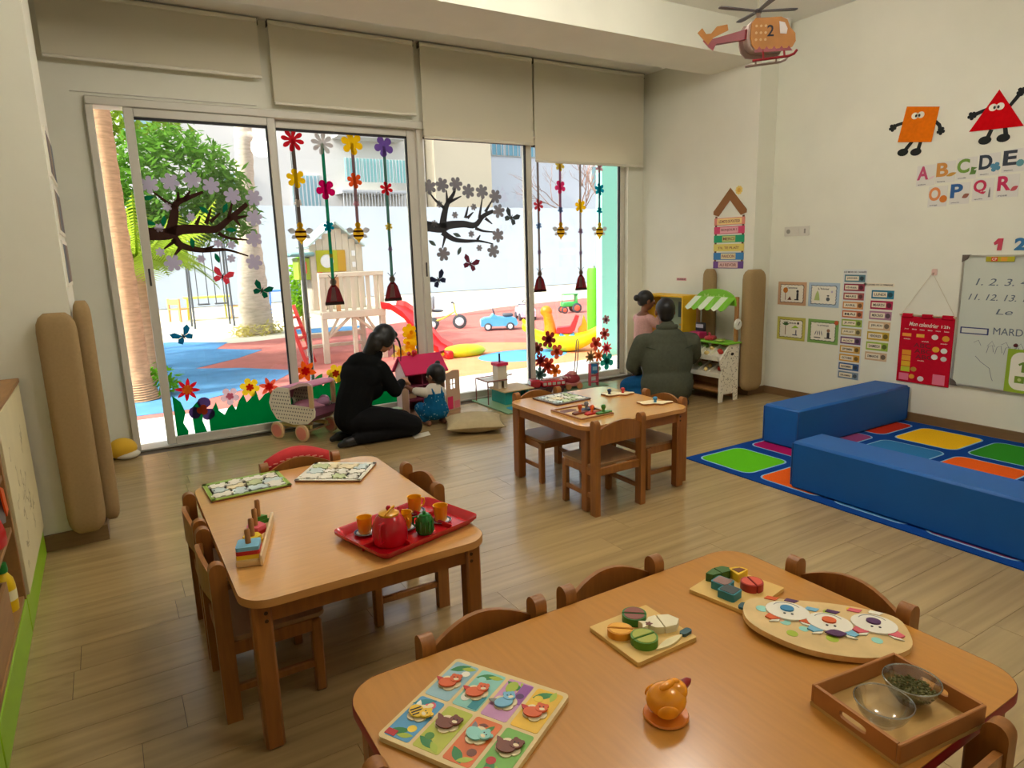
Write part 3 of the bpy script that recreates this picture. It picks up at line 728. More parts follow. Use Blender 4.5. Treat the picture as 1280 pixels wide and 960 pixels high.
# ---- cut fruit boards
def cutdisc(name, x, y, R_, h, rind, flesh, rot, parent, gap=.0035, ry=None, inner=.82):
    ry = ry or R_
    for s_ in (-1, 1):
        pl = []; pin = []
        for k in range(13):
            a = (PI*k/12)*s_; c_, q = R_*math.cos(a), ry*math.sin(a)+s_*gap/2; pl.append((c_, q)); pin.append((c_*inner, ry*inner*math.sin(a)+s_*(gap/2+R_*.06)))
        T = TR(x, y, .010, rot); mb = MB(); mb.prism(pl, 0, h, rind, T); mb.prism(pin, h, h+.0012, flesh, T); mb.build(name, rind, parent)
r = thing('cut_food_board', 'wooden cutting board with halved lime, melon and white fish', 'toy', (1.04, 1.13, TT), 0)
MB().prism(rrect(.19, .182, .004), 0, .010).build('board', M('board_maple', (226, 186, 104), .5), r)
cutdisc('orange_half', -.055, .020, .031, .018, P('orangerind', (226, 150, 30)), P('orangeflesh', (244, 176, 40)), -.7, r, ry=.026)
cutdisc('melon_half', .018, .050, .031, .020, P('melonrind', (44, 120, 40)), P('melonflesh', (142, 74, 60)), -.7, r)
cutdisc('lime_half', -.030, -.040, .032, .020, P('limerind', (82, 140, 30)), P('limeflesh', (170, 176, 60)), -.1, r)
fm = P('fishwhite', (240, 228, 190))
for s_ in (-1, 1):
    pl = [(0, -.028), (.03, -.024), (.047, 0), (.03, .026), (0, .03)] if s_ > 0 else [(0, -.028), (-.02, -.024), (-.034, -.008), (-.052, -.016), (-.046, 0), (-.052, .016), (-.034, .01), (-.02, .026), (0, .03)]
    f_ = MB().prism([(a+s_*.002, b) for a, b in pl], .010, .028, T=TR(.05, -.012, 0, -.35)).build('fish_half', fm, r)
    if s_ < 0: MB().prism(flower(5, .010, .5, sharp=True), .028, .0288, T=TR(.018, -.004, 0)).build('star_mark', brn, f_)
k_ = MB().prism(shift(leaf(.10, .022), 0, 0), .010, .016, T=TR(.02, -.075, 0, .12)).build('knife_blade', P('bladecream', (232, 216, 160)), r)
MB().prism(rrect(.034, .018, .008), .010, .018, T=TR(.082, -.066, 0, .12)).build('knife_handle', P('handleteal', (34, 84, 92)), r)
r = thing('cut_food_board', 'wooden cutting board with tomato, pie slice and blue sandwich box', 'toy', (1.402, 1.145, TT), .19)
MB().prism(rrect(.19, .182, .004), 0, .010).build('board', M('board_maple'), r)
tb = P('boxteal', (40, 130, 140))
for dx, dy, m_ in ((-.055, -.010, P('boxlidslate', (60, 66, 66))), (-.026, .028, P('boxlidmauve', (150, 112, 104)))):
    b = MB().prism(rrect(.046, .05, .006, dx, dy), .010, .032).build('box_half', tb, r); MB().prism(rrect(.038, .042, .005, dx, dy), .032, .0332).build('box_lid', m_, b)
cutdisc('tomato_half', .028, -.030, .029, .022, P('tomatorind', (170, 36, 22)), P('tomatoflesh', (226, 84, 60)), 1.0, r)
MB().prism([(0, 0), (.05, .012), (.046, .03), (.03, .042), (.008, .045)], .010, .034, T=TR(.030, .012, 0, -.25)).build('pie_slice', yel, r)
MB().prism([(.012, .010), (.042, .014), (.036, .03), (.012, .036)], .034, .0352, T=TR(.030, .012, 0, -.25)).build('pie_filling', brn, r)
for s_ in (-1, 1): MB().prism([(.002, -.016), (.03, -.018), (.042, 0), (.03, .016), (.002, .018)] if s_ > 0 else [(-.002, -.016), (-.03, -.014), (-.04, .004), (-.002, .018)], .010, .034, T=TR(.015, .068, 0, -.3)).build('pepper_half', P('pepper', (60, 104, 34)), r)
MB().prism(rrect(.03, .018, .008), .010, .016, T=TR(-.078, -.062, 0, .1)).build('knife_handle', P('handleteal'), r)

# ---- clown puzzle board (one end lies on the neighbouring cutting board)
r = thing('face_puzzle', 'long tapered wooden puzzle with three smiling clown animal faces', 'puzzle', (1.44, .90, TT+.0075), 0)
r.rotation_euler = (math.radians(2.2), math.radians(1.0), 0)
pts = [(1.365, 1.075), (1.30, 1.045), (1.262, .99), (1.272, .90), (1.297, .838), (1.345, .783), (1.398, .745), (1.46, .727), (1.517, .725), (1.57, .765), (1.612, .815), (1.575, .88), (1.526, .939), (1.45, 1.005)]
pl = [(a-1.44, b-.90) for a, b in pts]
for _ in range(2): pl = [q for i in range(len(pl)) for q in ((pl[i][0]*.75+pl[(i+1) % len(pl)][0]*.25, pl[i][1]*.75+pl[(i+1) % len(pl)][1]*.25), (pl[i][0]*.25+pl[(i+1) % len(pl)][0]*.75, pl[i][1]*.25+pl[(i+1) % len(pl)][1]*.75))]   # round the corners
MB().prism(pl, 0, .014, top=M('clown_board', (222, 190, 130), .45, var=.12, scale=14), side=ply).build('puzzle_board', ply, r)
mb = MB()
for k in range(22):
    a, b = random.uniform(-.16, .16), random.uniform(-.16, .17)
    # stay inside the outline
    ins = False; n = len(pl)
    for i in range(n):
        (x1, y1), (x2, y2) = pl[i], pl[(i+1) % n]
        if (y1 > b) != (y2 > b) and a < (x2-x1)*(b-y1)/(y2-y1)+x1: ins = not ins
    if ins and abs(a+b) < .12: mb.prism(circ(random.uniform(.008, .015), 12, a, b), .014, .0143+.00002*k, random.choice((aqua, lim, M('paint_peach', (236, 180, 140), .45), sun_)))
build_parts(mb, 'printed_dot', aqua, r, smooth=False)
ax = Vector((.30, -.30)).normalized()
for k, (t, nose, mane, m2) in enumerate((((-.056, .070), blu, org, prp), ((-.012, -.018), org, skyb, prp), ((.078, -.078), prp, rose, wht))):
    cx, cy = t; ang = math.atan2(ax.y, ax.x); T = TR(cx, cy, .0148, ang, 1.12)
    fc = MB().prism(circ(.047, 24, 0, .004, .038), 0, .004, T=T).build('face_disc', wht, r)
    a = MB(); a.prism(stroke([(.03*math.cos(q), .012+.026*math.sin(q)) for q in [.4+.23*i for i in range(11)]], .0015, .0015), .004, .0044, gry, T)
    a.prism(circ(.015, 16, 0, .010, .012), .004, .0075, nose, T)
    for s_ in (-1, 1): a.prism(circ(.003, 8, s_*.008, -.010), .004, .0046, blk, T)
    build_parts(a, 'face_feature', nose, fc)
    a = MB()
    for s_ in (-1, 1):
        a.prism([(s_*.012, -.018), (s_*.040, -.012), (s_*.052, -.030), (s_*.040, -.040), (s_*.020, -.032)], 0, .003, mane, T)
        a.prism([(s_*.020, -.034), (s_*.040, -.042), (s_*.046, -.048), (s_*.026, -.044)], 0, .0026, wht, T)
    if k == 1: a.prism(leaf(.045, .024, .1, .004, -.038), .003, .0055, prp, T)
    build_parts(a, 'mane_tuft', mane, fc)
    a = MB(); a.prism([(-.045, .052), (-.02, .048), (-.01, .062), (-.035, .066)], 0, .001, mane, T); a.prism([(.0, .054), (.022, .048), (.034, .060), (.008, .066)], 0, .001, m2, T); build_parts(a, 'foot_print', mane, fc)

# ---- wooden tray with two glass bowls
t = thing('wooden_tray', 'wooden serving tray with handle slots, holding two glass bowls', 'tray', (1.268, .630, TT), -.125)
tw, td, th = .25, .20, .048
walm = M('tray_oak', (178, 116, 58), .45, var=.12, scale=9, stretch=(2, 2, 1))
MB().box((0, 0, .004), (tw, td, .008)).build('tray_floor', M('tray_floor_pine', (206, 166, 96), .45, var=.08, scale=9, stretch=(1, 7, 1)), t, smooth=False)
for s_ in (-1, 1): MB().box((0, s_*(td/2-.004), th/2+.004), (tw, .008, th-.008), bev=.002).build('tray_side', walm, t)
for s_ in (-1, 1):   # end boards with an oval hand slot: a ring of quads around the slot
    x = s_*(tw/2-.004); hw = td/2-.008; mb = MB()
    sl = [(.030*math.copysign(abs(math.cos(t_))**.5, math.cos(t_)), .027+.0085*math.copysign(abs(math.sin(t_))**.5, math.sin(t_))) for t_ in [2*PI*k/16+PI/16 for k in range(16)]]
    # the slot points run from the right side round; join each quarter to one corner
    cor = [(hw, th), (-hw, th), (-hw, .008), (hw, .008)]
    for xx in (x-.004, x+.004):
        vs = [(xx, a_, b_) for a_, b_ in sl]+[(xx, a_, b_) for a_, b_ in cor]; fs = []
        for k in range(16): fs.append((k, (k+1) % 16, 16+(((k+1) % 16)//4 if (k+1) % 4 else k//4)))
        for q in range(4): fs.append((16+q, 16+(q+1) % 4, (4*q+4) % 16))
        mb.add(vs, fs if xx < x else [f[::-1] for f in fs])
    for ring in (sl, cor):
        n = len(ring); mb.add([(x-.004, a_, b_) for a_, b_ in ring]+[(x+.004, a_, b_) for a_, b_ in ring], [(k, (k+1) % n, n+(k+1) % n, n+k) for k in range(n)])
    mb.build('tray_end', walm, t, smooth=False)
def bowl(x, y, lab):
    r = thing('glass_bowl', lab, 'bowl', (x, y, TT+.0085))
    prof = [(0, .002), (.020, .0), (.024, .002), (.026, .006), (.040, .020), (.049, .036), (.053, .050), (.0545, .0515), (.0525, .0515), (.047, .037), (.038, .0225), (.024, .010), (0, .008)]
    MB().lathe(prof, 36).build('bowl_body', glass('bowl_glass', (.95, .95, .92), .10, .02), r)
    MB().tube([(.0535*math.cos(2*PI*k/36), .0535*math.sin(2*PI*k/36), .0512) for k in range(37)], .0016, 6, cap=False).build('bowl_rim', glass('rim_glass', (.8, .8, .72), .35, .1), r)
    return r
bowl(1.212, .625, 'empty clear glass bowl in the wooden tray')
bowl(1.322, .630, 'clear glass bowl full of green lentils in the wooden tray')
g = MB(); rnd = random.Random(2)
for k in range(620):
    a = rnd.uniform(0, 2*PI); q = .043*math.sqrt(rnd.random()); z = rnd.uniform(.026, .034) if k > 260 else rnd.uniform(.012, .028); q *= min(1, .35+.7*z/.03)
    T = Matrix.Translation((1.322+q*math.cos(a), .630+q*math.sin(a), TT+.0085+z)) @ Matrix.Rotation(rnd.uniform(0, 3), 4, 'Z') @ Matrix.Rotation(rnd.uniform(-.9, .9), 4, 'X')
    g.sph((0, 0, 0), (.0042, .0024, .0018), T=T, seg=6, rings=4)
o = stuff(g.build('lentils', M('lentil_green', (96, 92, 36), .7, var=.3, scale=300)))
o['label'] = 'dried green lentils heaped in a glass bowl'; o['category'] = 'lentils'

# ---- orange bird toy
r = thing('bird_toy', 'small glossy orange bird toy with red beak on a round base', 'toy', (.882, .885, TT), -.35)
om = M('orange_gloss', (246, 156, 12), .18, coat=.5)
MB().lathe([(0, 0), (.044, 0), (.047, .003), (.045, .007), (0, .009)], 28).build('base', M('base_amber', (226, 130, 40), .25, coat=.3), r)
mb = MB(); mb.sph((0, 0, .038), (.042, .038, .034), seg=24, rings=14); mb.build('bird_body', om, r)
mb = MB(); mb.sph((.020, .004, .052), (.027, .026, .022), seg=18, rings=12); mb.build('bird_head', om, r)
mb = MB(); mb.sph((0, 0, 0), (.022, .008, .008), T=TR(.0, -.004, .073, .4)); mb.sph((0, 0, 0), (.012, .007, .007), T=TR(.018, .004, .073, -.2)); mb.build('crest', om, r)
MB().tube([(.040, .010, .056), (.055, .016, .060), (.062, .019, .060)], [.011, .008, .003], 10).build('beak', M('beak_red', (150, 14, 20), .3), r)
for s_ in (-1, 1):
    mb = MB(); mb.sph((0, 0, 0), (.022, .006, .015), T=Matrix.Translation((-.012, s_*.037, .035)) @ Matrix.Rotation(.2*s_, 4, 'Z')); mb.build('wing', om, r)
# ================================================================== THINGS ON THE RIGHT WALL
paper = M('paper_white', (236, 232, 216), .8); ink = M('ink_black', (40, 38, 44), .7); inkg = M('ink_grey', (96, 100, 110), .7)
def C(c): return M('card_%d_%d_%d' % c, c, .7)
# ---- season posters
def seasons(y, z, bc, lb, kind, title, tilt=0):
    r = thing('season_poster', lb, 'poster', frame=wallR(y, z))
    w, h = .30, .215
    MB().prism(rect(-w/2, -h/2, w/2, h/2), 0, .002, top=C(bc)).build('sheet', C(bc), r, smooth=False)
    wv = []
    for k in range(64):
        a = 2*PI*k/64; ca, sa = math.cos(a), math.sin(a); q = min(1/max(abs(ca), 1e-6), 1/max(abs(sa), 1e-6)); j = 1+.035*math.sin(k*2.2)
        wv.append((ca*q*.118*j, sa*q*.078*j))
    dk = tuple(int(v*.6) for v in bc)
    MB().prism([(a*1.06, b*1.08) for a, b in wv], .002, .0024).build('wavy_border', C(dk), r, smooth=False)
    MB().prism(wv, .0024, .0028).build('picture_field', paper, r, smooth=False)
    mb = MB(); text(mb, title, ink, 0, .055, .003, w=.11, h=.018); mb.build('lettering', ink, r)
    mb = MB(); z0 = .0028
    if kind == 0:
        mb.prism(circ(.026, 14, -.068, .030), z0, .0032, C((200, 120, 40))); mb.prism(rect(-.071, -.06, -.065, .01), z0, .0031, C((120, 70, 40)))
        mb.prism([(-.045, -.06), (.0, -.06), (-.02, -.025)], z0, .0031, C((110, 60, 40))); mb.prism(circ(.014, 10, .06, .022), z0, .0031, ink); mb.prism(rect(.05, -.055, .072, .008), z0, .0032, ink); mb.prism(rect(.03, -.06, .075, -.05), z0, .0033, ink)
    if kind == 1:
        mb.prism([(-.09, -.05), (-.035, -.05), (-.045, .01), (-.06, .04), (-.075, .01)], z0, .0031, C((176, 196, 120))); mb.prism(circ(.018, 12, .045, -.036), z0, .0031, C((90, 96, 100))); mb.prism(circ(.012, 12, .045, -.006, .006), z0, .0032, ink); mb.prism(circ(.01, 10, .08, .03), z0, .0031, C((190, 180, 196)))
    if kind == 2:
        for k in range(5): mb.prism(leaf(.05, .013, .5+k*.55, -.055+.02*math.cos(.5+k*.55), .03+.02*math.sin(.5+k*.55)), z0, .0031+.0001*k, C((60, 100, 40)))
        mb.prism(rect(-.062, -.06, -.055, .025), z0, .0031, C((120, 90, 50))); mb.prism([(.005, .005), (.085, .012), (.045, .035)], z0, .0031, C((150, 190, 40))); mb.prism(rect(.05, -.05, .062, -.01), z0, .0031, inkg); mb.prism(rect(.02, -.06, .07, -.05), z0, .0032, inkg); mb.prism(circ(.012, 8, .075, .055), z0, .0034, ink)
    if kind == 3:
        for k in range(4): mb.prism(leaf(.05, .008, 1.2+.2*k, -.07+.02*k, -.015), z0, .0031+.0001*k, inkg)
        mb.prism(rect(-.085, -.06, -.02, -.052), z0, .0031, ink); mb.prism(circ(.016, 12, .055, .012), z0, .0031, C((150, 110, 80))); mb.prism(rect(.042, -.055, .068, -.004), z0, .0032, ink); mb.prism(rect(.02, -.06, .085, -.052), z0, .0033, ink)
        mb.prism(circ(.020, 12, .128, .088), z0, .0036, C((206, 88, 40)))
    build_parts(mb, 'picture_shape', ink, r, smooth=False)
seasons(3.99, .983, (204, 160, 122), 'autumn poster with brown wavy border', 0, "L'automne")
seasons(3.666, .983, (176, 198, 214), 'winter poster with pale blue wavy border', 1, "L'hiver")
seasons(3.981, .655, (196, 190, 86), 'summer poster with yellow-green wavy border', 2, "L'été")
seasons(3.652, .655, (126, 170, 84), 'spring poster with green wavy border', 3, "Le printemps")

def minicard(r, u, v, w, h, bc, word, z=.0, thick=.0012, ic=ink):
    c_ = MB().prism(rect(u-w/2, v-h/2, u+w/2, v+h/2), z, z+thick).build('word_card', C(bc), r, smooth=False)
    MB().prism(rect(u-w*.44, v-h*.30, u+w*.20, v+h*.30), z+thick, z+thick+.0005).build('word_field', M('field_cream', (238, 226, 200), .7), c_, smooth=False)
    mb = MB(); text(mb, word, ic, u-w*.12, v, z+thick+.0009, w=w*.5, h=h*.30); mb.build('lettering', ic, c_)
    dk = tuple(int(x*.55) for x in bc)
    MB().prism(circ(h*.30, 9, u+w*.34, v), z+thick, z+thick+.0006).build('small_picture', C(dk), c_, smooth=False)
# ---- months chart
r = thing('months_chart', 'tall paper strip listing the twelve months on coloured cards', 'chart', frame=wallR(3.385, .735))
MB().prism(rect(-.105, -.475, .105, .475), 0, .001).build('backing_paper', M('paper_bluish', (222, 224, 220), .8), r, smooth=False)
mb = MB(); text(mb, "LES MOIS DE L'ANNÉE", ink, 0, .455, .0015, w=.20, h=.018); mb.build('lettering', ink, r)
mc = [(90, 130, 140), (150, 50, 70), (170, 90, 90), (214, 150, 90), (206, 120, 80), (150, 176, 70), (190, 170, 110), (110, 70, 110), (206, 160, 70), (214, 160, 60), (50, 90, 140), (120, 140, 160)]
for k, wd in enumerate("JANVIER FÉVRIER MARS AVRIL MAI JUIN JUILLET AOÛT SEPTEMBRE OCTOBRE NOVEMBRE DÉCEMBRE".split()):
    minicard(r, 0, .400-.0765*k, .185, .062, mc[k], wd, .001)
# ---- days
r = thing('days_heading', 'printed heading strip above the seven day cards', 'sign', frame=wallR(3.175, 1.085))
MB().prism(rect(-.13, -.014, .13, .014), 0, .001).build('strip', M('field_cream'), r, smooth=False)
mb = MB(); text(mb, "LES JOURS DE LA SEMAINE", ink, 0, 0, .0015, w=.24, h=.016); mb.build('lettering', ink, r)
dc = [(30, 120, 150), (176, 20, 70), (176, 130, 150), (214, 180, 140), (200, 166, 50), (160, 190, 70), (206, 176, 140)]
for k, wd in enumerate("LUNDI MARDI MERCREDI JEUDI VENDREDI SAMEDI DIMANCHE".split()):
    cn = ('teal', 'crimson', 'mauve', 'beige', 'mustard', 'lime green', 'tan')[k]
    r = thing('day_card', '%s day card reading %s' % (cn, wd), 'card', frame=wallR(3.135+.003*k, 1.007-.0865*k), group='day cards')
    minicard(r, 0, 0, .187, .070, dc[k], wd)
# ---- fabric calendar on a string
r = thing('fabric_calendar', 'red fabric wall calendar hanging by a string from a hook', 'calendar', frame=wallR(2.762, .59))
redf = M('red_felt', (196, 16, 44), .85, spec=.1, var=.06, scale=60)
MB().prism(rect(-.20, -.275, .20, .255), .004, .010).build('felt_sheet', redf, r, smooth=False)
for a in (-.15, .0, .15): MB().box((a, .262, .010), (.085, .034, .018), bev=.006).build('hanging_loop', redf, r)
MB().tube([(-.215, .268, .012), (.215, .268, .012)], .005, 8).build('rod', M('rod_wood', (214, 190, 150), .5), r)
for s_ in (-1, 1): MB().tube([(s_*.20, .27, .012), (.008, .60, .012)], .0018, 6).build('string', M('string', (214, 204, 176), .8), r)
def word(p, name, body, m, *a, **k): q = MB(); text(q, body, m, *a, **k); q.build(name, m, p)
word(r, 'lettering', "Mon calendrier", paper, -.02, .195, .0105, w=.22, h=.032, rot=-.03, shear=.2); word(r, 'lettering', "12h", paper, .14, .19, .0105, w=.06, h=.022)
for k in range(6): word(r, 'lettering', ("Jour", "Mois", "Date", "Météo", "Heure", "Saison")[k], paper, -.15+.06*k, .155, .0105, w=.035, h=.010)
for k, (a, b) in enumerate(((-.14, .075), (.0, .065), (.14, .06), (-.02, -.09))): word(r, 'lettering', ("matin", "midi", "soir", "nuit")[k], paper, a, b, .0105, w=.05, h=.009)
def patch(nm, pl, c, z=.011): MB().prism(pl, .010, z).build(nm, C(c), r, smooth=False)
for k, c in enumerate(((232, 150, 30), (232, 160, 40), (226, 176, 30), (190, 200, 40))): patch('pocket', rect(-.17, -.035-.045*k-.02, -.10, -.035-.045*k+.02), c)
patch('pocket', rect(-.18, .095, -.11, .12), (236, 150, 50)); patch('pocket', rect(-.07, .095, -.01, .12), (236, 176, 60))
patch('pocket', rect(-.18, -.26, -.105, -.205), (230, 110, 140)); patch('pocket', rect(.08, -.265, .17, -.185), (230, 120, 150))
for a, b, c, q in ((.07, .105, (226, 222, 214), .024), (.15, .10, (226, 160, 40), .026), (.085, .01, (236, 176, 40), .026), (.145, .005, (226, 222, 214), .024), (.08, -.05, (226, 222, 214), .024), (.148, -.058, (214, 210, 206), .022), (-.07, -.165, (190, 140, 50), .022), (-.08, -.225, (226, 150, 40), .022), (-.01, -.235, (230, 214, 220), .024)):
    MB().prism(circ(q, 16, a, b, q*.85), .010, .0125).build('weather_token', C(c), r, smooth=False)
for k in range(3): word(r, 'faded_print', "ABC", M('dark_red_ink', (110, 8, 26), .8), -.02+.01*k, .03-.045*k, .0105, w=.13, h=.035)
r = thing('adhesive_hook', 'pale pink adhesive hook holding the calendar string', 'hook', frame=wallR(2.745, 1.195))
MB().prism(rrect(.04, .05, .01), 0, .006).build('hook_pad', M('hook_pink', (226, 190, 176), .5), r)
MB().tube([(0, 0, .006), (0, -.012, .016), (0, -.002, .024)], .004, 8).build('hook_arm', M('hook_pink'), r)
# ---- whiteboard
r = thing('whiteboard', 'whiteboard with aluminium rim and pencilled numbers', 'whiteboard', frame=wallR(1.795, .835, .004))
bw, bh = .75, .487
MB().prism(rect(-bw, -bh, bw, bh), 0, .012, top=M('board_surface', (206, 212, 200), .25)).build('board', M('board_surface'), r, smooth=False)
alu = M('aluminium', (196, 192, 180), .3, .7)
for q in (rect(-bw, bh-.014, bw, bh), rect(-bw, -bh, bw, -bh+.014), rect(-bw, -bh+.014, -bw+.012, bh-.014), rect(bw-.012, -bh+.014, bw, bh-.014)): MB().prism(q, .012, .02).build('rim', alu, r, smooth=False)
for sx in (-1, 1):
    for sy in (-1, 1): MB().prism([(sx*(bw+.003), sy*(bh+.003)), (sx*(bw-.05), sy*(bh+.003)), (sx*(bw-.03), sy*(bh-.03)), (sx*(bw+.003), sy*(bh-.05))], .004, .022).build('corner_cap', M('cap_grey', (96, 84, 76), .5), r, smooth=False)
mk = M('marker_grey', (92, 104, 120), .6); mb = MB()
def word(p, name, body, m, *a, **k): q = MB(); text(q, body, m, *a, **k); q.build(name, m, p)
word(r, 'handwriting', "1. 2. 3. 4. 5.", mk, -.42, .295, .0125, bold=0, w=.44, h=.05, shear=.35)
word(r, 'handwriting', "11. 12. 13. 14. 15", mk, -.42, .185, .0125, bold=0, w=.52, h=.045, shear=.35)
word(r, 'handwriting', "Le", mk, -.44, .085, .0125, bold=0, w=.10, h=.04, shear=.4)
word(r, 'handwriting', "MARDI", mk, -.40, -.055, .0125, bold=0, w=.20, h=.05); word(r, 'handwriting', "15", M('marker_pale', (160, 168, 176), .6), -.22, -.05, .0125, bold=0, w=.07, h=.045)
for k in range(5):   # hand drawing outline
    a0 = -.53+.055*k; mb.prism(stroke([(a0, -.22), (a0+.01, -.17), (a0+.035, -.16), (a0+.045, -.21)], .003, .003), .012, .0126)
mb.prism(stroke([(-.60, -.25), (-.56, -.29), (-.50, -.33), (-.48, -.40), (-.47, -.42)], .003, .003), .012, .0126); mb.prism(stroke([(-.27, -.24), (-.30, -.30), (-.36, -.34), (-.37, -.41)], .003, .003), .012, .0126)
for k in range(4): mb.prism(stroke([(-.62+.09*k, -.15-.02*(k % 2)), (-.59+.09*k, -.13), (-.57+.09*k, -.17)], .0025, .0025), .012, .0126)
build_parts(mb, 'pen_line', mk, r, smooth=False)
mb = MB(); mb.prism(rect(-.72, -.09, -.53, -.04), .012, .0135, C((52, 60, 110))); mb.prism(rect(-.71, -.082, -.54, -.048), .0135, .014, C((206, 208, 200))); mb.build('date_strip', C((52, 60, 110)), r)
m_ = MB(); m_.prism(rect(-.595, .44, -.415, .475), .02, .0215, C((190, 180, 30))); m_.prism(rect(-.56, .443, -.52, .472), .0215, .022, C((206, 60, 30))); m_.prism(rect(-.50, .443, -.46, .472), .0215, .022, C((226, 160, 50))); text(m_, "CP", paper, -.54, .457, .0224, h=.018); m_.build('name_magnet', C((190, 180, 30)), r, smooth=False)
MB().lathe([(0, 0), (.014, 0), (.012, .010), (0, .011)], 14, c=(-.35, -.145, .012)).build('magnet', M('magnet_maroon', (96, 24, 30), .4), r)
r = thing('number_card', 'lime green card with the number 1 fixed on the whiteboard', 'card', frame=wallR(2.085, .51, .0245))
MB().prism(rect(-.10, -.155, .13, .155), 0, .002, top=C((150, 180, 40))).build('card', C((150, 180, 40)), r, smooth=False)
MB().prism(rrect(.19, .27, .06, .02, 0), .002, .0025).build('white_field', paper, r, smooth=False)
mb = MB(); mb.prism([(-.026, .052), (.0, .068), (.014, .068), (.014, -.006), (-.004, -.006), (-.004, .048), (-.020, .038)], .0025, .0035, C((110, 140, 40))); mb.build('numeral', C((110, 140, 40)), r, smooth=False); mb = MB(); text(mb, "A", inkg, .02, .105, .003, h=.03); mb.build('lettering', inkg, r)
MB().prism(rect(-.04, -.085, .02, -.035), .0025, .0032).build('printed_square', C((120, 150, 40)), r, smooth=False); MB().prism(circ(.012, 10, -.01, -.06), .0032, .0036).build('printed_dot', C((190, 200, 120)), r, smooth=False)
# ---- cut-out numbers
for ch, y, c, nm in (('1', 2.327, (196, 60, 84), 'rose pink'), ('2', 2.195, (50, 120, 170), 'blue')):
    r = thing('wall_number', '%s foam number %s stuck above the whiteboard' % (nm, ch), 'number', frame=wallR(y, 1.395))
    if ch == '1': MB().prism([(-.034, .012), (-.008, .042), (.024, .042), (.018, -.042), (-.010, -.042), (-.006, .006), (-.026, -.004)], 0, .006).build('digit', C(c), r, smooth=False); continue
    mb = MB(); vs, fs, x0, x1, y0, y1 = text_mesh(ch, bold=.045); s_ = .085/(y1-y0)
    mb.add([((x-(x0+x1)/2)*s_*1.25, (yy-(y0+y1)/2)*s_, (zz/.006*.5+.5)*.006) for x, yy, zz in vs], fs); mb.build('digit', C(c), r, smooth=False)
# ---- alphabet cards
ltr = [('A', 2.875, 1.925, (196, 70, 110), (226, 200, 206), 'pink'), ('B', 2.735, 1.935, (206, 140, 60), (200, 150, 60), 'orange'), ('C', 2.592, 1.945, (110, 150, 50), (90, 130, 50), 'green'), ('D', 2.447, 1.955, (40, 52, 66), (80, 140, 170), 'dark slate'), ('E', 2.297, 1.965, (48, 54, 66), (90, 150, 160), 'dark grey'),
       ('O', 2.775, 1.762, (226, 140, 80), (214, 120, 30), 'pale orange'), ('P', 2.622, 1.772, (30, 90, 150), (150, 90, 70), 'blue'), ('Q', 2.468, 1.785, (196, 40, 80), (120, 120, 120), 'crimson'), ('R', 2.315, 1.797, (206, 40, 90), (200, 80, 90), 'magenta')]
for k, (ch, y, z, c, c2, cn) in enumerate(ltr):
    r = thing('alphabet_card', 'white card with %s letter %s and a small picture' % (cn, ch), 'card', frame=wallR(y, z), group='alphabet cards')
    MB().prism(rect(-.068, -.078, .068, .075), 0, .0015, top=M('card_pale', (222, 220, 212), .7)).build('card', M('card_pale'), r, smooth=False)
    mb = MB(); text(mb, ch, C(c), -.022, .018, .002, h=.10, w=.084, bold=.035); mb.build('letter', C(c), r)
    pl = [leaf(.06, .014, .5), leaf(.075, .026, .25), [(-.02, -.025), (.02, -.025), (.025, .0), (.005, .005), (.03, .02), (-.01, .028), (-.012, -.005)], flower(4, .034, .6, .3), circ(.024, 10), circ(.027, 16), leaf(.055, .032, .5), [(-.006, -.035), (.008, -.035), (.006, .01), (.001, .035), (-.004, .01)], leaf(.055, .03, .6)][k]
    MB().prism(shift(pl, .042, -.022), .0015, .0026).build('small_picture', C(c2), r, smooth=False)
    mb = MB(); text(mb, "avion banane crocodile dauphin éléphant orange palourde quille rose".split()[k], inkg, -.025, -.066, .002, w=.055, h=.010); mb.build('lettering', inkg, r)
# ---- shape figures
felt = M('black_felt', (26, 30, 30), .9)
def figure(nm, lb, y, z, poly, c, eye, limbs, feet):
    r = thing(nm, lb, 'wall decoration', frame=wallR(y, z))
    MB().prism(poly, .003, .007).build('felt_body', M(nm+'_felt', c, .9, spec=.05, var=.08, scale=40), r, smooth=False)
    e = MB()
    for s_ in (-1, 1): e.prism(circ(.026, 16, eye[0]+s_*.022, eye[1], .024), .007, .009, wht)
    build_parts(e, 'eye', wht, r)
    e = MB()
    for s_ in (-1, 1): e.prism(circ(.008, 10, eye[0]+s_*.012, eye[1]-.002, .011), .009, .0105, blk)
    build_parts(e, 'pupil', blk, r)
    for l in limbs: MB().prism(stroke(l, .022, .028), .001, .004).build('arm', felt, r, smooth=False); MB().prism(shift(flower(5, .030, .65, .3), *l[-1]), .0012, .0045).build('hand', felt, r, smooth=False)
    for a, b in feet: MB().prism(stroke([a, b], .026, .028), .001, .004).build('leg', felt, r, smooth=False); MB().prism(circ(.042, 16, b[0]-.015, b[1]-.012, .028), .0012, .0045).build('foot', felt, r, smooth=False)
figure('orange_square_figure', 'orange felt square figure with eyes, black arms and legs', 2.96, 2.32, [(-.10, .135), (.142, .09), (.105, -.155), (-.15, -.12)], (232, 118, 20), (-.01, .055), [[(-.11, .02), (-.17, .01), (-.20, -.005)], [(.11, .0), (.15, -.04), (.165, -.085)]], [((-.04, -.13), (-.09, -.19)), ((.025, -.14), (.01, -.20))])
figure('red_triangle_figure', 'red felt triangle figure with eyes, black arms and boots', 2.43, 2.275, [(0, .175), (.172, -.092), (-.168, -.078)], (206, 12, 22), (-.005, .062), [[(-.06, .06), (-.11, .045), (-.16, .03)], [(.07, .05), (.11, .10), (.135, .135)]], [((-.025, -.085), (-.045, -.14)), ((.06, -.085), (.07, -.14))])

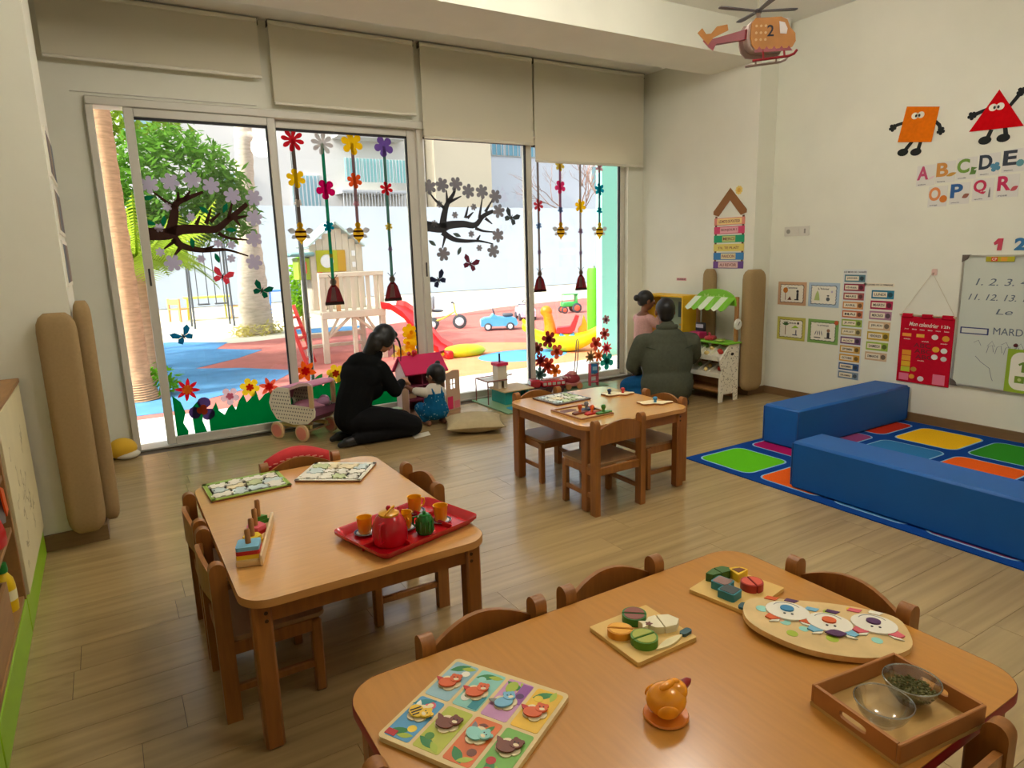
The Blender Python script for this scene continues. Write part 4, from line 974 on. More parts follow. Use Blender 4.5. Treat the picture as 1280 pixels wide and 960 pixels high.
# ---- politeness house on the column side
r = thing('word_house', 'paper house of coloured word strips under a brown roof', 'wall decoration', frame=frame((5.25, 4.545, 1.22), (0, -1, 0), (0, 0, 1)))
MB().prism([(-.20, .52), (-.20, .55), (0, .76), (.20, .55), (.20, .52), (.135, .50), (0, .645), (-.135, .50)], .002, .006).build('roof', M('brown_card', (150, 100, 56), .8), r, smooth=False)
for s_ in (-1, 1): MB().prism(rect(s_*.165-.012, 0, s_*.165+.012, .50), .001, .003).build('post', M('brown_card_dark', (110, 76, 52), .8), r, smooth=False)
for k, (c, wd, wf, c2) in enumerate((((110, 70, 140), 'AU REVOIR', .24, (226, 190, 180)), ((56, 130, 186), 'PARDON', .18, (230, 216, 170)), ((226, 210, 110), "S'IL TE PLAÎT", .30, (226, 210, 110)), ((20, 160, 110), 'MERCI', .16, (200, 210, 130)), ((214, 70, 110), 'BONJOUR !', .22, (236, 176, 180)), ((226, 140, 120), 'LES MOTS DE POLITESSE', .30, (240, 210, 140)))):
    y0 = .0+.083*k; o = MB().prism(rect(-.185, y0, .185, y0+.068), .003, .005).build('word_strip', C(c), r, smooth=False)
    MB().prism(rect(-wf/2, y0+.006, wf/2, y0+.062), .005, .0058).build('word_field', C(c2), o, smooth=False)
    mb = MB(); text(mb, wd, M('word_ink', (140, 70, 70), .7), 0, y0+.034, .0062, w=wf*.85, h=.028); mb.build('lettering', M('word_ink'), o)
r = thing('paper_sun', 'small yellow paper sun above the house roof', 'wall decoration', frame=frame((5.25, 4.445, 1.95), (0, -1, 0), (0, 0, 1)))
MB().prism(flower(9, .042, .75), 0, .002).build('sun_disc', C((236, 206, 110)), r, smooth=False); MB().prism(circ(.02, 12), .002, .003).build('sun_face', C((226, 176, 70)), r, smooth=False)
# ---- small pink sign on the niche wall above the yellow toy cabinet
r = thing('name_label', 'small pink printed label above the yellow toy cabinet', 'label', frame=frame((5.28, 5.19, 1.10), (0, -1, 0), (0, 0, 1)))
MB().prism(rect(-.07, -.014, .07, .014), 0, .0015).build('strip', C((214, 150, 150)), r, smooth=False); mb = MB(); text(mb, 'CUISINE', ink, 0, 0, .002, w=.12, h=.015); mb.build('lettering', ink, r)
# ---- photo strips on the side of the left column
for k, z in enumerate((2.0, 1.72, 1.45)):
    r = thing('photo_strip', ('upper', 'middle', 'lower')[k]+' framed photo strip on the column side beside the open door', 'photo', frame=frame((-.15, 4.45, z), (0, 1, 0), (0, 0, 1)))
    MB().prism(rect(-.3, -.12, .3, .12), 0, .008, top=paper).build('mount', paper, r, smooth=False)
    for q in range(3): MB().prism(rect(-.28+.19*q, -.10, -.11+.19*q, .10), .008, .009).build('photo', C(((110, 96, 92), (140, 120, 100), (96, 104, 110))[(q+k) % 3]), r, smooth=False)

# ================================================================== WOODEN HELICOPTER MOBILE
U = Vector((.853, -.521, 0)).normalized()
fm_ = frame((2.862, 2.306, 2.407), U, (0, 0, 1))
r = thing('helicopter_mobile', 'painted wooden toy helicopter with number 2 hanging from the ceiling', 'mobile', frame=fm_)
ocr = M('heli_ochre', (196, 124, 24), .5, var=.1, scale=20); hred = M('heli_red', (150, 12, 30), .4); hgr = M('heli_grey', (172, 150, 140), .5); slate = M('heli_slate', (86, 84, 92), .45)
fus = [(-.078, .06), (-.06, .085), (.06, .088), (.09, .075), (.105, .04), (.130, .015), (.134, -.02), (.12, -.045), (.08, -.06), (.0, -.065), (-.045, -.06), (-.07, -.035), (-.08, 0)]
pl = MB().prism(fus, .035, .043).build('side_plate', ocr, r); MB().prism([(a-.03, b-.012) for a, b in fus], -.043, -.035).build('side_plate', hgr, r)
MB().prism([(a*.96-.014, b*.9) for a, b in fus], -.035, .035).build('hull', hgr, r)
MB().prism([(.052, .068), (.078, .062), (.092, .035), (.088, .012), (.058, .015)], .043, .0445).build('window', M('heli_window', (226, 214, 206), .4), pl)
mb = MB(); text(mb, '2', ink, .012, .028, .0445, h=.05); mb.build('number', ink, pl)
mb = MB()
for k in range(5): mb.prism([(-.055+.035*k, -.062), (-.038+.035*k, -.040), (-.020+.035*k, -.062)], .043, .044)
mb.prism(stroke([(-.06, -.060), (.1, -.056)], .014, .012), .043, .0442); mb.build('zigzag_trim', hred, pl)
mb = MB()
for k in range(9): mb.prism(circ(.006, 10, -.055+.022*(k % 3), .05-.03*(k//3)), .043, .0442)
build_parts(mb, 'dot', M('heli_cream', (222, 180, 110), .5), pl)
b = MB().prism([(-.07, .052), (-.07, .005), (-.255, -.018), (-.275, .002)], -.014, .014).build('tail_boom', hred, r)
MB().prism([(-.325, .035), (-.305, .055), (-.285, .028), (-.262, .030), (-.235, .060), (-.185, .068), (-.18, .042), (-.25, .012), (-.275, -.02)], .014, .020).build('tail_fin', ocr, b)
MB().prism([(-.30, .0), (-.272, -.03), (-.25, -.045), (-.235, -.015), (-.262, .01)], .0145, .0195).build('tail_tip', hred, b)
for zz, m_ in ((.052, hred), (-.052, hgr)):
    MB().tube([(-.07, -.105, zz), (.10, -.088, zz), (.125, -.078, zz), (.138, -.062, zz)], .006, 8).build('skid', m_, r)
    for a in (-.02, .08): MB().tube([(a, -.06, zz*.85), (a, -.097 + .03*(a > 0)*.3, zz)], .005, 8).build('skid_strut', m_, r)
MB().tube([(-.03, .085, 0), (-.035, .125, 0)], .010, 10).build('mast', hgr, r)
rot = MB().tube([(-.035, .118, 0), (-.036, .135, 0)], .016, 14).build('rotor_hub', slate, r)
for a in (.15, .15+PI/2, .15+PI, .15+1.5*PI):
    T = Matrix.Translation((-.035, .128, 0)) @ Matrix.Rotation(a, 4, 'Y') @ Matrix.Rotation(.06, 4, 'Z')
    T = T @ Matrix(((1, 0, 0, 0), (0, 0, 1, 0), (0, -1, 0, 0), (0, 0, 0, 1)))
    MB().prism([(.008, -.010), (.16, -.017), (.195, -.014), (.20, 0), (.195, .014), (.16, .017), (.008, .010)], -.002, .002, T=T).build('rotor_blade', slate, rot)
MB().tube([(-.035, .135, 0), (-.035, .943, 0)], .0012, 5).build('hanging_cord', M('string'), r)
# ================================================================== FLOOR TOYS
def yz(x): return Matrix(((0, 0, 1, x), (1, 0, 0, 0), (0, 1, 0, 0), (0, 0, 0, 1)))          # poly (y,z) extruded along x
def xz(y): return Matrix(((1, 0, 0, 0), (0, 0, -1, y), (0, 1, 0, 0), (0, 0, 0, 1)))         # poly (x,z) extruded towards -y
# ---- pillow
r = thing('floor_pillow', 'plump beige cushion lying on the floor by the dollhouse', 'cushion', (2.50, 4.76, 0), -.42)
mb = MB(); n = 14; vs = []
for sgn in (1, -1):
    for i in range(n+1):
        for j in range(n+1):
            u, v = 2*i/n-1, 2*j/n-1; e = (1-abs(u)**3.0)*(1-abs(v)**3.0); pinch = 1-.07*(1-abs(u)**2)*(abs(v) > .99)-.07*(1-abs(v)**2)*(abs(u) > .99)
            px_, py_ = u*.235*(1-.10*(1-u*u)*v*v*0), v*.215
            px_ *= 1-.08*(1-v*v) if abs(u) > .6 else 1; py_ *= 1-.08*(1-u*u) if abs(v) > .6 else 1
            vs.append((px_, py_, .066+sgn*.062*max(e, 0)**.5+.006*math.sin(5*u+3*v)*e))
N = (n+1)**2; fs = []
for i in range(n):
    for j in range(n):
        a = i*(n+1)+j; q = (a, a+n+1, a+n+2, a+1); fs += [q, tuple(N+k for k in q[::-1])]
mb.add(vs, fs).build('pillow_body', M('beige_linen', (188, 170, 132), .9, spec=.1, var=.06, scale=30, bump=.1), r, ang=180)
mb = MB(); e = [(.235*(1-.08*0)*a, .215*b, .066) for a, b in ((-1, -1), (0, -.92), (1, -1), (.92, 0), (1, 1), (0, .92), (-1, 1), (-.92, 0), (-1, -1))]
mb.tube(e, .005, 6, cap=False).build('piping', M('linen_dark', (158, 140, 102), .9), r)

# ---- doll pram
r = thing('doll_pram', 'wooden doll pram with polka-dot sides and pink lining', 'doll pram', (1.29, 5.462, 0), math.atan2(-.853, .522))
pm1 = M('pram_dots', (240, 232, 212), .5); pk = M('pram_pink', (222, 140, 168), .6); bw_ = M('pram_birch', (214, 178, 132), .5); pw_ = M('pram_wheelpink', (226, 140, 120), .5)
side = [(-.244, .288), (-.222, .345), (-.190, .39), (-.138, .42), (-.009, .42), (-.009, .285), (.24, .278), (.248, .25), (.24, .20), (.16, .14), (0, .122), (-.175, .155), (-.225, .225)]
for y_ in (-.122, .130):
    p_ = MB().prism(side, 0, .010, T=xz(y_)).build('side_board', pm1, r)
    mb = MB()
    for i in range(-8, 9):
        for j in range(10):
            a, b = i*.028+(.014 if j % 2 else 0), .14+j*.030; ins = False; q = [(x*.95, .27+(z-.27)*.93) for x, z in side]
            for k in range(len(q)):
                (x1, y1), (x2, y2) = q[k], q[(k+1) % len(q)]
                if (y1 > b) != (y2 > b) and a < (x2-x1)*(b-y1)/(y2-y1)+x1: ins = not ins
            if ins: mb.prism(circ(.0065, 8, a, b), 0, .0008, T=xz(y_-.010 if y_ < 0 else y_-.010))
    build_parts(mb, 'printed_dot', M('pram_dotgrey', (120, 116, 112), .6), p_)
    MB().prism(rect(.198, .275, .24, .455), 0, .014, T=xz(y_)).build('hood_post', bw_, r)
    MB().prism([(-.009, .42), (-.009, .405), (.12, .445), (.20, .455), (.24, .445), (.24, .462), (.20, .478), (.10, .468)], 0, .012, T=xz(y_)).build('hood_rim', M('pram_rim', (232, 196, 196), .5), r)
hp = [(-.244, .29), (-.222, .345), (-.19, .39), (-.138, .42), (-.009, .425), (.10, .468), (.20, .476), (.236, .455)]
mb = MB(); vs = [(x, y_, z) for x, z in hp for y_ in (-.122, .12)]+[(x*.97, y_, z-.01) for x, z in hp for y_ in (-.122, .12)]; k = len(hp)*2
mb.add(vs, [(2*i, 2*i+1, 2*i+3, 2*i+2) for i in range(len(hp)-1)]+[(k+2*i, k+2*i+2, k+2*i+3, k+2*i+1) for i in range(len(hp)-1)]).build('hood', pk, r)
mb = MB(); fl_ = [(-.225, .225), (-.175, .165), (0, .132), (.16, .15), (.232, .205), (.24, .27)]; vs = [(x, y_, z) for x, z in fl_ for y_ in (-.122, .12)]
mb.add(vs, [(2*i, 2*i+2, 2*i+3, 2*i+1) for i in range(len(fl_)-1)]+[]).build('lining', M('pram_mauve', (150, 92, 120), .7), r)
mb = MB(); mb.sph((.08, .0, .27), (.15, .10, .035)); mb.build('blanket', M('pram_blanket', (214, 150, 176), .8), r)
mb = MB(); mb.sph((.19, .03, .295), (.055, .05, .035)); mb.sph((.16, .08, .30), (.05, .03, .04)); mb.build('pillow', M('pram_lilac', (196, 150, 186), .8), r)
for x_ in (-.143, .124):
    for y_ in (-.160, .165):
        T = Matrix.Translation((x_, y_, .070)) @ Matrix.Rotation(PI/2, 4, 'X')
        w_ = MB().lathe([(0, -.012), (.060, -.012), (.069, -.008), (.069, .008), (.060, .012), (0, .012)], 28, T=T).build('wheel', bw_, r)
        MB().lathe([(0, .0125), (.052, .0125), (.052, .0145), (0, .0145)], 24, T=T).build('wheel_face', pw_, w_)
    MB().tube([(x_, -.16, .07), (x_, .165, .07)], .008, 8).build('axle', bw_, r)
MB().box((0, -.09, .105), (.32, .03, .03), bev=.006).build('chassis_bar', M('pram_yellowwood', (206, 186, 110), .5), r)
MB().box((0, .09, .105), (.32, .03, .03), bev=.006).build('chassis_bar', M('pram_yellowwood'), r)

# ---- dollhouse
r = thing('dollhouse', 'wooden dollhouse with bright pink roof and open hinged wall', 'dollhouse', (2.40, 5.61, 0), .05)
pv = M('doll_maroon', (122, 34, 62), .6); pr = M('doll_roof', (214, 30, 92), .5); pw = M('doll_wall', (204, 168, 140), .6); pg = M('doll_gable', (226, 196, 200), .6)
MB().box((0, 0, .008), (.40, .24, .016)).build('base', pw, r, smooth=False)
MB().box((0, .114, .21), (.38, .012, .40)).build('back_wall', pv, r, smooth=False)
for s_ in (-1, 1): MB().prism([(-.12, 0.016), (.12, .016), (.12, .40), (0, .53), (-.12, .40)], 0, .012, T=yz(s_*.185-.006)).build('gable_wall', pg if s_ < 0 else pw, r, smooth=False)
for z in (.145, .275, .405): MB().box((0, 0, z), (.358, .225, .010)).build('storey_floor', pv, r, smooth=False)
MB().box((-.03, .0, .21), (.010, .215, .38)).build('partition', pv, r, smooth=False)
for s_ in (-1, 1):
    MB().prism([(0, .545), (0, .533), (s_*.145, .383), (s_*.155, .395)], -.215, .215, T=yz(0)).build('roof_slope', pr, r, smooth=False)
ch = MB().prism(circ(.013, 14), 0, .008, T=Matrix.Translation((-.07, -.02, .545)) @ Matrix.Rotation(PI/2, 4, 'X')).build('red_ball', M('doll_red', (196, 16, 28), .4), r)
for x_, rr in ((-.10, .02), (-.045, .026)):
    mb = MB(); mb.sph((x_, .0, .545+rr*.75), rr); mb.build('red_ball', M('doll_red'), r)
for x_, y_, sz in ((-.10, 0, (.08, .06, .05)), (.06, .02, (.10, .07, .04)), (.10, .0, (.05, .05, .07))):
    MB().box((x_, y_, .15+sz[2]/2), sz, bev=.006).build('doll_furniture', bw_, r)
# hinged right wall with a cross window
pn = empty('hinged_wall'); pn.parent = r; pn.location = (.195, -.12, 0); pn.rotation_euler = (0, 0, .28)
bpy.data.objects.remove(pn)
T = Matrix.Translation((.195, -.12, 0)) @ Matrix.Rotation(.30, 4, 'Z')
mb = MB(); w_, h_ = .18, .355; wx0, wx1, wz0, wz1 = .055, .125, .20, .29
for q in (rect(0, 0, wx0, h_), rect(wx1, 0, w_, h_+0), rect(wx0, 0, wx1, wz0), rect(wx0, wz1, wx1, h_)): mb.prism(q, 0, .010, T=T @ xz(0))
mb.prism(rect((wx0+wx1)/2-.004, wz0, (wx0+wx1)/2+.004, wz1), .002, .008, T=T @ xz(0)); mb.prism(rect(wx0, (wz0+wz1)/2-.004, wx1, (wz0+wz1)/2+.004), .002, .008, T=T @ xz(0))
pn = mb.build('hinged_wall', pw, r, smooth=False)
mb = MB(); mb.prism(rect(.01, .01, .08, .13), .010, .0115, pr, T @ xz(0)); mb.prism(rect(.10, .01, .17, .08), .010, .0115, M('doll_pinkpaint', (220, 120, 130), .6), T @ xz(0)); mb.prism([(.0, h_), (.18, h_), (.17, h_+.012), (.09, h_+.02)], 0, .010, pw, T @ xz(0)); build_parts(mb, 'painted_panel', pr, pn, smooth=False)
T = Matrix.Translation((-.195, -.12, 0)) @ Matrix.Rotation(.85, 4, 'Z')
MB().prism(rect(-.17, 0, 0, .30), 0, .010, T=T @ xz(0)).build('hinged_wall', pw, r, smooth=False)
r = thing('toy_block', 'small green toy bed block beside the kneeling person in black', 'toy', (2.06, 5.42, 0), .1)
MB().box((0, 0, .06), (.10, .09, .10), bev=.008).build('block', M('block_green', (60, 170, 70), .5), r); MB().box((0, -.046, .06), (.08, .004, .012)).build('slat', M('block_light', (150, 214, 150), .5), r); MB().box((0, 0, .115), (.12, .10, .012), bev=.003).build('top', M('block_pale', (196, 214, 180), .5), r)

# ---- toy garage
r = thing('toy_garage', 'wooden toy garage with pink-capped tower and teal ground floor', 'toy garage', (3.28, 5.37, 0), 0)
MB().box((0, 0, .006), (.60, .70, .012), bev=.003).build('base_plate', M('garage_green', (120, 156, 110), .5), r)
MB().prism(rrect(.25, .20, .03, -.08, -.24), .012, .014).build('blue_apron', M('garage_cyan', (20, 150, 186), .5), r)
gt = M('garage_teal', (30, 150, 140), .5); gb = M('garage_beech', (206, 176, 130), .5)
MB().box((-.14, .08, .075), (.012, .26, .125)).build('wall', gt, r, smooth=False); MB().box((.10, .08, .075), (.012, .26, .125)).build('wall', gt, r, smooth=False)
MB().box((-.02, .205, .075), (.24, .012, .125)).build('wall', gt, r, smooth=False); MB().box((-.10, -.045, .075), (.08, .012, .125)).build('wall', gt, r, smooth=False)
for x_ in (-.04, .02, .08): MB().box((x_, -.045, .075), (.012, .014, .125)).build('pillar', M('garage_darkpost', (70, 84, 84), .5), r, smooth=False)
MB().box((-.01, .07, .144), (.34, .32, .012), bev=.003).build('deck', gb, r)
tw = MB()
for q in ((-.1475, .12, .005, .1), (-.0525, .12, .005, .1)): tw.box((q[0], q[1], .26), (q[2], q[3], .22))
tw.box((-.10, .1675, .26), (.09, .005, .22)); tw.box((-.10, .0725, .30), (.09, .005, .14)); tw.box((-.13, .0725, .19), (.03, .005, .08)); tw.box((-.07, .0725, .19), (.03, .005, .08))
tw.build('tower', M('garage_cream', (214, 206, 184), .5), r, smooth=False)
MB().box((-.10, .12, .385), (.125, .125, .030), bev=.004).build('tower_cap', M('garage_pink', (206, 30, 80), .5), r)
MB().tube([(-.10, .12, .40), (-.10, .12, .485)], .009, 10).build('mast', M('garage_navy', (36, 36, 70), .4), r)
mr = M('garage_rod', (150, 96, 84), .4); gp = [(-.27, .06), (-.27, .30), (.10, .33), (.12, .26), (.02, .22)]
MB().tube([(a, b, .235) for a, b in gp]+[(-.06, .05, .235), (-.27, .06, .235)], .006, 8).build('upper_ramp_rail', mr, r)
for a, b in ((-.27, .06), (-.27, .30), (.10, .33)): MB().tube([(a, b, .012), (a, b, .235)], .006, 8).build('post', mr, r)
MB().prism([(-.26, .07), (-.26, .29), (.09, .32), (.0, .22), (-.06, .06)], .222, .229).build('upper_deck', M('garage_glassdeck', (206, 200, 190), .4), r)
MB().prism([(0, .014), (.16, .014), (0, .13)], 0, .08, T=TR(.10, -.02, 0) @ xz(0)).build('ramp', gt, r, smooth=False)
# ---- fire truck
r = thing('fire_truck', 'shiny red toy truck beside the toy garage', 'toy truck', (3.80, 5.60, .0), -.25)
tr_ = M('truck_red', (176, 26, 44), .2, coat=.4); trd = M('truck_dark', (60, 22, 26), .5)
MB().box((0, 0, .052), (.38, .12, .03), bev=.006).build('chassis', trd, r)
MB().box((-.135, 0, .105), (.11, .125, .09), bev=.018).build('cab', tr_, r)
MB().box((.06, 0, .095), (.26, .12, .065), bev=.012).build('bed', tr_, r)
MB().box((-.192, 0, .118), (.006, .09, .04), bev=.002).build('windscreen', M('truck_glass', (190, 200, 206), .1), r)
for k in range(5): MB().box((-.04+.05*k, -.0615, .10), (.035, .004, .028), bev=.001).build('locker', M('truck_chrome', (226, 214, 214), .2, .6), r)
for x_ in (-.13, .0, .13):
    for s_ in (-1, 1): MB().tube([(x_, s_*.05, .036), (x_, s_*.068, .036)], .036, 18).build('wheel', trd, r)
for s_ in (-1, 1): MB().tube([(-.06, s_*.025, .140), (.20, s_*.025, .150)], .005, 6).build('ladder_rail', M('truck_chrome'), r)
for k in range(7): MB().tube([(-.04+.037*k, -.025, .141+.0014*k), (-.04+.037*k, .025, .141+.0014*k)], .004, 6).build('ladder_rung', M('truck_chrome'), r)
# ---- push-along toy with tall handle
r = thing('push_toy', 'pink and red push-along toy car with a tall loop handle', 'toy', (4.11, 5.60, .004), -.2)
pb = M('push_red', (150, 40, 50), .4); pb2 = M('push_pink', (206, 130, 124), .5)
mb = MB(); mb.sph((0, 0, .095), (.10, .075, .07), seg=20, rings=12); mb.build('car_shell', pb, r)
MB().box((0, 0, .05), (.20, .14, .05), bev=.015).build('car_base', pb2, r)
mb = MB(); mb.sph((.01, 0, .15), (.055, .05, .035)); mb.build('cabin', pb2, r)
for k in (-1, 0, 1): MB().tube([(-.07+.03*k, -.07, .13), (-.06+.03*k, .07, .13)], .007, 6).build('stripe', M('push_pale', (226, 180, 170), .5), r)
for x_ in (-.065, .065):
    for s_ in (-1, 1): MB().tube([(x_, s_*.07, .032), (x_, s_*.088, .032)], .032, 16).build('wheel', M('push_wood', (190, 130, 80), .5), r)
MB().tube([(.05, -.028, .15), (.07, -.026, .34), (.08, -.024, .50), (.08, 0, .515), (.08, .024, .50), (.07, .026, .34), (.05, .028, .15)], .006, 8).build('loop_handle', M('push_handle', (150, 140, 132), .4), r)
# ---- little traffic tower toy
r = thing('lift_toy', 'narrow red toy stand with a blue box at the top', 'toy', (4.38, 5.56, .004), -.2)
for s_ in (-1, 1): MB().box((s_*.045, 0, .12), (.014, .05, .24), bev=.003).build('upright', M('lift_red', (196, 70, 84), .5), r)
for z in (.04, .11): MB().box((0, 0, z), (.076, .05, .012)).build('shelf', M('lift_red'), r, smooth=False)
MB().box((0, 0, .185), (.076, .06, .10), bev=.006).build('blue_box', M('lift_blue', (50, 130, 190), .5), r); MB().box((0, -.031, .19), (.05, .003, .04)).build('screen', M('lift_pale', (160, 206, 226), .4), r)
MB().box((0, 0, .25), (.10, .06, .012), bev=.003).build('cap', M('lift_white', (226, 226, 222), .5), r)
# ---- green play mat
o = MB().prism(rrect(.62, .26, .02, 4.24, 5.62), .0004, .0038).build('play_mat', M('mat_green', (120, 150, 110), .9, var=.1, scale=40)); tag(o, 'thin green mat under the push-along toy', 'mat')
o = MB().prism([(1.98, 4.80), (2.13, 4.83), (2.16, 4.94), (2.0, 4.92)], .0003, .0012).build('paper_sheet', M('paper_sheet_white', (224, 216, 196), .8)); tag(o, 'sheet of white paper on the floor beside the dollhouse', 'paper')

# ---- toy market stall
r = thing('market_stall', 'wooden toy market stall with lime awning and slanted bins', 'toy stall', (4.785, 4.195, 0), 0)   # local x: depth, y: length
cb = M('stall_cream', (236, 230, 208), .5); lm = M('stall_lime', (126, 196, 40), .45); sw = M('stall_wood', (176, 124, 66), .5, var=.1, scale=9)
sp = [(0, 0), (.045, 0), (.055, .07), (.195, .07), (.205, 0), (.25, 0), (.25, .535), (.12, .535), (0, .40), (.0, .36), (.028, .30), (.0, .245)]
for k, y_ in enumerate((.014, .56)):
    p_ = MB().prism(sp, 0, .014, T=xz(y_)).build('side_panel', cb, r, smooth=False)
    if k == 0:
        mb = MB(); rnd = random.Random(9)
        for i in range(150):
            a, b = rnd.uniform(.012, .24), rnd.uniform(.02, .52); ins = False; q = [(.125+(x-.125)*.94, z) for x, z in sp]
            for j in range(len(q)):
                (x1, y1), (x2, y2) = q[j], q[(j+1) % len(q)]
                if (y1 > b) != (y2 > b) and a < (x2-x1)*(b-y1)/(y2-y1)+x1: ins = not ins
            if ins:
                an = rnd.uniform(0, 3); d_ = Vector((math.cos(an), math.sin(an)))*.008; mb.prism(stroke([(a-d_.x, b-d_.y), (a+d_.x, b+d_.y)], .004, .003), 0, .0006, T=xz(0))
        stuff(mb.build('printed_ticks', M('stall_tick', (120, 104, 70), .6), p_))
        MB().prism(circ(.022, 14, .16, .445, .014), 0, .001, T=xz(0)).build('hand_hole', M('stall_hole', (40, 34, 24), .8), p_)
MB().box((.235, .287, .27), (.012, .53, .50)).build('back_panel', sw, r, smooth=False)
MB().box((.17, .287, .545), (.20, .60, .018), bev=.004).build('counter', lm, r)
for z0, z1, x0 in ((.40, .50, .0), (.24, .33, .01)):
    MB().prism([(x0, z0), (x0+.19, z1+.0), (x0+.19, z1-.012), (x0, z0-.012)], 0, .53, T=TR(0, .549, 0) @ xz(0)).build('slanted_tray', cb, r, smooth=False)
    MB().box((x0+.004, .287, z0+.012), (.010, .53, .045)).build('tray_lip', cb, r, smooth=False)
    for y_ in (.16, .29, .42): MB().prism([(x0, z0), (x0+.19, z1), (x0+.19, z1+.035), (x0, z0+.035)], 0, .008, T=TR(0, y_, 0) @ xz(0)).build('divider', cb, r, smooth=False)
MB().box((.12, .287, .10), (.22, .53, .012)).build('bottom_shelf', sw, r, smooth=False)
for y_ in (.028, .50): MB().box((.232, y_, .76), (.030, .034, .42), bev=.004).build('post', sw, r)
n = 12; ar = [(.26-.245*math.cos(PI*k/n), .885+.155*math.sin(PI*k/n)**.7) for k in range(n+1)]
MB().prism(ar+[(.50, .89), (.02, .89)], 0, .022, T=yz(.19)).build('awning_arch', lm, r)
for k in range(6):
    a0, a1 = .015+.082*k, .015+.082*(k+1); T = Matrix.Translation((.19, 0, .965)) @ Matrix.Rotation(-.62, 4, 'Y')
    q = MB(); q.add([(0, a0, 0), (0, a1, 0), (-.17, a1, 0), (-.185, (a0*.3+a1*.7), -.008), (-.19, (a0+a1)/2, -.011), (-.185, a0*.7+a1*.3, -.008), (-.17, a0, 0)]+[(0, a0, -.006), (0, a1, -.006), (-.17, a1, -.006), (-.19, (a0+a1)/2, -.017), (-.17, a0, -.006)], [(0, 1, 2, 3, 4, 5, 6), (11, 10, 9, 8, 7), (2, 9, 10, 4, 3), (4, 10, 11, 6, 5)], None, T)
    q.build('awning_stripe', lm if k % 2 == 0 else M('stall_awningwhite', (226, 236, 206), .5), r, smooth=False)
mb = MB(); text(mb, "Marché", M('stall_palegreen', (186, 226, 120), .5), 0, 0, 0, w=.26, h=.05)
o = mb.build('lettering', M('stall_palegreen'), r); o.matrix_local = frame((.187, .26, .965), (0, -1, 0), (0, 0, 1))
T = Matrix.Translation((.21, .0, .72)) @ Matrix.Rotation(PI/2, 4, 'X')
c_ = MB().lathe([(0, 0), (.048, 0), (.052, .006), (.048, .014), (0, .016)], 24, T=T).build('clock', M('clock_white', (236, 236, 222), .4), r); MB().prism([(-.003, -.01), (.003, -.01), (.002, .03), (-.002, .03)], .016, .018, T=T @ Matrix.Rotation(-.6, 4, 'Z')).build('clock_hand', blk, c_)
rnd = random.Random(3)
for k in range(14):
    y_ = .05+.115*(k % 4)+rnd.uniform(0, .06); z_ = (.455 if k < 8 else .29)+rnd.uniform(-.006, .006); col = [(200, 60, 40), (226, 196, 120), (120, 150, 60), (206, 206, 196)][k % 4]
    x_ = rnd.uniform(.04, .14); zz = ((.40 if k < 8 else .24)+(.10 if k < 8 else .09)*x_/.19)+.024
    o = thing('toy_food', ('red', 'cream', 'green', 'white')[k % 4]+(' toy fruit in the upper bin of the market stall' if k < 8 else ' toy fruit in the lower bin of the market stall'), 'toy food', (4.785+x_, 4.195+y_, zz-.022), rnd.uniform(0, 3), 'toy food in the stall bins')
    mb = MB(); mb.sph((0, 0, .022), (.026, .02, .02), seg=10, rings=7); mb.build('fruit', C(col), o); MB().tube([(0, 0, .040), (.003, 0, .050)], .003, 6).build('stem', brn, o)
r = thing('cash_register', 'black and pink toy cash register on the stall counter', 'toy', (4.93, 4.61, .5548), 0)
MB().box((0, 0, .035), (.12, .13, .07), bev=.01).build('register_body', M('register_pink', (186, 40, 90), .45), r); MB().box((.035, 0, .11), (.03, .12, .09), bev=.008).build('display_back', M('register_black', (28, 28, 32), .4), r)
MB().box((.018, 0, .12), (.004, .09, .035)).build('display', M('register_grey', (190, 190, 200), .3), r, smooth=False); MB().box((-.062, 0, .03), (.004, .07, .022), bev=.001).build('drawer_front', M('register_white', (226, 214, 220), .4), r)
r = thing('toy_scanner', 'red toy scanner beside the cash register', 'toy', (4.93, 4.45, .5548), .3)
MB().box((0, 0, .02), (.09, .09, .04), bev=.01).build('scanner_body', M('scan_red', (196, 60, 70), .45), r); MB().tube([(0, 0, .04), (.0, .02, .07)], .012, 10).build('scanner_grip', M('scan_red'), r)
r = thing('toy_plate', 'pale green toy dish on the stall counter', 'toy', (4.90, 4.31, .5548), 0)
MB().lathe([(0, 0), (.03, 0), (.05, .012), (.048, .012), (.03, .004), (0, .004)], 20).build('dish', M('dish_green', (190, 206, 110), .4), r); MB().tube([(.03, .0, .012), (.09, .02, .014)], .006, 8).build('dish_handle', M('dish_green'), r)
# ---- yellow toy cabinet
r = thing('toy_cabinet', 'yellow wooden toy kitchen cabinet against the column', 'toy kitchen', (5.025, 5.08, 0), 0)
yc = M('cab_yellow', (236, 186, 30), .5); yb = M('cab_face', (176, 206, 190), .5)
for s_ in (-1, 1): MB().box((0, s_*.27, .48), (.24, .016, .96), bev=.003).build('side', yc, r)
for z in (.06, .52, .95): MB().box((0, 0, z), (.24, .53, .016)).build('board', yc, r, smooth=False)
MB().box((.11, 0, .50), (.012, .53, .90)).build('back', yb, r, smooth=False)
d_ = MB().box((-.112, -.10, .29), (.014, .30, .42), bev=.003).build('door', yc, r); MB().tube([(-.125, -.22, .30), (-.125, -.22, .36)], .006, 8).build('handle', M('cab_knob', (120, 90, 40), .4), d_)
MB().box((.09, -.12, .80), (.02, .20, .16), bev=.004).build('panel', M('cab_dark', (60, 90, 100), .4), r)
for k in range(8): MB().box((.10, -.20+.055*(k % 4), .64-.05*(k//4)), (.006, .03, .02), bev=.002).build('button', M('cab_button', (206, 186, 110), .5), r)
MB().box((-.02, .16, .60), (.12, .14, .14), bev=.01).build('oven_box', M('cab_orange', (226, 150, 30), .5), r)
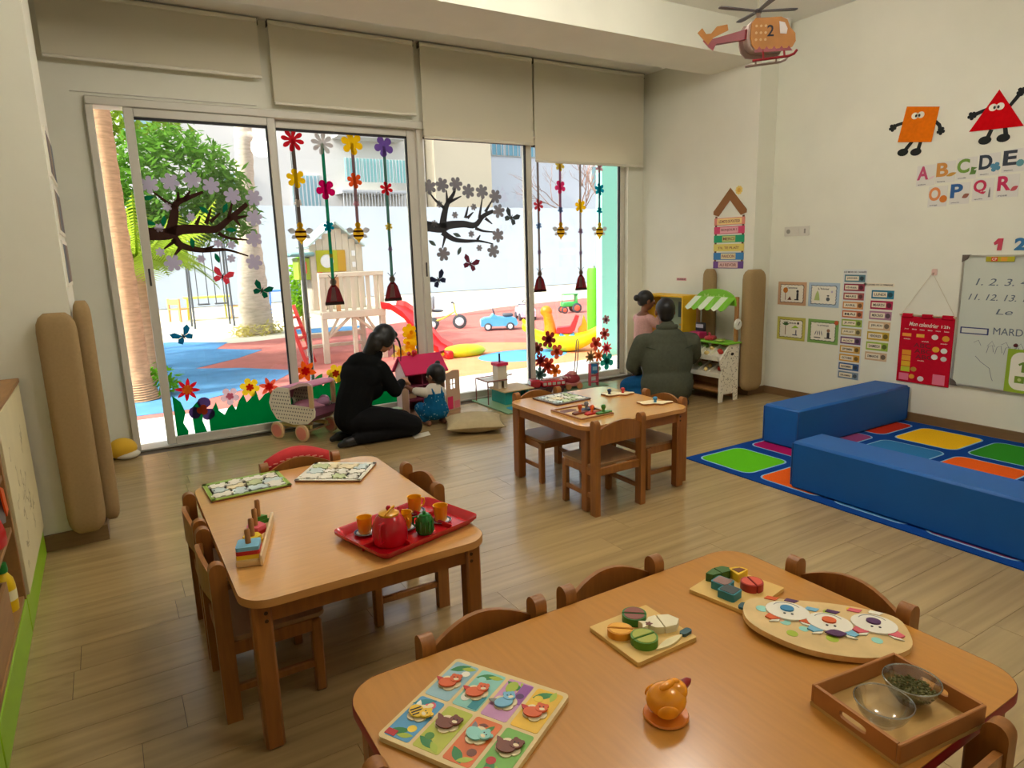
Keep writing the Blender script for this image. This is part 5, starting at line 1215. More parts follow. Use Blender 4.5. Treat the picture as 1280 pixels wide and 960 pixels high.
# ---- blue child chair by the niche wall
r = thing('plastic_chair', 'small blue plastic chair against the niche wall', 'chair', (5.12, 5.62, 0), 2.4)
bc_ = M('chair_blue', (30, 110, 176), .4)
for sx in (-1, 1):
    MB().tube([(sx*.08, .08, 0), (sx*.07, .06, .13)], .010, 8).build('leg', bc_, r); MB().tube([(sx*.08, -.09, 0), (sx*.07, -.07, .13), (sx*.07, -.10, .25)], .010, 8).build('leg', bc_, r)
MB().box((0, 0, .135), (.18, .18, .016), bev=.006).build('seat', bc_, r); MB().box((0, -.095, .225), (.17, .014, .10), bev=.006).build('backrest', bc_, r)
# ================================================================== PEOPLE
def blob(parts, name, m, parent, vox=.008, smooth=4):
    """union of capsules ('c',p0,p1,r0,r1) and ellipsoids ('e',centre,radii,matrix3) fused into one skin"""
    mb = MB()
    for p in parts:
        if p[0] == 'c':
            a, b = Vector(p[1]), Vector(p[2]); r0, r1 = p[3], p[4]; n = 6; L = (b-a).length
            d = (b-a).normalized() if L > 1e-6 else Vector((0, 0, 1)); pts = []; rs = []
            for k in range(n): t = PI/2*(1-k/n); pts.append(a-d*r0*math.sin(t)); rs.append(max(r0*math.cos(t), 1e-4))
            pts.append(a); rs.append(r0); pts.append(b); rs.append(r1)
            for k in range(1, n+1): t = PI/2*k/n; pts.append(b+d*r1*math.sin(t)); rs.append(max(r1*math.cos(t), 1e-4))
            mb.tube(pts, rs, 14)
        else:
            T = Matrix.Translation(p[1]) @ (p[3].to_4x4() if len(p) > 3 and p[3] is not None else Matrix.Identity(4))
            mb.sph((0, 0, 0), p[2], T=T, seg=20, rings=14)
    o = mb.build(name, m, None)
    md = o.modifiers.new('r', 'REMESH'); md.mode = 'VOXEL'; md.voxel_size = vox; md.use_smooth_shade = True
    if smooth: s = o.modifiers.new('s', 'SMOOTH'); s.factor = .5; s.iterations = smooth
    dg = bpy.context.evaluated_depsgraph_get(); me = bpy.data.meshes.new_from_object(o.evaluated_get(dg)); o.modifiers.clear()
    o.data = me; me.name = name; me.materials.clear(); me.materials.append(m)
    me.polygons.foreach_set('use_smooth', [True]*len(me.polygons)); me.polygons.foreach_set('material_index', [0]*len(me.polygons))
    if parent: o.parent = parent
    return o
def basis(f, up=(0, 0, 1)):
    """columns: right, forward, up"""
    f = Vector(f).normalized(); rt = f.cross(Vector(up)).normalized(); u = rt.cross(f); return Matrix((rt, f, u)).transposed()
def head_parts(c, s, B):
    c = Vector(c); q = lambda x, y, z: c + B @ Vector((x*s, y*s, z*s))
    P_ = [('e', q(0, -.08, .12), (.70*s, .86*s, .82*s), B), ('e', q(0, .18, -.35), (.56*s, .60*s, .66*s), B), ('e', q(0, .42, -.72), (.26*s, .26*s, .24*s), B),
          ('c', q(0, .78, .02), q(0, .96, -.24), .07*s, .13*s), ('e', q(0, .76, -.50), (.24*s, .14*s, .10*s), B)]
    for sx in (-1, 1): P_.append(('e', q(sx*.73, -.05, -.12), (.09*s, .18*s, .26*s), B)); P_.append(('e', q(sx*.32, .60, -.22), (.2*s, .16*s, .16*s), B))
    return P_
def face(c, s, B, parent):
    c = Vector(c); q = lambda x, y, z: c + B @ Vector((x*s, y*s, z*s)); mb = MB(); m2 = MB()
    for sx in (-1, 1):
        mb.sph(tuple(q(sx*.29, .745, .03)), .085*s, wht, seg=10, rings=7); mb.sph(tuple(q(sx*.29, .80, .025)), .05*s, M('iris_brown', (46, 28, 18), .2), seg=8, rings=6)
        m2.tube([q(sx*.15, .80, .20), q(sx*.30, .80, .25), q(sx*.46, .70, .20)], .03*s, 6)
    build_parts(mb, 'eye', wht, parent); build_parts(m2, 'eyebrow', M('brow', (24, 16, 12), .8), parent)
    MB().tube([q(-.20, .84, -.50), q(0, .92, -.51), q(.20, .84, -.50)], [.03*s, .05*s, .03*s], 8).build('lips', M('lips', (150, 78, 70), .5), parent)
def hand(w, d, n, side, s=1.0, curl=.5):
    """palm and five fingers; d points along the fingers, n out of the palm"""
    w, d, n = Vector(w), Vector(d).normalized(), Vector(n); n = (n-d*n.dot(d)).normalized(); t = d.cross(n)*side; P_ = []
    R3 = Matrix((t, d, n)).transposed()
    P_.append(('e', w+d*.045*s, (.036*s, .050*s, .014*s), R3)); P_.append(('c', w, w+d*.03*s, .022*s, .026*s))
    for k, (off, ln) in enumerate(((-.027, .062), (-.009, .072), (.009, .068), (.026, .054))):
        a = w+d*.085*s+t*off*s; dd = (d*math.cos(curl)+n*math.sin(curl)).normalized(); b = a+dd*ln*.5*s
        d2 = (d*math.cos(curl*2)+n*math.sin(curl*2)).normalized(); e = b+d2*ln*.5*s
        P_ += [('c', a-d*.012*s, b, .0088*s, .0080*s), ('c', b, e, .0080*s, .0066*s)]
    a = w+d*.025*s-t*.028*s; b = a+(d*.6-t*.65+n*.35).normalized()*.036*s; e = b+(d*.85-t*.1+n*.5).normalized()*.03*s
    return P_+[('c', a, b, .012*s, .0095*s), ('c', b, e, .0095*s, .0075*s)]
skl, skd = M('skin_light', (206, 150, 116), .5), M('skin_brown', (126, 78, 50), .5)
hairm = M('hair_black', (16, 14, 14), .45, var=.3, scale=60)

# ---- woman in black kneeling by the dollhouse
r = thing('person', 'person in black kneeling at the pink-roofed dollhouse, head bent down', 'person', (1.62, 5.02, 0))
I = Matrix.Translation((-1.62, -5.02, 0))
root = r
HB = basis((.80, .30, -.62), (.5, .1, 1)); hc = (1.852, 5.0, .80); hs_ = .105
rh = hand((2.005, 5.06, .43), (.62, .75, -.1), (-.2, .2, -1), 1, .95, .55); lh = hand((1.99, 5.19, .36), (.9, .25, .1), (0, .1, 1), -1, .95, .5)
SB = Matrix(((.85, .53, 0), (-.53, .85, 0), (0, 0, 1)))    # shoulder line turned towards the dollhouse
body = blob(head_parts(hc, hs_, HB)+[('c', (1.69, 5.02, .59), (1.80, 5.01, .73), .05, .045), ('c', (1.60, 5.02, .28), (1.66, 5.02, .52), .09, .09), ('c', (1.585, 5.07, .565), (1.77, 4.945, .56), .035, .035),
    ('c', (1.79, 4.94, .555), (1.885, 4.92, .385), .038, .032), ('c', (1.885, 4.92, .385), (2.005, 5.06, .43), .030, .022), ('c', (1.59, 5.08, .56), (1.76, 5.28, .38), .038, .032), ('c', (1.76, 5.28, .38), (1.99, 5.19, .36), .030, .022),
    ('c', (1.57, 5.02, .18), (1.60, 5.02, .35), .09, .08), ('c', (1.60, 4.93, .17), (1.98, 4.90, .085), .06, .05), ('c', (1.60, 5.11, .17), (1.98, 5.10, .085), .06, .05)]+rh+lh, 'body', skl, None, .0055, 3)
face(hc, hs_, HB, body)
body.parent = r; body.matrix_local = I
blk_c = M('black_knit', (17, 18, 19), .9, spec=.12, var=.15, scale=70, bump=.05)
top = blob([('c', (1.555, 5.02, .21), (1.58, 5.02, .34), .145, .14), ('c', (1.58, 5.02, .34), (1.65, 5.02, .50), .14, .145), ('e', (1.66, 5.02, .525), (.175, .145, .13), SB), ('c', (1.585, 5.075, .575), (1.78, 4.945, .57), .070, .070), ('e', (1.68, 5.02, .615), (.140, .115, .095), SB), ('c', (1.69, 5.02, .60), (1.765, 5.015, .68), .092, .070),
    ('c', (1.79, 4.94, .555), (1.845, 4.922, .45), .070, .062), ('c', (1.845, 4.922, .45), (1.885, 4.92, .385), .062, .054), ('c', (1.885, 4.92, .385), (1.985, 5.03, .42), .052, .036),
    ('c', (1.585, 5.085, .56), (1.76, 5.28, .38), .066, .054), ('c', (1.76, 5.28, .38), (1.96, 5.205, .36), .05, .036), ('e', (1.72, 5.03, .44), (.12, .13, .13))], 'pullover', blk_c, None, .009, 5); top.parent = r; top.matrix_local = I
tro = blob([('e', (1.575, 5.02, .185), (.135, .165, .125)), ('c', (1.61, 4.935, .185), (1.80, 4.905, .165), .105, .10), ('c', (1.80, 4.905, .165), (2.00, 4.895, .095), .10, .082), ('c', (1.61, 5.105, .185), (2.00, 5.105, .095), .105, .082),
    ('c', (2.01, 4.895, .078), (1.62, 4.89, .062), .074, .055), ('c', (2.01, 5.105, .078), (1.62, 5.12, .062), .074, .055), ('c', (1.62, 4.89, .06), (1.52, 4.90, .05), .052, .042), ('c', (1.62, 5.12, .06), (1.52, 5.11, .05), .052, .042)], 'trousers', M('black_trousers', (18, 18, 20), .85, spec=.15), None, .009, 4); tro.parent = r; tro.matrix_local = I
for yy in (4.90, 5.11):
    s_ = blob([('c', (1.54, yy, .05), (1.46, yy, .040), .042, .038), ('c', (1.46, yy, .040), (1.405, yy, .026), .036, .022)], 'shoe', M('black_shoe', (16, 16, 17), .4), None, .006, 3); s_.parent = r; s_.matrix_local = I
q = lambda x, y, z: tuple(Vector(hc)+HB @ Vector((x*hs_, y*hs_, z*hs_)))
hr = blob([('e', q(0, -.14, .20), (.80*hs_, .92*hs_, .88*hs_), HB), ('e', q(0, -.55, -.25), (.66*hs_, .5*hs_, .8*hs_), HB), ('c', q(0, -.70, -.4), (1.70, 5.0, .66), .56*hs_, .46*hs_), ('c', (1.70, 5.0, .66), (1.615, 5.0, .56), .48*hs_, .36*hs_), ('c', (1.615, 5.0, .56), (1.56, 5.0, .47), .40*hs_, .2*hs_), ('e', q(0, -.5, -.75), (.62*hs_, .6*hs_, .7*hs_), HB), ('e', q(-.66, -.10, -.10), (.16*hs_, .52*hs_, .62*hs_), HB), ('e', q(.66, -.10, -.10), (.16*hs_, .52*hs_, .62*hs_), HB),
    ('e', q(0, .42, .66), (.58*hs_, .40*hs_, .28*hs_), HB)], 'hair', hairm, None, .007, 3); hr.parent = r; hr.matrix_local = I
mb = MB()
for sx in (-1, 1):
    a = Vector(q(sx*.36, .70, .52)); mb.tube([a, a+Vector((.018, -.004*sx, -.035)), a+Vector((.028, -.006*sx, -.09)), a+Vector((.026, -.006*sx, -.15)), a+Vector((.022, -.004*sx, -.195))], [.010, .009, .007, .005, .002], 8)
build_parts(mb, 'hair_strand', hairm, hr)

# ---- small child in dotted dungarees, crouching
r = thing('person', 'small person in dotted teal dungarees crouching at the dollhouse', 'person', (2.31, 5.13, 0)); I = Matrix.Translation((-2.31, -5.13, 0))
HB = basis((-.35, .85, -.25)); hc = (2.338, 5.14, .425); hs_ = .098
lh = hand((2.115, 5.24, .335), (-.6, .7, -.1), (0, .1, -1), -1, .52, .4); rh = hand((2.40, 5.30, .25), (-.2, 1, -.1), (-.3, 0, -1), 1, .52, .4)
body = blob(head_parts(hc, hs_, HB)+[('c', (2.32, 5.12, .29), (2.33, 5.13, .36), .035, .035), ('c', (2.31, 5.12, .13), (2.31, 5.12, .28), .085, .075), ('c', (2.25, 5.14, .285), (2.16, 5.17, .30), .028, .025), ('c', (2.16, 5.17, .30), (2.115, 5.24, .335), .024, .016),
    ('c', (2.375, 5.13, .28), (2.42, 5.22, .24), .027, .024), ('c', (2.42, 5.22, .24), (2.40, 5.30, .25), .022, .015), ('c', (2.25, 5.10, .11), (2.23, 5.24, .13), .045, .038), ('c', (2.23, 5.24, .13), (2.235, 5.13, .04), .034, .026), ('c', (2.37, 5.10, .11), (2.39, 5.24, .13), .045, .038), ('c', (2.39, 5.24, .13), (2.385, 5.13, .04), .034, .026),
    ('c', (2.235, 5.09, .024), (2.225, 5.19, .020), .024, .020), ('c', (2.385, 5.09, .024), (2.395, 5.19, .020), .024, .020)]+lh+rh, 'body', skd, None, .005, 3); face(hc, hs_, HB, body); body.parent = r; body.matrix_local = I
sh = blob([('c', (2.31, 5.12, .22), (2.312, 5.122, .285), .088, .082), ('c', (2.25, 5.13, .285), (2.375, 5.125, .282), .045, .045), ('c', (2.25, 5.135, .285), (2.165, 5.165, .302), .042, .036), ('c', (2.375, 5.13, .28), (2.418, 5.21, .245), .042, .034), ('c', (2.32, 5.12, .30), (2.325, 5.125, .325), .05, .042)], 'shirt', M('cream_shirt', (214, 204, 188), .85), None, .006, 3); sh.parent = r; sh.matrix_local = I
dg_m = M('teal_dungarees', (20, 96, 140), .85, spec=.1, var=.08, scale=40)
du = blob([('e', (2.31, 5.115, .14), (.115, .095, .10)), ('c', (2.31, 5.118, .15), (2.312, 5.12, .255), .100, .086), ('c', (2.25, 5.11, .12), (2.225, 5.235, .135), .062, .052), ('c', (2.37, 5.11, .12), (2.395, 5.235, .135), .062, .052), ('c', (2.225, 5.235, .13), (2.232, 5.14, .06), .048, .040), ('c', (2.395, 5.235, .13), (2.388, 5.14, .06), .048, .040)], 'dungarees', dg_m, None, .006, 3); du.parent = r; du.matrix_local = I
mb = MB(); rnd = random.Random(6)
me = du.data; fl_ = [p for p in me.polygons if p.normal.y < .3]
for k in range(90):
    p = rnd.choice(fl_); mb.sph(tuple(p.center), .0042, seg=6, rings=4)
stuff(mb.build('printed_dots', M('dot_pale', (150, 190, 196), .8), du))
for sx in (2.275, 2.35): MB().tube([(sx, 5.045, .22), (sx, 5.035, .27), (sx, 5.07, .325), (sx, 5.12, .335)], .011, 8, flat=(1, .5)).build('strap', dg_m, du)
hq = lambda x, y, z: tuple(Vector(hc)+HB @ Vector((x*hs_, y*hs_, z*hs_)))
hr = blob([('e', hq(0, -.16, .18), (.78*hs_, .90*hs_, .84*hs_), HB), ('e', hq(0, -.42, -.3), (.62*hs_, .5*hs_, .55*hs_), HB), ('e', hq(.35, -.3, 1.0), (.24*hs_, .24*hs_, .22*hs_), HB)], 'hair', hairm, None, .006, 3); hr.parent = r; hr.matrix_local = I

# ---- man in the green-grey jacket, kneeling with his back to the room
r = thing('person', 'person in a dark green jacket kneeling with back turned beside the toy stall', 'person', (4.44, 4.53, 0)); I = Matrix.Translation((-4.44, -4.53, 0))
F = Vector((.47, .88, 0)).normalized(); Rr = Vector((F.y, -F.x, 0)); O_ = Vector((4.43, 4.525, 0))
w = lambda a, b, z: O_+Rr*a+F*b+Vector((0, 0, z))
HB = basis(F+Vector((0, 0, -.05))); hc = w(-.012, .035, .862); hs_ = .117
lh = hand(w(-.19, .26, .24), (F*1-Vector((0, 0, .2))), (0, 0, -1), -1, 1.0, .4); rh = hand(w(.16, .42, .42), F, (0, 0, -1), 1, 1.0, .4)
body = blob(head_parts(hc, hs_, HB)+[('c', w(0, -.01, .62), w(-.01, .02, .76), .062, .058), ('c', w(0, -.0, .2), w(0, .01, .50), .11, .11), ('c', w(-.19, .0, .585), w(.19, .0, .585), .045, .045), ('c', w(0, .01, .50), w(0, .0, .64), .09, .055), ('c', w(-.24, 0, .58), w(-.30, .06, .36), .05, .042), ('c', w(-.30, .06, .36), w(-.19, .26, .24), .04, .028),
    ('c', w(.24, 0, .58), w(.29, .14, .38), .05, .042), ('c', w(.29, .14, .38), w(.16, .42, .42), .04, .028), ('c', w(-.10, 0, .2), w(-.20, .38, .09), .08, .065), ('c', w(.10, 0, .2), w(.14, .40, .09), .08, .065)]+lh+rh, 'body', skd, None, .006, 3); face(hc, hs_, HB, body); body.parent = r; body.matrix_local = I
jm = M('green_grey_jacket', (84, 87, 73), .9, spec=.1, var=.10, scale=45, bump=.06)
jk = blob([('e', w(0, -.01, .585), (.20, .13, .10), basis(F)), ('c', w(-.205, .0, .585), w(.205, .0, .585), .078, .078), ('e', w(0, -.02, .40), (.245, .16, .26), basis(F)), ('e', w(0, -.03, .19), (.25, .185, .20), basis(F)), ('c', w(-.14, -.05, .06), w(.14, -.05, .06), .06, .06), ('c', w(-.15, .03, .10), w(.17, .03, .10), .09, .09),
    ('c', w(-.235, 0, .575), w(-.285, .02, .46), .082, .075), ('c', w(-.285, .02, .46), w(-.305, .07, .35), .073, .066), ('c', w(-.305, .07, .35), w(-.21, .235, .25), .063, .045), ('c', w(.235, 0, .575), w(.285, .08, .44), .082, .072), ('c', w(.285, .08, .44), w(.285, .15, .385), .07, .062), ('c', w(.285, .15, .385), w(.175, .38, .415), .06, .044), ('e', w(0, -.01, .64), (.15, .115, .08), basis(F)), ('c', w(0, -.008, .66), w(0, .0, .715), .088, .074)], 'jacket', jm, None, .010, 5); jk.parent = r; jk.matrix_local = I
mb = MB()
mb.tube([w(-.215, -.085, .545), w(-.12, -.128, .520), w(0, -.142, .512), w(.12, -.128, .520), w(.215, -.085, .545)], .005, 6)
o = mb.build('back_seam', M('jacket_seam', (52, 58, 46), .9), jk)
col_ = MB(); col_.tube([w(.092*math.cos(a), .0+.085*math.sin(a), .715-.01*math.sin(a)) for a in [PI*.95+k*PI*1.1/12 for k in range(13)]], .016, 8, flat=(.6, 1.5)); col_.build('collar', jm, jk)
je = blob([('e', w(0, .02, .17), (.19, .15, .12), basis(F)), ('c', w(-.11, .02, .18), w(-.27, .26, .12), .105, .092), ('c', w(-.27, .26, .12), w(-.29, .30, .105), .09, .085), ('c', w(-.29, .29, .085), w(-.15, -.06, .07), .075, .058), ('c', w(.11, .02, .18), w(.16, .40, .09), .105, .085), ('c', w(.16, .41, .08), w(.13, -.04, .07), .075, .058)], 'jeans', M('blue_jeans', (24, 84, 130), .9, spec=.1, var=.12, scale=50), None, .010, 4); je.parent = r; je.matrix_local = I
tl = blob([('c', w(-.225, .10, .17), w(-.235, .16, .10), .03, .025)], 'shirt_tail', M('shirt_tail', (206, 196, 186), .85), None, .006, 2); tl.parent = r; tl.matrix_local = I
for a in (-.13, .13):
    s_ = blob([('c', w(a, -.10, .05), w(a, -.19, .035), .045, .035)], 'shoe', M('dark_shoe', (40, 38, 36), .6), None, .007, 3); s_.parent = r; s_.matrix_local = I
q = lambda x, y, z: tuple(Vector(hc)+HB @ Vector((x*hs_, y*hs_, z*hs_)))
hr = blob([('e', q(0, -.16, .20), (.77*hs_, .88*hs_, .86*hs_), HB), ('e', q(0, -.40, -.28), (.62*hs_, .52*hs_, .62*hs_), HB)], 'hair', hairm, None, .008, 3); hr.parent = r; hr.matrix_local = I

# ---- girl in pink standing at the toy cabinet
r = thing('person', 'person in a pink top with hair in a bun, standing at the toy cabinet', 'person', (4.78, 5.22, 0)); I = Matrix.Translation((-4.78, -5.22, 0))
HB = basis((.92, -.28, -.12)); hc = (4.80, 5.21, .905); hs_ = .100
lh = hand((4.93, 5.13, .755), (.9, -.1, .3), (0, 0, -1), -1, .6, .4); rh = hand((4.93, 5.30, .62), (1, -.1, .0), (0, 0, -1), 1, .6, .4)
body = blob(head_parts(hc, hs_, HB)+[('c', (4.775, 5.22, .75), (4.785, 5.215, .83), .038, .036), ('c', (4.77, 5.22, .45), (4.77, 5.22, .72), .085, .08), ('c', (4.79, 5.13, .72), (4.83, 5.10, .66), .032, .028), ('c', (4.83, 5.10, .66), (4.93, 5.13, .755), .026, .018), ('c', (4.77, 5.31, .72), (4.82, 5.33, .62), .032, .028), ('c', (4.82, 5.33, .62), (4.93, 5.30, .62), .026, .018),
    ('c', (4.77, 5.17, .43), (4.77, 5.17, .24), .055, .042), ('c', (4.77, 5.17, .24), (4.765, 5.17, .05), .04, .028), ('c', (4.77, 5.27, .43), (4.77, 5.27, .24), .055, .042), ('c', (4.77, 5.27, .24), (4.765, 5.27, .05), .04, .028)]+lh+rh, 'body', skd, None, .0055, 3); face(hc, hs_, HB, body); body.parent = r; body.matrix_local = I
pt = blob([('c', (4.77, 5.22, .44), (4.772, 5.22, .70), .105, .092), ('c', (4.785, 5.14, .715), (4.77, 5.30, .715), .050, .050), ('c', (4.79, 5.13, .715), (4.832, 5.10, .66), .046, .04), ('c', (4.832, 5.10, .66), (4.90, 5.12, .725), .038, .030), ('c', (4.77, 5.31, .715), (4.82, 5.33, .625), .046, .04), ('c', (4.82, 5.33, .625), (4.90, 5.305, .62), .038, .03)], 'pink_top', M('pink_top', (216, 168, 160), .85, var=.08, scale=50), None, .008, 3); pt.parent = r; pt.matrix_local = I
lg = blob([('e', (4.77, 5.22, .42), (.10, .105, .08)), ('c', (4.77, 5.17, .42), (4.77, 5.17, .24), .065, .052), ('c', (4.77, 5.17, .24), (4.765, 5.17, .07), .05, .04), ('c', (4.77, 5.27, .42), (4.77, 5.27, .24), .065, .052), ('c', (4.77, 5.27, .24), (4.765, 5.27, .07), .05, .04)], 'leggings', M('grey_leggings', (110, 112, 120), .9), None, .008, 3); lg.parent = r; lg.matrix_local = I
for yy in (5.17, 5.27):
    s_ = blob([('c', (4.755, yy, .038), (4.83, yy, .030), .036, .028)], 'shoe', M('white_shoe', (206, 200, 196), .6), None, .006, 3); s_.parent = r; s_.matrix_local = I
q = lambda x, y, z: tuple(Vector(hc)+HB @ Vector((x*hs_, y*hs_, z*hs_)))
hr = blob([('e', q(0, -.15, .22), (.78*hs_, .90*hs_, .84*hs_), HB), ('e', q(0, -.5, -.15), (.60*hs_, .42*hs_, .5*hs_), HB), ('e', q(0, -1.10, .16), (.34*hs_, .34*hs_, .34*hs_), HB)], 'hair', M('hair_dark', (34, 30, 28), .5, var=.3, scale=60), None, .006, 3); hr.parent = r; hr.matrix_local = I
# ================================================================== WINDOW STICKERS (x, z on the glass)
T1= [[(0.347, 1.65), (0.482, 1.649), (0.568, 1.678), (0.709, 1.684), (0.824, 1.683), (0.92, 1.752), (1.075, 1.876)], [(0.495, 1.649), (0.538, 1.782), (0.562, 1.871), (0.65, 1.916), (0.761, 1.963)], [(0.578, 1.886), (0.586, 1.959)], [(0.621, 1.901), (0.67, 1.968)], [(0.559, 1.841), (0.496, 1.885), (0.417, 1.956)], [(0.684, 1.715), (0.72, 1.782)], [(0.756, 1.722), (0.805, 1.843)], [(0.787, 1.737), (0.867, 1.805)], [(0.92, 1.752), (0.964, 1.89)], [(0.981, 1.767), (1.066, 1.783)], [(0.966, 1.767), (1.005, 1.705)], [(0.836, 1.652), (0.905, 1.613), (1.047, 1.595)], [(0.519, 1.618), (0.568, 1.558), (0.691, 1.524), (0.807, 1.522), (0.896, 1.519), (1.042, 1.468)], [(0.72, 1.524), (0.796, 1.553)], [(0.531, 1.603), (0.441, 1.538)], [(0.552, 1.543), (0.504, 1.484)]]
T1F= [(0.396, 2.006), (0.54, 2.031), (0.693, 2.05), (0.823, 2.009), (0.969, 1.936), (1.13, 1.923), (1.118, 1.767), (1.098, 1.602), (1.083, 1.419), (0.491, 1.431)]
T1S= [(0.498, 1.848), (0.655, 1.775), (0.426, 1.694), (0.827, 1.571), (0.925, 1.558), (0.691, 1.455), (0.911, 1.452), (0.412, 1.516)]
T1L= [(0.753, 1.828), (0.907, 1.844), (0.37, 1.731), (0.463, 1.745), (0.934, 1.675), (0.641, 1.579), (0.378, 1.912), (0.808, 1.459)]
T2= [[(2.634, 1.696), (2.786, 1.676), (2.87, 1.703), (3.019, 1.712), (3.148, 1.702), (3.24, 1.786), (3.353, 1.834)], [(2.796, 1.676), (2.824, 1.804), (2.859, 1.895), (2.927, 1.986), (2.95, 2.041)], [(2.86, 1.913), (2.856, 2.021)], [(2.881, 1.913), (3.01, 1.969)], [(2.827, 1.858), (2.738, 1.929), (2.682, 1.999)], [(3.043, 1.767), (3.08, 1.879)], [(3.065, 1.767), (3.132, 1.823)], [(3.195, 1.767), (3.236, 1.954)], [(3.264, 1.824), (3.346, 1.937)], [(3.261, 1.767), (3.337, 1.711)], [(3.147, 1.674), (3.234, 1.645), (3.357, 1.634)], [(2.794, 1.64), (2.906, 1.574), (3.033, 1.553), (3.186, 1.551), (3.341, 1.519)], [(2.823, 1.603), (2.786, 1.493)], [(3.164, 1.561), (3.199, 1.607)]]
T2F= [(2.684, 2.044), (2.813, 2.065), (2.958, 2.077), (3.087, 2.016), (3.234, 2.014), (3.381, 1.972), (3.415, 1.834), (3.397, 1.601), (3.339, 1.452), (2.794, 1.437)]
T2S= [(2.777, 1.894), (3.138, 1.87), (2.934, 1.795), (2.716, 1.717), (3.101, 1.618), (3.183, 1.484)]
T2L= [(2.686, 1.541), (2.964, 1.461), (2.946, 1.611)]
Y1, Y2, Y3, Y4 = -.0025, -.0675, -.0275, -.0775   # inner glass faces of the four panels
def sticker_tree(nm, lb, branches, big, small, leaves, rb, rs, bm, fm1, lm1, x0, off):
    r = thing(nm, lb, 'window sticker', frame=winF(x0, 1.7, off))
    L = lambda p: (p[0]-x0, p[1]-1.7)
    for k, b in enumerate(branches):
        # resample for a smooth organic band
        P_ = [Vector(L(p)) for p in b]; n = len(P_); pts = []
        for i in range(n-1):
            p0, p1, p2, p3 = P_[max(i-1, 0)], P_[i], P_[i+1], P_[min(i+2, n-1)]
            for j in range(4):
                t = j/4; pts.append(tuple(.5*((2*p1)+(-p0+p2)*t+(2*p0-5*p1+4*p2-p3)*t*t+(-p0+3*p1-3*p2+p3)*t**3)))
        pts.append(tuple(P_[-1]))
        w0 = (.095, .078)[k] if k < 2 else (.060 if n > 4 else .034)
        MB().sheet(stroke(pts, w0, .034 if k == 0 else .018 if k == 1 else .010), 0, .0010+.00005*k).build('branch', bm, r, smooth=False)
    for k, p in enumerate(big): MB().sheet(shift(flower(6, rb, .5, .3*k), *L(p)), .0014, .0022).build('blossom', fm1, r, smooth=False)
    for k, p in enumerate(small): MB().sheet(shift(flower(6, rs, .5, .3*k), *L(p)), .0014, .0022).build('blossom', fm1, r, smooth=False)
    for k, p in enumerate(leaves): MB().sheet(leaf(rb*1.3, rb*.55, -.6+1.7*k, *L(p)), .0014, .0020).build('leaf', lm1, r, smooth=False)
def stk(name, c): return cloth('sticker_'+name, c, .62)   # thin vinyl glows a little when backlit
sticker_tree('blossom_sticker', 'brown branch sticker with lilac-grey blossoms on the sliding door', T1, T1F, T1S, T1L, .066, .034, stk('brown', (58, 38, 30)), stk('lilacgrey', (176, 166, 178)), stk('leaf', (20, 104, 66)), .7, Y1)
sticker_tree('blossom_sticker', 'dark grey branch sticker with grey blossoms on the middle window', T2, T2F, T2S, T2L, .070, .034, stk('charcoal', (62, 62, 62)), stk('grey', (128, 126, 126)), stk('leafgrey', (84, 96, 88)), 3.0, Y3)
MF = {'red': (206, 34, 44), 'silver': (196, 190, 184), 'yellow': (240, 190, 20), 'purple': (110, 80, 150), 'magenta': (196, 10, 84), 'orange': (222, 84, 34), 'teal': (10, 130, 150), 'pink': (206, 150, 160), 'pale': (206, 196, 180), 'gold': (206, 180, 70), 'blue': (100, 130, 170), 'violet': (140, 120, 150), 'rose': (206, 50, 100), 'coral': (190, 60, 70)}
def fl(r, u, v, n, R_, c, z=.0022, sharp=False, dip=.5, core=None):
    f_ = MB().sheet(shift(flower(n, R_, dip, .2, sharp=sharp), u, v), z-.0008, z).build('flower', stk(c, MF[c]) if isinstance(c, str) else c, r, smooth=False)
    if core: MB().sheet(circ(R_*.3, 12, u, v), z, z+.0006).build('flower_core', core, f_, smooth=False)
def bee(r, u, v, s=1.0):
    yb_ = stk('beeyellow', (226, 176, 40)); wg = stk('beewing', (176, 176, 170))
    b = MB(); b.sheet(circ(.050*s, 18, u, v, .058*s), .0018, .003, yb_); b.sheet(circ(.026*s, 14, u, v+.075*s), .0018, .003, yb_); b.sheet([(u-.02*s, v-.05*s), (u+.02*s, v-.05*s), (u, v-.085*s)], .0018, .003, yb_); o = b.build('bee_body', yb_, r, smooth=False)
    b = MB()
    for s_ in (-1, 1): b.sheet(leaf(.075*s, .05*s, s_*.25, u+s_*.072*s, v+.03*s), .001, .0018, wg); b.sheet(leaf(.05*s, .035*s, -s_*.5, u+s_*.058*s, v-.02*s), .001, .0017, wg)
    build_parts(b, 'bee_wing', wg, o, smooth=False)
    b = MB()
    for q in (.022, -.018): b.sheet(rect(u-.046*s, v+q*s-.008*s, u+.046*s, v+q*s+.008*s), .003, .0035)
    build_parts(b, 'bee_stripe', stk('beedark', (70, 36, 22)), o, smooth=False)
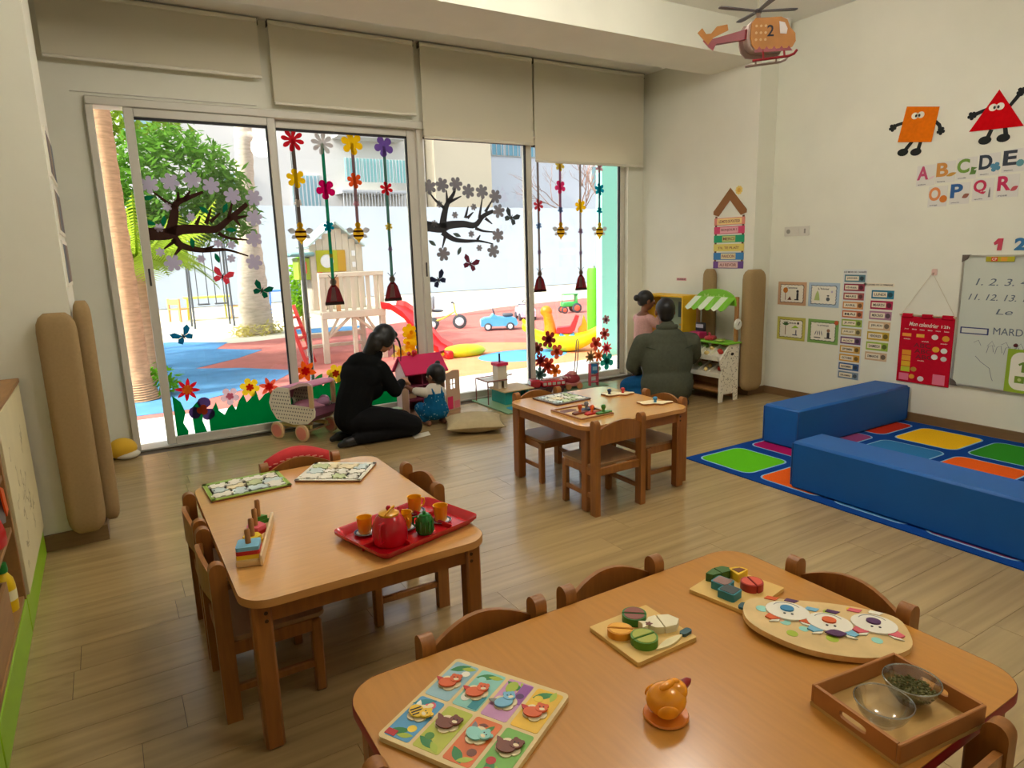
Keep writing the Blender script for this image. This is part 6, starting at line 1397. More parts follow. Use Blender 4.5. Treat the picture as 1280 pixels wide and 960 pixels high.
def bug(r, u, v, s=1.0):
    o = MB().sheet([(u-.085*s, v-.10*s), (u+.085*s, v-.10*s), (u+.05*s, v+.02*s), (u+.02*s, v+.06*s), (u-.02*s, v+.06*s), (u-.05*s, v+.02*s)], .0015, .003).build('bell_skirt', stk('bugred', (104, 36, 38)), r, smooth=False)
    MB().sheet(circ(.030*s, 14, u, v+.085*s), .0015, .0032).build('bug_head', stk('bugface', (110, 96, 84)), r, smooth=False)
    b = MB(); b.sheet(rect(u-.085*s, v-.115*s, u+.085*s, v-.088*s), .003, .0036); 
    for s_ in (-1, 1): b.sheet(stroke([(u+s_*.01*s, v+.11*s), (u+s_*.04*s, v+.145*s)], .006*s, .006*s), .0015, .0030)
    build_parts(b, 'bell_trim', stk('bugdark', (60, 50, 44)), o, smooth=False)
    b = MB(); b.sheet([(u-.015*s, v+.04*s), (u+.012*s, v+.04*s), (u+.02*s, v-.08*s), (u-.035*s, v-.08*s)], .003, .0035); b.build('front_patch', stk('bugpale', (150, 120, 116)), o, smooth=False)
def garland(lb, x, ztop, zend, items, rib, tail, s=1.0, off=-.012):
    r = thing('flower_garland', lb, 'garland', frame=winF(x, zend, off)); h = ztop-zend
    MB().sheet(rect(-.014*s, 0, .014*s, h), 0, .0012).build('ribbon', stk('ribbon_'+rib[0], rib[1]), r, smooth=False)
    for z, n, R_, c, sh in items: fl(r, 0, z-zend, n, R_, c, sharp=False, dip=.28 if sh else .5)
    (bee if tail == 'bee' else bug)(r, 0, 0, s)
garland('garland with red daisy and yellow flower over a bee', 1.492, 2.40, 1.635, [(2.395, 8, .095, 'red', 1), (2.09, 6, .080, 'yellow', 0), (1.893, 5, .035, 'pale', 0)], ('brown', (92, 80, 70)), 'bee', 1.0, Y2)
garland('garland with silver daisy and magenta flower over a ladybird bell', 1.735, 2.38, 1.14, [(2.381, 8, .095, 'silver', 1), (2.007, 5, .085, 'magenta', 0), (1.698, 6, .048, 'teal', 0), (1.45, 6, .02, 'gold', 0)], ('green', (30, 120, 84)), 'bug', 1.0, Y2)
garland('garland with yellow and orange flowers over a bee', 1.994, 2.395, 1.635, [(2.395, 6, .098, 'yellow', 0), (2.086, 6, .068, 'orange', 0), (1.892, 5, .028, 'pink', 0)], ('mauve', (120, 92, 92)), 'bee', 1.0, Y2)
garland('garland with purple flower and red star flower over a ladybird bell', 2.282, 2.384, 1.14, [(2.384, 5, .090, 'purple', 0), (2.026, 6, .062, 'red', 1), (1.694, 6, .036, 'gold', 0), (1.497, 5, .024, 'violet', 0)], ('greygreen', (70, 110, 96)), 'bug', 1.0, Y2)
garland('garland with small red star flower over a ladybird bell, beside the window post', 3.917, 2.40, 1.125, [(1.898, 6, .062, 'coral', 1), (1.692, 6, .036, 'blue', 0), (1.427, 6, .026, 'violet', 0)], ('taupe', (120, 110, 104)), 'bug', .95, Y4)
garland('garland with rose pink flower over a bee, under the low blind', 4.193, 2.40, 1.63, [(2.30, 6, .06, 'gold', 0), (2.084, 5, .070, 'rose', 0), (1.852, 5, .035, 'blue', 0)], ('plum', (130, 90, 110)), 'bee', 1.0, Y4)
garland('garland with yellow flower over a ladybird bell, under the low blind', 4.453, 2.40, 1.115, [(1.895, 6, .072, 'yellow', 0), (1.631, 5, .034, 'violet', 0), (1.406, 6, .026, 'violet', 0)], ('stone', (140, 130, 124)), 'bug', .95, Y4)
garland('garland with teal flowers over a bee, beside the mint panel', 4.712, 2.40, 1.625, [(2.29, 5, .05, 'pink', 0), (2.071, 6, .066, 'teal', 0), (1.847, 5, .040, 'teal', 0)], ('slate', (70, 110, 120)), 'bee', 1.0, Y4)
def butterfly(x, z, c, nm, lb, rot, s=.075, off=-.0025):
    r = thing('butterfly_sticker', lb, 'window sticker', frame=winF(x, z, off)); m_ = stk(nm, c); T = TR(rz=rot)
    for s_ in (-1, 1):
        b = MB(); b.sheet([(0, 0), (s_*s*.5, s*.75), (s_*s*1.0, s*.85), (s_*s*1.0, s*.35), (s_*s*.55, s*.02)], 0, .0012, m_, T); b.sheet([(0, 0), (s_*s*.6, -.02*s), (s_*s*.85, -s*.35), (s_*s*.55, -s*.7), (s_*s*.2, -s*.45)], 0, .0012, m_, T); b.build('wing', m_, r, smooth=False)
    MB().sheet(leaf(s*.9, s*.16, PI/2), .0005, .002, T=T).build('butterfly_body', stk('bugdark', (60, 50, 44)), r, smooth=False)
butterfly(.832, 1.311, (206, 60, 70), 'rosered', 'coral red butterfly sticker under the brown branch', -.35)
butterfly(1.12, 1.188, (16, 84, 56), 'deepgreen', 'deep green butterfly sticker beside the palm trunk', -.5)
butterfly(.498, .866, (20, 96, 130), 'petrol', 'petrol blue butterfly sticker low on the sliding door', .5)
butterfly(3.079, 1.335, (96, 44, 56), 'maroon', 'maroon butterfly sticker under the grey branch', -.4, .085, Y3)
butterfly(2.731, 1.198, (40, 44, 60), 'inkblue', 'ink blue butterfly sticker under the grey branch', .5, .085, Y3)
butterfly(3.557, 1.771, (66, 72, 70), 'darkgrey', 'dark grey butterfly sticker beside the grey blossoms', -.5, .085, Y3)
# ---- grass and flowers along the bottom
gm_ = stk('grass', (0, 112, 50))
r = thing('grass_sticker', 'green grass sticker along the bottom of the sliding door', 'window sticker', frame=winF(.36, .076, Y1))
MB().sheet([(.005, 0), (.005, .33), (.06, .27), (.085, .18), (.06, .10), (.09, .03), (.085, 0)], 0, .001).build('grass_blade', gm_, r, smooth=False)
MB().sheet([(.135, 0), (.13, .12), (.14, .22), (.19, .27), (.215, .16), (.20, .10), (.225, 0)], 0, .001).build('grass_blade', gm_, r, smooth=False)
MB().sheet([(.25, 0), (.25, .13), (.295, .20), (.315, .235), (.33, .16), (.37, .12), (.40, .17), (.435, .20), (.46, .15), (.49, .22), (.53, .27), (.55, .20), (.585, .23), (.63, .29), (.65, .20), (.70, .25), (.76, .27), (.80, .20), (.86, .25), (.92, .21), (.92, 0)], 0, .0012).build('grass_clump', gm_, r, smooth=False)
r = thing('grass_sticker', 'green grass and leaf sticker behind the doll pram', 'window sticker', frame=winF(1.37, .076, Y2))
MB().sheet([(0, 0), (0, .22), (.06, .30), (.10, .22), (.16, .33), (.2, .24), (.28, .36), (.32, .25), (.40, .31), (.45, .22), (.55, .30), (.62, .2), (.72, .27), (.80, .18), (.92, .26), (1.0, .15), (1.12, .2), (1.12, 0)], 0, .0012).build('grass_clump', gm_, r, smooth=False)
for a, b, q in ((.36, .29, 1.2), (.62, .29, 1.9), (.16, .30, .9)): MB().sheet(leaf(.14, .06, q, a, b), .0012, .002).build('leaf', stk('leafbright', (30, 130, 50)), r, smooth=False)
def fstick(lb, x, z, n, R_, c, core, off, sharp=False, dip=.5):
    r = thing('flower_sticker', lb, 'window sticker', frame=winF(x, z, off+.0016))
    MB().sheet(flower(n, R_, dip, .25, sharp=sharp), 0, .001).build('petals', stk('f_%d%d%d' % c, c), r, smooth=False); MB().sheet(flower(n, R_*.42, .6, .1), .001, .0018).build('flower_core', stk('f_%d%d%d' % core, core), r, smooth=False)
fstick('red eight-petalled flower sticker with yellow core above the grass', .478, .439, 8, .095, (196, 20, 34), (236, 180, 50), Y1, True, .4)
fstick('violet flower sticker with orange core between the grass blades', .57, .261, 3, .105, (70, 50, 96), (214, 80, 40), Y1, False, .25)
fstick('pale pink flower sticker above the grass', .785, .344, 5, .075, (226, 190, 196), (206, 110, 130), Y1)
fstick('yellow flower sticker with red core above the grass', .946, .397, 6, .080, (240, 200, 40), (196, 40, 30), Y1, False, .6)
fstick('orange-red star flower sticker beside the doll pram hood', 1.099, .383, 6, .085, (226, 90, 60), (196, 30, 30), Y1, True, .4)
fstick('orange flower sticker with red core behind the doll pram', 1.429, .468, 6, .098, (226, 90, 20), (190, 20, 20), Y2, True, .5)
fstick('yellow round flower sticker beside the black-clad person', 1.692, .415, 6, .085, (240, 196, 40), (150, 40, 24), Y2, False, .65)
fstick('pale yellow star flower sticker behind the person in black', 2.316, .537, 5, .095, (244, 206, 110), (236, 170, 50), Y2, True, .4)
r = thing('blossom_column_sticker', 'yellow blossom column sticker above the dollhouse roof', 'window sticker', frame=winF(2.42, .56, Y2))
for k, (a, b, q) in enumerate(((0, .17, .075), (.01, .07, .08), (0, -.03, .08))): MB().sheet(shift(flower(6, q, .7, .3*k), a, b), 0, .001+.0004*k).build('blossom', stk('f_suncol', (244, 186, 20)), r, smooth=False)
for a, b in ((.02, .16), (-.02, .06), (.03, -.02)): MB().sheet(circ(.02, 10, a, b), .002, .0026).build('spot', stk('f_spot', (226, 150, 10)), r, smooth=False)
for k, (x, z, n, R_, c, nm) in enumerate(((3.87, .42, 6, .075, (120, 60, 50), 'brown'), (4.014, .507, 6, .095, (130, 44, 40), 'maroon'), (4.116, .367, 5, .085, (190, 80, 50), 'rust orange'), (3.90, .29, 8, .085, (120, 40, 40), 'wine red'), (3.99, .225, 6, .095, (170, 60, 40), 'brick red'), (4.085, .16, 5, .080, (214, 110, 40), 'amber'), (3.885, .14, 7, .085, (70, 90, 80), 'grey-green'))):
    fstick('%s flower sticker in the cluster low beside the window post' % nm, x, z, n, R_, c, tuple(int(v*.75) for v in c), Y4+.0022*k, n == 8)
for k, (x, z, n, R_, c, nm) in enumerate(((4.801, .658, 6, .055, (150, 110, 110), 'dusky'), (4.778, .498, 6, .075, (180, 80, 70), 'brick'), (4.652, .402, 5, .085, (190, 70, 50), 'rust'), (4.801, .333, 9, .085, (206, 70, 80), 'coral red'), (4.572, .257, 8, .080, (140, 110, 70), 'olive brown'), (4.685, .263, 7, .075, (214, 110, 60), 'orange'), (4.801, .187, 5, .100, (40, 130, 110), 'sea green'), (4.639, .132, 5, .080, (120, 140, 110), 'sage green'))):
    fstick('%s flower sticker in the cluster low beside the mint panel' % nm, x, z, n, R_, c, tuple(int(v*.75) for v in c), Y4+.0022*k, n > 7)
# ================================================================== COURTYARD
pave = M('white_paving', (226, 224, 218), .7, var=.03, scale=6); rub = M('red_rubber', (178, 108, 98), .95, spec=.1, var=.10, scale=5); rubo = M('orange_rubber', (216, 146, 104), .95, spec=.1, var=.06, scale=5); rubb = M('blue_rubber', (84, 136, 178), .95, spec=.1, var=.12, scale=4)
sandm = M('pale_ground', (208, 200, 176), .95, spec=.1, var=.05, scale=2); perim = M('perimeter_white', (182, 192, 206), .9, spec=.1, var=.03, scale=1)
struct(MB().box((6, 6.45, -.06), (40, 1.1, .11)).build('patio_paving', pave, smooth=False))
struct(MB().box((6, 15.5, -.08), (60, 17, .12)).build('ground_sand', sandm, smooth=False))
struct(MB().prism([(-8, 7.0), (14, 7.0), (16, 17.0), (9, 15.4), (4.5, 13.2), (2.2, 12.6), (-1, 13.0), (-8, 13)], -.03, -.018).build('ground_rubber', rub, smooth=False))
def gpatch(name, poly, m, z): struct(MB().prism(poly, -.018, z).build(name, m, smooth=False))
gpatch('ground_patch_blue', [(-1, 7.25), (.6, 7.25), (.85, 7.7), (1.6, 8.2), (2.05, 8.9), (1.5, 9.6), (.95, 10.0), (1.6, 10.6), (2.1, 11.3), (1.5, 12.0), (1.8, 12.8), (1.0, 13.6), (-1, 14)], rubb, -.014)
gpatch('ground_patch_orange', [(2.9, 7.05), (6.5, 7.05), (6.6, 8.2), (5.2, 9.6), (4.2, 9.2), (3.4, 8.3)], rubo, -.014)
gpatch('ground_patch_pool', [(5.0+.68*math.cos(a), 7.95+.50*math.sin(a)) for a in [2*PI*k/28 for k in range(28)]], M('pool_blue', (84, 156, 206), .9, var=.08, scale=6), -.010)
gpatch('ground_patch_bluefar', [(2.9, 13.2), (4.2, 13.0), (4.6, 13.7), (3.2, 14.0)], rubb, -.012)
struct(MB().box((10, 23.15, 1.55), (60, .3, 3.1)).build('wall_perimeter', perim, smooth=False))
struct(MB().box((-6, 14.5, 1.55), (.3, 17, 3.1)).build('wall_perimeter_left', perim, smooth=False))
# ---- buildings beyond the wall
def bld(label, x0, x1, y0, d_, h, c):
    r = thing('building', label, 'building', ((x0+x1)/2, y0+d_/2, 0)); w = x1-x0
    MB().box((0, 0, h/2), (w, d_, h)).build('walls', M('bld_%d_%d_%d' % c, c, .9, spec=.1), r, smooth=False); MB().box((0, 0, h+.15), (w, d_, .3)).build('parapet', M('bld_%d_%d_%d' % c), r, smooth=False)
    return r, -(x0+x1)/2, -d_/2
def window(r, x, z, w, h, y, c=(150, 190, 196), bars=0, name='window'):
    f = MB().box((x, y-.03, z), (w+.12, .08, h+.12)).build(name, M('bld_frame', (206, 206, 200), .6), r, smooth=False)
    MB().box((x, y-.075, z), (w, .02, h)).build('pane', M('bld_pane_%d_%d_%d' % c, c, .2), f, smooth=False)
    mb = MB()
    for k in range(bars): mb.box((x-w/2+w*(k+.5)/bars, y-.12, z), (.05, .05, h))
    if bars: stuff(mb.build('bars', M('bld_bar', (120, 130, 136), .5), f, smooth=False))
r, ox, yf = bld('pale apartment block with a glazed green balcony', -4, 15.5, 34, 8, 16, (226, 220, 212))
for z0, lab in ((5.25, 0), (7.9, 1), (10.6, 2)):
    fl_ = MB().box((12.3+ox, yf-.55, z0-.75), (3.5, 1.1, .12)).build('balcony_slab', M('bld_slab', (206, 204, 200), .8), r, smooth=False)
    for k in range(4):
        f = MB().box((10.75+.86*k+.43+ox, yf-1.08, z0+.28), (.82, .04, 1.15 if lab else 1.1)).build('balcony_glass', M('bld_glassgreen', (140, 196, 190), .25), r, smooth=False)
        mb = MB()
        for q in range(5): mb.box((10.75+.86*k+.08+.17*q+ox, yf-1.12, z0+.28), (.03, .03, 1.15))
        stuff(mb.build('bars', M('bld_bar'), f, smooth=False))
MB().box((12.3+ox, yf-1.1, 4.55), (3.5, .06, .10)).build('balcony_rail', M('bld_bar'), r, smooth=False)
mb = MB()
for q in range(22): mb.box((10.6+.16*q+ox, yf-1.1, 4.1), (.03, .03, .85))
stuff(mb.build('balcony_bars', M('bld_bar'), r, smooth=False))
window(r, 9.1+ox, 4.55, 1.3, 1.5, yf, bars=7); window(r, 6.0+ox, 4.6, 1.2, 1.4, yf, bars=6); window(r, 2.2+ox, 7.6, 1.3, 1.5, yf)
r, ox, yf = bld('beige rendered house wall beside the apartment block', 15.6, 19.0, 33, 6, 14, (214, 200, 172)); window(r, 17.3+ox, 9.5, 1.2, 1.4, yf)
r, ox, yf = bld('white far building with a blue glass band', 19.2, 48, 40, 8, 15, (232, 234, 238))
for k in range(5): window(r, 23.4+1.3*k+ox, 8.45, 1.1, 1.5, yf, (110, 170, 190), 3)
for k in range(4): window(r, 32+2.2*k+ox, 6.5, 1.2, 1.5, yf)

# ---- plants
trk = M('palm_bark', (190, 152, 116), .95, spec=.05, var=.22, scale=9, stretch=(1, 1, 5), bump=.6)
trk2 = M('palm_bark_grey', (196, 182, 160), .95, spec=.05, var=.2, scale=7, stretch=(1, 1, 4), bump=.6)
def trunk(parent, pts, rad, m, seg=18, rings=True):
    n = 60; P_ = []; R_ = []
    for k in range(n+1):
        t = k/n*(len(pts)-1); i = min(int(t), len(pts)-2); f = t-i; P_.append(Vector(pts[i]).lerp(Vector(pts[i+1]), f)); R_.append((rad[i]*(1-f)+rad[i+1]*f)*(1+(.05 if k % 2 else -.03)*rings))
    MB().tube(P_, R_, seg).build('trunk', m, parent, ang=80)
def frond(mb, base, az, L, droop, w, n=9, fan=False):
    d = Vector((math.cos(az), math.sin(az), 0)); b = Vector(base); side = Vector((-d.y, d.x, 0)); pts = []
    for k in range(n+1):
        t = k/n; pts.append(b+d*L*t*(1-.15*t)+Vector((0, 0, L*(.35*t-droop*t*t))))
    for k in range(1, n+1):
        for q in range(3):
            p = pts[k-1].lerp(pts[k], q/3); ll = w*(math.sin(PI*min(1, .15+(k-1+q/3)/n*.85)))
            for s_ in (-1, 1):
                e = p+side*s_*ll+d*ll*.6+Vector((0, 0, -ll*.45)); wd = (pts[k]-pts[k-1]).normalized()*.014
                mb.add([p-wd, p+wd, e], [(0, 1, 2)])
    mb.tube(pts, [.018*(1-.8*k/n) for k in range(n+1)], 5)
def fro(r, nm, c, *a):
    mb = MB(); frond(mb, *a); mb.build('frond', leafmat(nm, c), r, smooth=False)
def leaves(mb, c, rad, n, l, rnd, hollow=.3):
    for k in range(n):
        a, b = rnd.uniform(0, 2*PI), math.acos(rnd.uniform(-1, 1)); q = rnd.uniform(hollow, 1)**.5
        p = Vector((c[0]+rad[0]*q*math.sin(b)*math.cos(a), c[1]+rad[1]*q*math.sin(b)*math.sin(a), c[2]+rad[2]*q*math.cos(b)))
        d = Vector((rnd.uniform(-1, 1), rnd.uniform(-1, 1), rnd.uniform(-.9, .3))).normalized(); s_ = d.cross(Vector((rnd.uniform(-1, 1), rnd.uniform(-1, 1), 1))).normalized(); L = l*rnd.uniform(.7, 1.3)
        mb.add([p, p+d*L*.5+s_*L*.16, p+d*L, p+d*L*.5-s_*L*.16], [(0, 1, 2, 3)])
rnd = random.Random(5)
r = thing('palm_tree', 'slim brown palm trunk right outside the open door', 'palm', (.22, 8.13, -.02))
trunk(r, [(0, 0, 0), (-.01, 0, .25), (-.02, 0, 2.5), (-.05, 0, 5)], [.19, .125, .10, .10], trk)
for k in range(14): fro(r, 'frond_lime', (150, 180, 50), (-.05, 0, 4.75), k*2*PI/14+.2, rnd.uniform(1.7, 2.1), 1.15, .42)
r = thing('palm_tree', 'thick pale palm trunk behind the yard furniture', 'palm', (2.52, 13.9, -.02))
trunk(r, [(0, 0, 0), (0, 0, .5), (.04, 0, 2.5), (.14, 0, 4.2), (.3, 0, 8)], [.34, .30, .165, .16, .17], trk2)
for k in range(16): fro(r, 'frond_green', (110, 150, 50), (.3, 0, 7.9), k*2*PI/16, 2.2, .9, .45)
r = thing('palm_tree', 'young lime green fan palm behind the slim trunk', 'palm', (.40, 9.3, -.02))
trunk(r, [(0, 0, 0), (0, 0, 1.5)], [.09, .08], trk)
for k in range(20): fro(r, 'frond_bright', (160, 184, 56), (0, 0, 1.45+.05*(k % 4)), k*2*PI/20*1.7, rnd.uniform(.8, 1.2), .25+.45*rnd.random(), .34)
for k in range(10): fro(r, 'frond_bright', (160, 184, 56), (0, 0, 1.5), k*.63+.3, rnd.uniform(.9, 1.2), -.25, .34)
def bush(nm, lb, loc, blobs, n, l, c, trunk_h=0):
    r = thing(nm, lb, 'tree' if trunk_h else 'plant', loc); mb = MB()
    for (cx, cy, cz, a, b, e) in blobs: leaves(mb, (cx, cy, cz), (a, b, e), int(n*a*b*e/(blobs[0][3]*blobs[0][4]*blobs[0][5])), l, rnd)
    stuff(mb.build('foliage', leafmat(nm+'_leaf_%d' % c[1], c), r, smooth=False))
    MB().tube([(0, 0, 0), (.03, 0, trunk_h or .15)], [.07 if trunk_h else .015, .05 if trunk_h else .01], 8).build('stem', trk, r)
bush('leafy_tree', 'green leafy tree behind the sliding door pane', (.52, 10.5, -.02), [(.55, .3, 2.5, .95, .8, .85), (1.15, .4, 2.2, .55, .5, .5), (.1, .0, 1.85, .55, .5, .45)], 4200, .15, (92, 138, 48), 2.0)
bush('leafy_tree', 'bright lime tree top behind the green leafy tree', (-.9, 12.6, -.02), [(0, 0, 3.4, 1.4, 1.0, 1.0), (1.5, 0, 3.9, 1.0, .8, .6)], 3000, .2, (130, 160, 50), 2.8)
bush('leafy_tree', 'spreading tree at the courtyard side that dapples the blue rubber with shade', (-3.5, 9.6, -.02), [(0, 0, 3.6, 1.3, 1.6, .8), (-.2, 1.3, 3.7, .9, 1.0, .6)], 1500, .32, (96, 140, 50), 3.0)
bush('low_shrub', 'small bright shrub at the foot of the slim palm', (.40, 8.25, -.02), [(0, 0, .17, .20, .18, .20)], 260, .10, (110, 170, 40))
bush('low_shrub', 'dry grass tuft around the thick palm', (2.5, 13.6, -.02), [(0, 0, .12, .55, .25, .14)], 300, .12, (206, 196, 120))
bush('hedge_plant', 'tall lime hedge plant behind the playhouse', (2.98, 12.0, -.02), [(0, 0, .95, .16, .16, .55)], 900, .13, (150, 206, 30), .6)
r = thing('bare_tree', 'leafless brown tree above the perimeter wall', 'tree', (21.5, 27, 0)); mb = MB()
def branch(p, d, L, rad, k):
    e = p+d*L; mb.tube([p, p.lerp(e, .5)+Vector((rnd.uniform(-.1, .1)*L, 0, .05*L)), e], [rad, rad*.8, rad*.6], 5)
    if k:
        for q in range(3): branch(e if q else p.lerp(e, .7), (d+Vector((rnd.uniform(-.8, .8), rnd.uniform(-.5, .5), rnd.uniform(-.15, .55)))).normalized(), L*rnd.uniform(.55, .8), rad*.55, k-1)
branch(Vector((0, 0, 0)), Vector((0, 0, 1)), 2.6, .11, 5); branch(Vector((.1, 0, 1.5)), Vector((-.7, 0, .7)).normalized(), 2.0, .07, 4); branch(Vector((.1, 0, 1.2)), Vector((.8, 0, .6)).normalized(), 2.2, .07, 4)
mb.build('branches', M('bare_twig', (150, 116, 100), .9), r)

# ---- yard furniture
yw = M('yard_pine', (206, 150, 90), .6)
def yard_table(lb, x, y, w, d, h, c):
    r = thing('yard_table', lb, 'table', (x, y, -.02)); m_ = M('yard_%d_%d_%d' % c, c, .5)
    MB().prism(rrect(w, d, .05), h-.03, h).build('tabletop', m_, r)
    for sx in (-1, 1):
        for sy in (-1, 1): MB().tube([(sx*(w/2-.08), sy*(d/2-.06), 0), (sx*(w/2-.10), sy*(d/2-.08), h-.03)], .022, 8).build('leg', m_, r)
yard_table('lime yellow garden table between two pine chairs', 2.2, 18.2, 1.05, .6, .57, (206, 206, 60)); yard_table('blue garden table behind the thick palm', 4.15, 18.6, 1.0, .6, .62, (60, 120, 196))
def yard_chair(lb, x, y, rz):
    r = thing('yard_chair', lb, 'chair', (x, y, -.02), rz)
    for sx in (-1, 1): MB().box((sx*.17, -.15, .28), (.045, .045, .56), bev=.006).build('leg', yw, r); MB().box((sx*.17, .15, .15), (.045, .045, .30), bev=.006).build('leg', yw, r)
    MB().box((0, 0, .30), (.38, .36, .025), bev=.004).build('seat', yw, r); MB().box((0, -.155, .48), (.32, .02, .13), bev=.004).build('backrest', yw, r)
yard_chair('pine child chair turned to the lime table, clear of the swing ropes', 1.55, 18.2, -.9); yard_chair('pine child chair at the lime table beside the thick palm', 2.86, 18.0, 1.4)
r = thing('swing_frame', 'thin dark metal swing frame in front of the lime table', 'swing', (2.0, 16.2, -.02)); dm = M('swing_metal', (74, 78, 84), .5)
for x in (-.38, .42):
    for dy in (-.3, .3): MB().tube([(x, dy, 0), (x*.95, dy*.2, 2.6)], .022, 8).build('post', dm, r)
MB().tube([(-.5, 0, 2.58), (.55, 0, 2.58)], .025, 8).build('top_bar', dm, r)
for x in (-.22, -.02, .14, .32): MB().tube([(x, 0, 2.56), (x, 0, .5)], .010, 6).build('rope', dm, r)
for x in (-.12, .23): MB().box((x, 0, .5), (.24, .14, .03), bev=.004).build('seat', dm, r)

# ---- playhouse tower
cw = M('play_white', (206, 196, 174), .7, var=.06, scale=6); r = thing('playhouse', 'white wooden playhouse tower with railed deck and gable roof', 'playhouse', (2.95, 9.45, -.02))
for x, y in ((-.40, -.28), (.44, -.28), (-.40, .62), (.44, .62)): MB().box((x, y, .62), (.075, .075, 1.24), bev=.006).build('post', cw, r)
MB().box((.02, .17, .69), (.92, .98, .05), bev=.004).build('deck', cw, r)
for x0, x1, y in ((-.44, .48, -.30), ): MB().box(((x0+x1)/2, y, .665), (x1-x0, .05, .10), bev=.004).build('deck_beam', cw, r); MB().box(((x0+x1)/2, y, 1.215), (x1-x0, .06, .06), bev=.004).build('hand_rail', cw, r)
for k in range(7): MB().box((-.30+.11*k, -.30, .96), (.060 if k % 2 else .045, .02, .50), bev=.003).build('baluster', cw if k != 1 else M('play_brown', (190, 140, 90), .7), r)
for s_ in (-1, 1):
    MB().tube([(s_*.02, -.28, .64), (s_*.36, -.28, .36)], .022, 6).build('brace', cw, r); MB().tube([(s_*.36, -.28, .36), (s_*.20, -.28, .62)], .020, 6).build('brace', cw, r)
MB().box((.02, -.28, .32), (.06, .05, .64), bev=.004).build('post', cw, r); MB().box((.02, .60, .30), (.84, .05, .07), bev=.004).build('cross_bar', cw, r); MB().box((.02, .60, .14), (.84, .05, .05), bev=.004).build('cross_bar', cw, r)
# hut at the back of the deck: plank front with gable
for k in range(8):
    x0 = -.42+.094*k; xm = x0+.045; zt = 1.60+.29*(1-abs(xm+.05)/.37)
    MB().box((xm, .10, (.72+zt)/2), (.090, .022, zt-.72), bev=.003).build('wall_board', cw, r)
MB().box((-.42, .35, 1.15), (.022, .5, .86), bev=.003).build('side_wall', cw, r); MB().box((.33, .35, 1.15), (.022, .5, .86), bev=.003).build('side_wall', cw, r)
for s_ in (-1, 1):
    T = Matrix.Translation((-.05, .33, 1.93)) @ Matrix.Rotation(s_*.68, 4, 'Y'); MB().box((s_*.26, 0, 0), (.54, .62, .025), T=T, bev=.003).build('roof_slope', M('play_roof', (176, 196, 190), .7), r)
mb = MB(); n = 24; sq = [(.15*max(-1, min(1, 1.42*math.cos(2*PI*k/n+PI/4)*1.0)), .15*max(-1, min(1, 1.42*math.sin(2*PI*k/n+PI/4)))) for k in range(n)]; ci = [(.095*math.cos(2*PI*k/n+PI/4), .095*math.sin(2*PI*k/n+PI/4)) for k in range(n)]
T = TR(-.19, .085, 1.40) @ xz(0)
for z in (0, .012): mb.add([(a, b, z) for a, b in sq]+[(a, b, z) for a, b in ci], [((k, (k+1) % n, n+(k+1) % n, n+k) if z else (k, n+k, n+(k+1) % n, (k+1) % n)) for k in range(n)], None, T)
w_ = mb.build('round_window_frame', M('play_olive', (176, 176, 20), .5), r); MB().prism(circ(.095, 20), .0, .004, T=T).build('window_pane', M('play_pane', (238, 240, 240), .3), w_)
MB().box((.02, .082, 1.40), (.12, .012, .30), bev=.003).build('ochre_panel', M('play_ochre', (196, 150, 30), .5), r)
for z in (1.50, 1.34): MB().box((.20, .085, z), (.05, .012, .075), bev=.002).build('small_window', M('play_pane'), r)
MB().box((-.30, .08, .99), (.07, .02, .52), bev=.003).build('red_board', M('play_red', (222, 70, 60), .5), r)
MB().box((-.52, .22, 1.30), (.16, .30, .30), bev=.005).build('green_bay', M('play_green', (150, 176, 40), .5), r); MB().box((-.54, .20, 1.50), (.34, .40, .06), bev=.02).build('bay_roof', M('play_teal', (110, 150, 150), .6), r); MB().box((-.52, .065, 1.32), (.07, .012, .16)).build('bay_panel', M('play_red'), r, smooth=False)
r = thing('slide', 'red plastic slide with yellow runout beside the playhouse', 'slide', (3.52, 9.12, -.02)); sl = M('slide_red', (204, 24, 24), .35)
P_ = [(0, .10, .74), (.10, .0, .72), (.22, -.16, .60), (.33, -.34, .38), (.42, -.50, .20), (.52, -.64, .12)]; vs = []
for p in P_:
    for q in (-.19, -.17, .17, .19):
        z = .07 if abs(q) > .18 else 0; vs.append((p[0]+q*.85, p[1]+q*.52, p[2]+z))
mb = MB(); n = len(P_); mb.add(vs+[(x, y, z-.03) for x, y, z in vs], [(4*i+j, 4*i+4+j, 4*i+5+j, 4*i+1+j) for i in range(n-1) for j in range(3)]+[(4*n+4*i+j, 4*n+4*i+1+j, 4*n+4*i+5+j, 4*n+4*i+4+j) for i in range(n-1) for j in range(3)]+[(4*i, 4*n+4*i, 4*n+4*i+4, 4*i+4) for i in range(n-1)]+[(4*i+3, 4*i+7, 4*n+4*i+7, 4*n+4*i+3) for i in range(n-1)])
mb.build('slide_chute', sl, r)
mb = MB(); mb.sph((.80, -.62, .07), (.36, .20, .10), seg=18, rings=10); mb.build('runout', M('slide_lime', (206, 214, 20), .4), r); MB().box((.52, -.62, .06), (.10, .36, .12), bev=.02).build('chute_end', sl, r)
r = thing('red_ladder', 'red plastic ladder leaning at the playhouse side', 'ladder', (2.33, 9.20, -.02), .9)
for s_ in (-1, 1): MB().box((0, 0, 0), (.03, .05, .84), T=Matrix.Translation((s_*.13, .12, .42)) @ Matrix.Rotation(-.30, 4, 'X'), bev=.006).build('rail', M('ladder_red', (216, 58, 50), .45), r)
for k in range(5): MB().box((0, .24*(k+.6)/5.2, .14*(k+.7)), (.24, .05, .03), bev=.006).build('rung', M('ladder_red'), r)

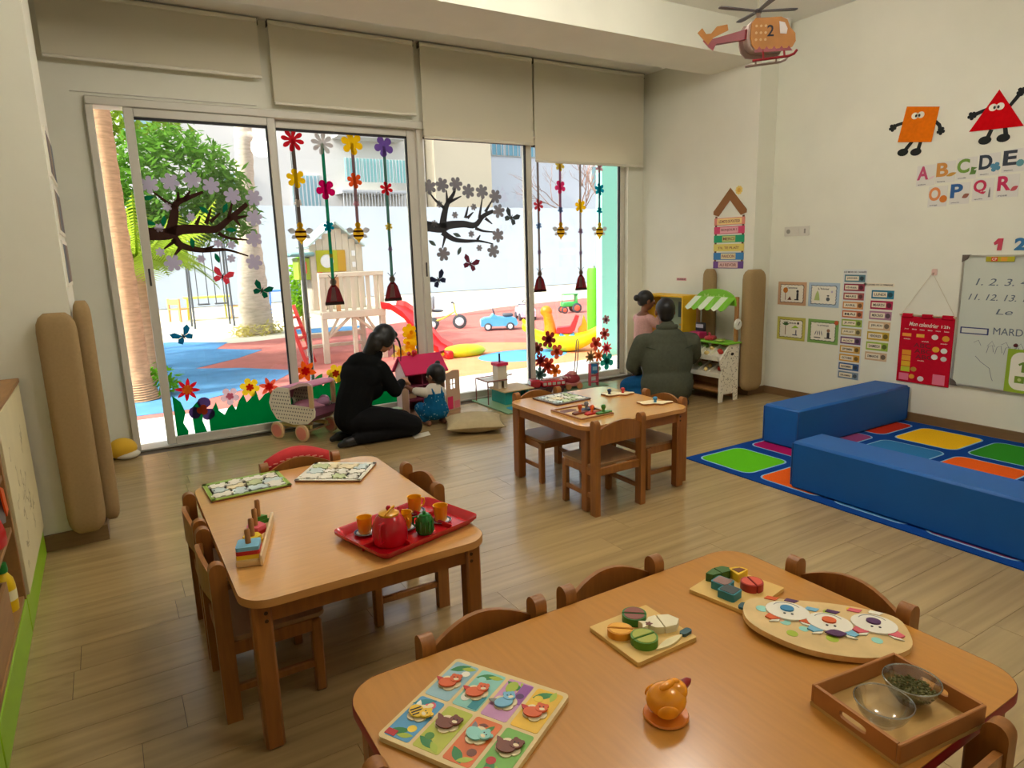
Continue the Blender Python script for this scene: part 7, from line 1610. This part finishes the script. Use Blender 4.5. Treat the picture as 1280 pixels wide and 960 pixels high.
# ---- ride-on toys
def wheel(parent, x, y, r_, w_=.05, rim=(206, 214, 220), nm='wheel', z=None):
    T = Matrix.Translation((x, y, z if z is not None else r_)) @ Matrix.Rotation(PI/2, 4, 'X'); o = MB().lathe([(0, -w_/2), (r_*.85, -w_/2), (r_, -w_*.3), (r_, w_*.3), (r_*.85, w_/2), (0, w_/2)], 18, T=T).build(nm, M('tyre', (60, 64, 70), .7), parent); MB().lathe([(0, w_/2+.001), (r_*.6, w_/2+.001), (r_*.5, w_/2+.008), (0, w_/2+.008)], 14, T=T).build('hub_cap', M('hub_%d' % rim[0], rim, .4), o)
def car(lb, x, y, rz, c, s=1.0):
    r = thing('ride_on_car', lb, 'toy car', (x, y, -.018), rz); m_ = M('ride_%d_%d_%d' % c, c, .3); sd_ = [(-.34, .08), (-.34, .20), (-.26, .24), (-.16, .245), (-.10, .31), (-.02, .26), (.10, .24), (.24, .25), (.33, .21), (.36, .12), (.33, .08)]
    MB().prism([(a*s, b*s) for a, b in sd_], -.15*s, .15*s, T=xz(0)).build('body', m_, r)
    for a in (-.21, .21):
        for q in (-1, 1): wheel(r, a*s, q*.15*s, .075*s, .05*s)
    MB().tube([(-.06*s, 0, .26*s), (-.10*s, 0, .38*s)], .012*s, 8).build('steering_column', M('ride_dark', (70, 76, 84), .5), r); MB().tube([(-.10*s+.0, .07*s*math.cos(a), .38*s+.03*s*math.sin(a)) for a in [2*PI*k/14 for k in range(15)]], .010*s, 6, cap=False).build('steering_wheel', M('ride_dark'), r)
    MB().box((.18*s, 0, .28*s), (.20*s, .2*s, .05*s), bev=.015*s).build('seat', M('ride_dark'), r); MB().prism([(-.345*s, .13*s), (-.35*s, .18*s), (-.335*s, .18*s)], -.1*s, .1*s, T=xz(0)).build('headlamp', M('ride_lamp', (236, 236, 226), .2), r)
car('light blue ride-on toy car', 6.35, 10.95, -.45, (80, 160, 214)); car('pale pink ride-on toy car by the sandy strip', 7.75, 12.2, 1.2, (214, 176, 196), 1.05)
r = thing('toy_tractor', 'green toy tractor on the far red rubber', 'toy tractor', (9.3, 12.7, -.018), -.3); r.scale = (.72, .72, .72); tg = M('tractor_green', (60, 170, 80), .4)
MB().box((0, 0, .28), (.55, .26, .16), bev=.03).build('hood', tg, r); MB().box((.22, 0, .46), (.05, .26, .26), bev=.02).build('backrest', tg, r); MB().box((.02, 0, .60), (.5, .3, .03), bev=.01).build('canopy', tg, r)
for a, q in ((-.22, .11), (.2, .16)):
    for s_ in (-1, 1): wheel(r, a, s_*.17, q, .07, (226, 90, 60))
for a in (-.2, .22): MB().tube([(a, .12, .34), (a, .12, .6)], .012, 6).build('canopy_post', M('ride_dark'), r)
r = thing('tricycle', 'yellow and grey tricycle behind the window post', 'tricycle', (5.62, 11.8, -.018), -.5); ty = M('trike_yellow', (214, 200, 60), .4)
wheel(r, .30, 0, .14, .04); wheel(r, -.22, .14, .11, .04); wheel(r, -.22, -.14, .11, .04)
MB().tube([(-.22, 0, .14), (0, 0, .22), (.22, 0, .34), (.30, 0, .14)], .018, 8).build('frame', ty, r); MB().tube([(.22, 0, .34), (.20, 0, .50)], .014, 8).build('stem', ty, r); MB().tube([(.16, -.16, .52), (.20, 0, .50), (.16, .16, .52)], .013, 8).build('handlebar', M('ride_dark'), r)
mb = MB(); mb.sph((-.12, 0, .36), (.12, .09, .03)); mb.build('saddle', M('ride_dark'), r); MB().box((-.22, 0, .52), (.10, .22, .28), bev=.03).build('basket', M('trike_grey', (150, 156, 160), .5), r)
# ---- yellow rocker
r = thing('rocker', 'yellow crescent rocker with orange dinosaur head and red seat', 'rocker', (5.66, 7.85, -.012), -.62); ry_ = M('rocker_yellow', (232, 226, 10), .35); ro = M('rocker_orange', (244, 140, 20), .35)
n = 18; P_ = []; R_ = []
for k in range(n+1):
    a = -1.05+2.1*k/n; P_.append((.80*math.sin(a), 0, .66-.52*math.cos(a)*1.0)); R_.append(.05+.10*math.cos(a*1.2)**2)
mb = MB(); mb.tube(P_, R_, 14, flat=(1.0, 1.6)); mb.build('hull', ry_, r, ang=80)
for s_ in (-1, 1):
    mb = MB(); mb.sph((s_*.68, 0, .40), (.10, .12, .09)); mb.tube([(s_*.70, 0, .44), (s_*.76, 0, .52)], [.05, .02], 8); mb.build('tip_figure', ry_, r)
mb = MB(); mb.tube([(-.26, 0, .22), (-.27, 0, .42), (-.30, 0, .56), (-.34, 0, .64), (-.40, 0, .64)], [.13, .10, .085, .09, .06], 12); mb.sph((-.33, 0, .64), (.11, .09, .09)); mb.build('dinosaur_neck', ro, r, ang=80)
MB().prism([(-.16, .30), (.12, .30), (.18, .34), (.26, .56), (.20, .58), (.10, .40), (-.14, .38)], -.11, .11, T=xz(0)).build('seat', M('rocker_red', (230, 40, 44), .4), r)
MB().prism([(.24, .24), (.40, .30), (.40, .44), (.34, .58), (.30, .42), (.24, .36)], -.06, .06, T=xz(0)).build('flame_tail', ro, r); MB().prism([(-.14, .20), (.22, .20), (.16, .30), (.04, .25), (-.08, .30)], -.14, .14, T=xz(0)).build('blue_saddle', M('rocker_blue', (80, 150, 200), .4), r)
r.scale = (.80, .82, .92)
# ---- lime post and mint screen
r = thing('padded_post', 'round lime green padded post', 'post', (6.93, 8.79, -.02)); MB().lathe([(0, 0), (.10, 0), (.105, .02), (.105, 1.10), (.09, 1.15), (0, 1.16)], 24).build('foam_sleeve', M('post_lime', (84, 176, 16), .6), r); MB().tube([(0, 0, 0), (0, 0, 1.19)], .03, 10).build('post_core', M('post_grey', (150, 160, 150), .5), r)
struct(MB().box((6.22, 7.16, 1.6), (.95, .12, 3.3)).build('wall_mint', M('mint_paint', (150, 220, 196), .8), smooth=False))
# ---- parasol pole standing outside door 2
r = thing('metal_pole', 'polished steel pole outside the garland door', 'pole', (1.535, 6.05, -.005)); MB().tube([(0, 0, 0), (0, 0, 3.1)], .022, 14).build('pole_tube', M('pole_steel', (150, 150, 150), .2, .9), r); MB().lathe([(0, 0), (.07, 0), (.07, .01), (.03, .03), (0, .03)], 18).build('foot_plate', M('pole_steel'), r)
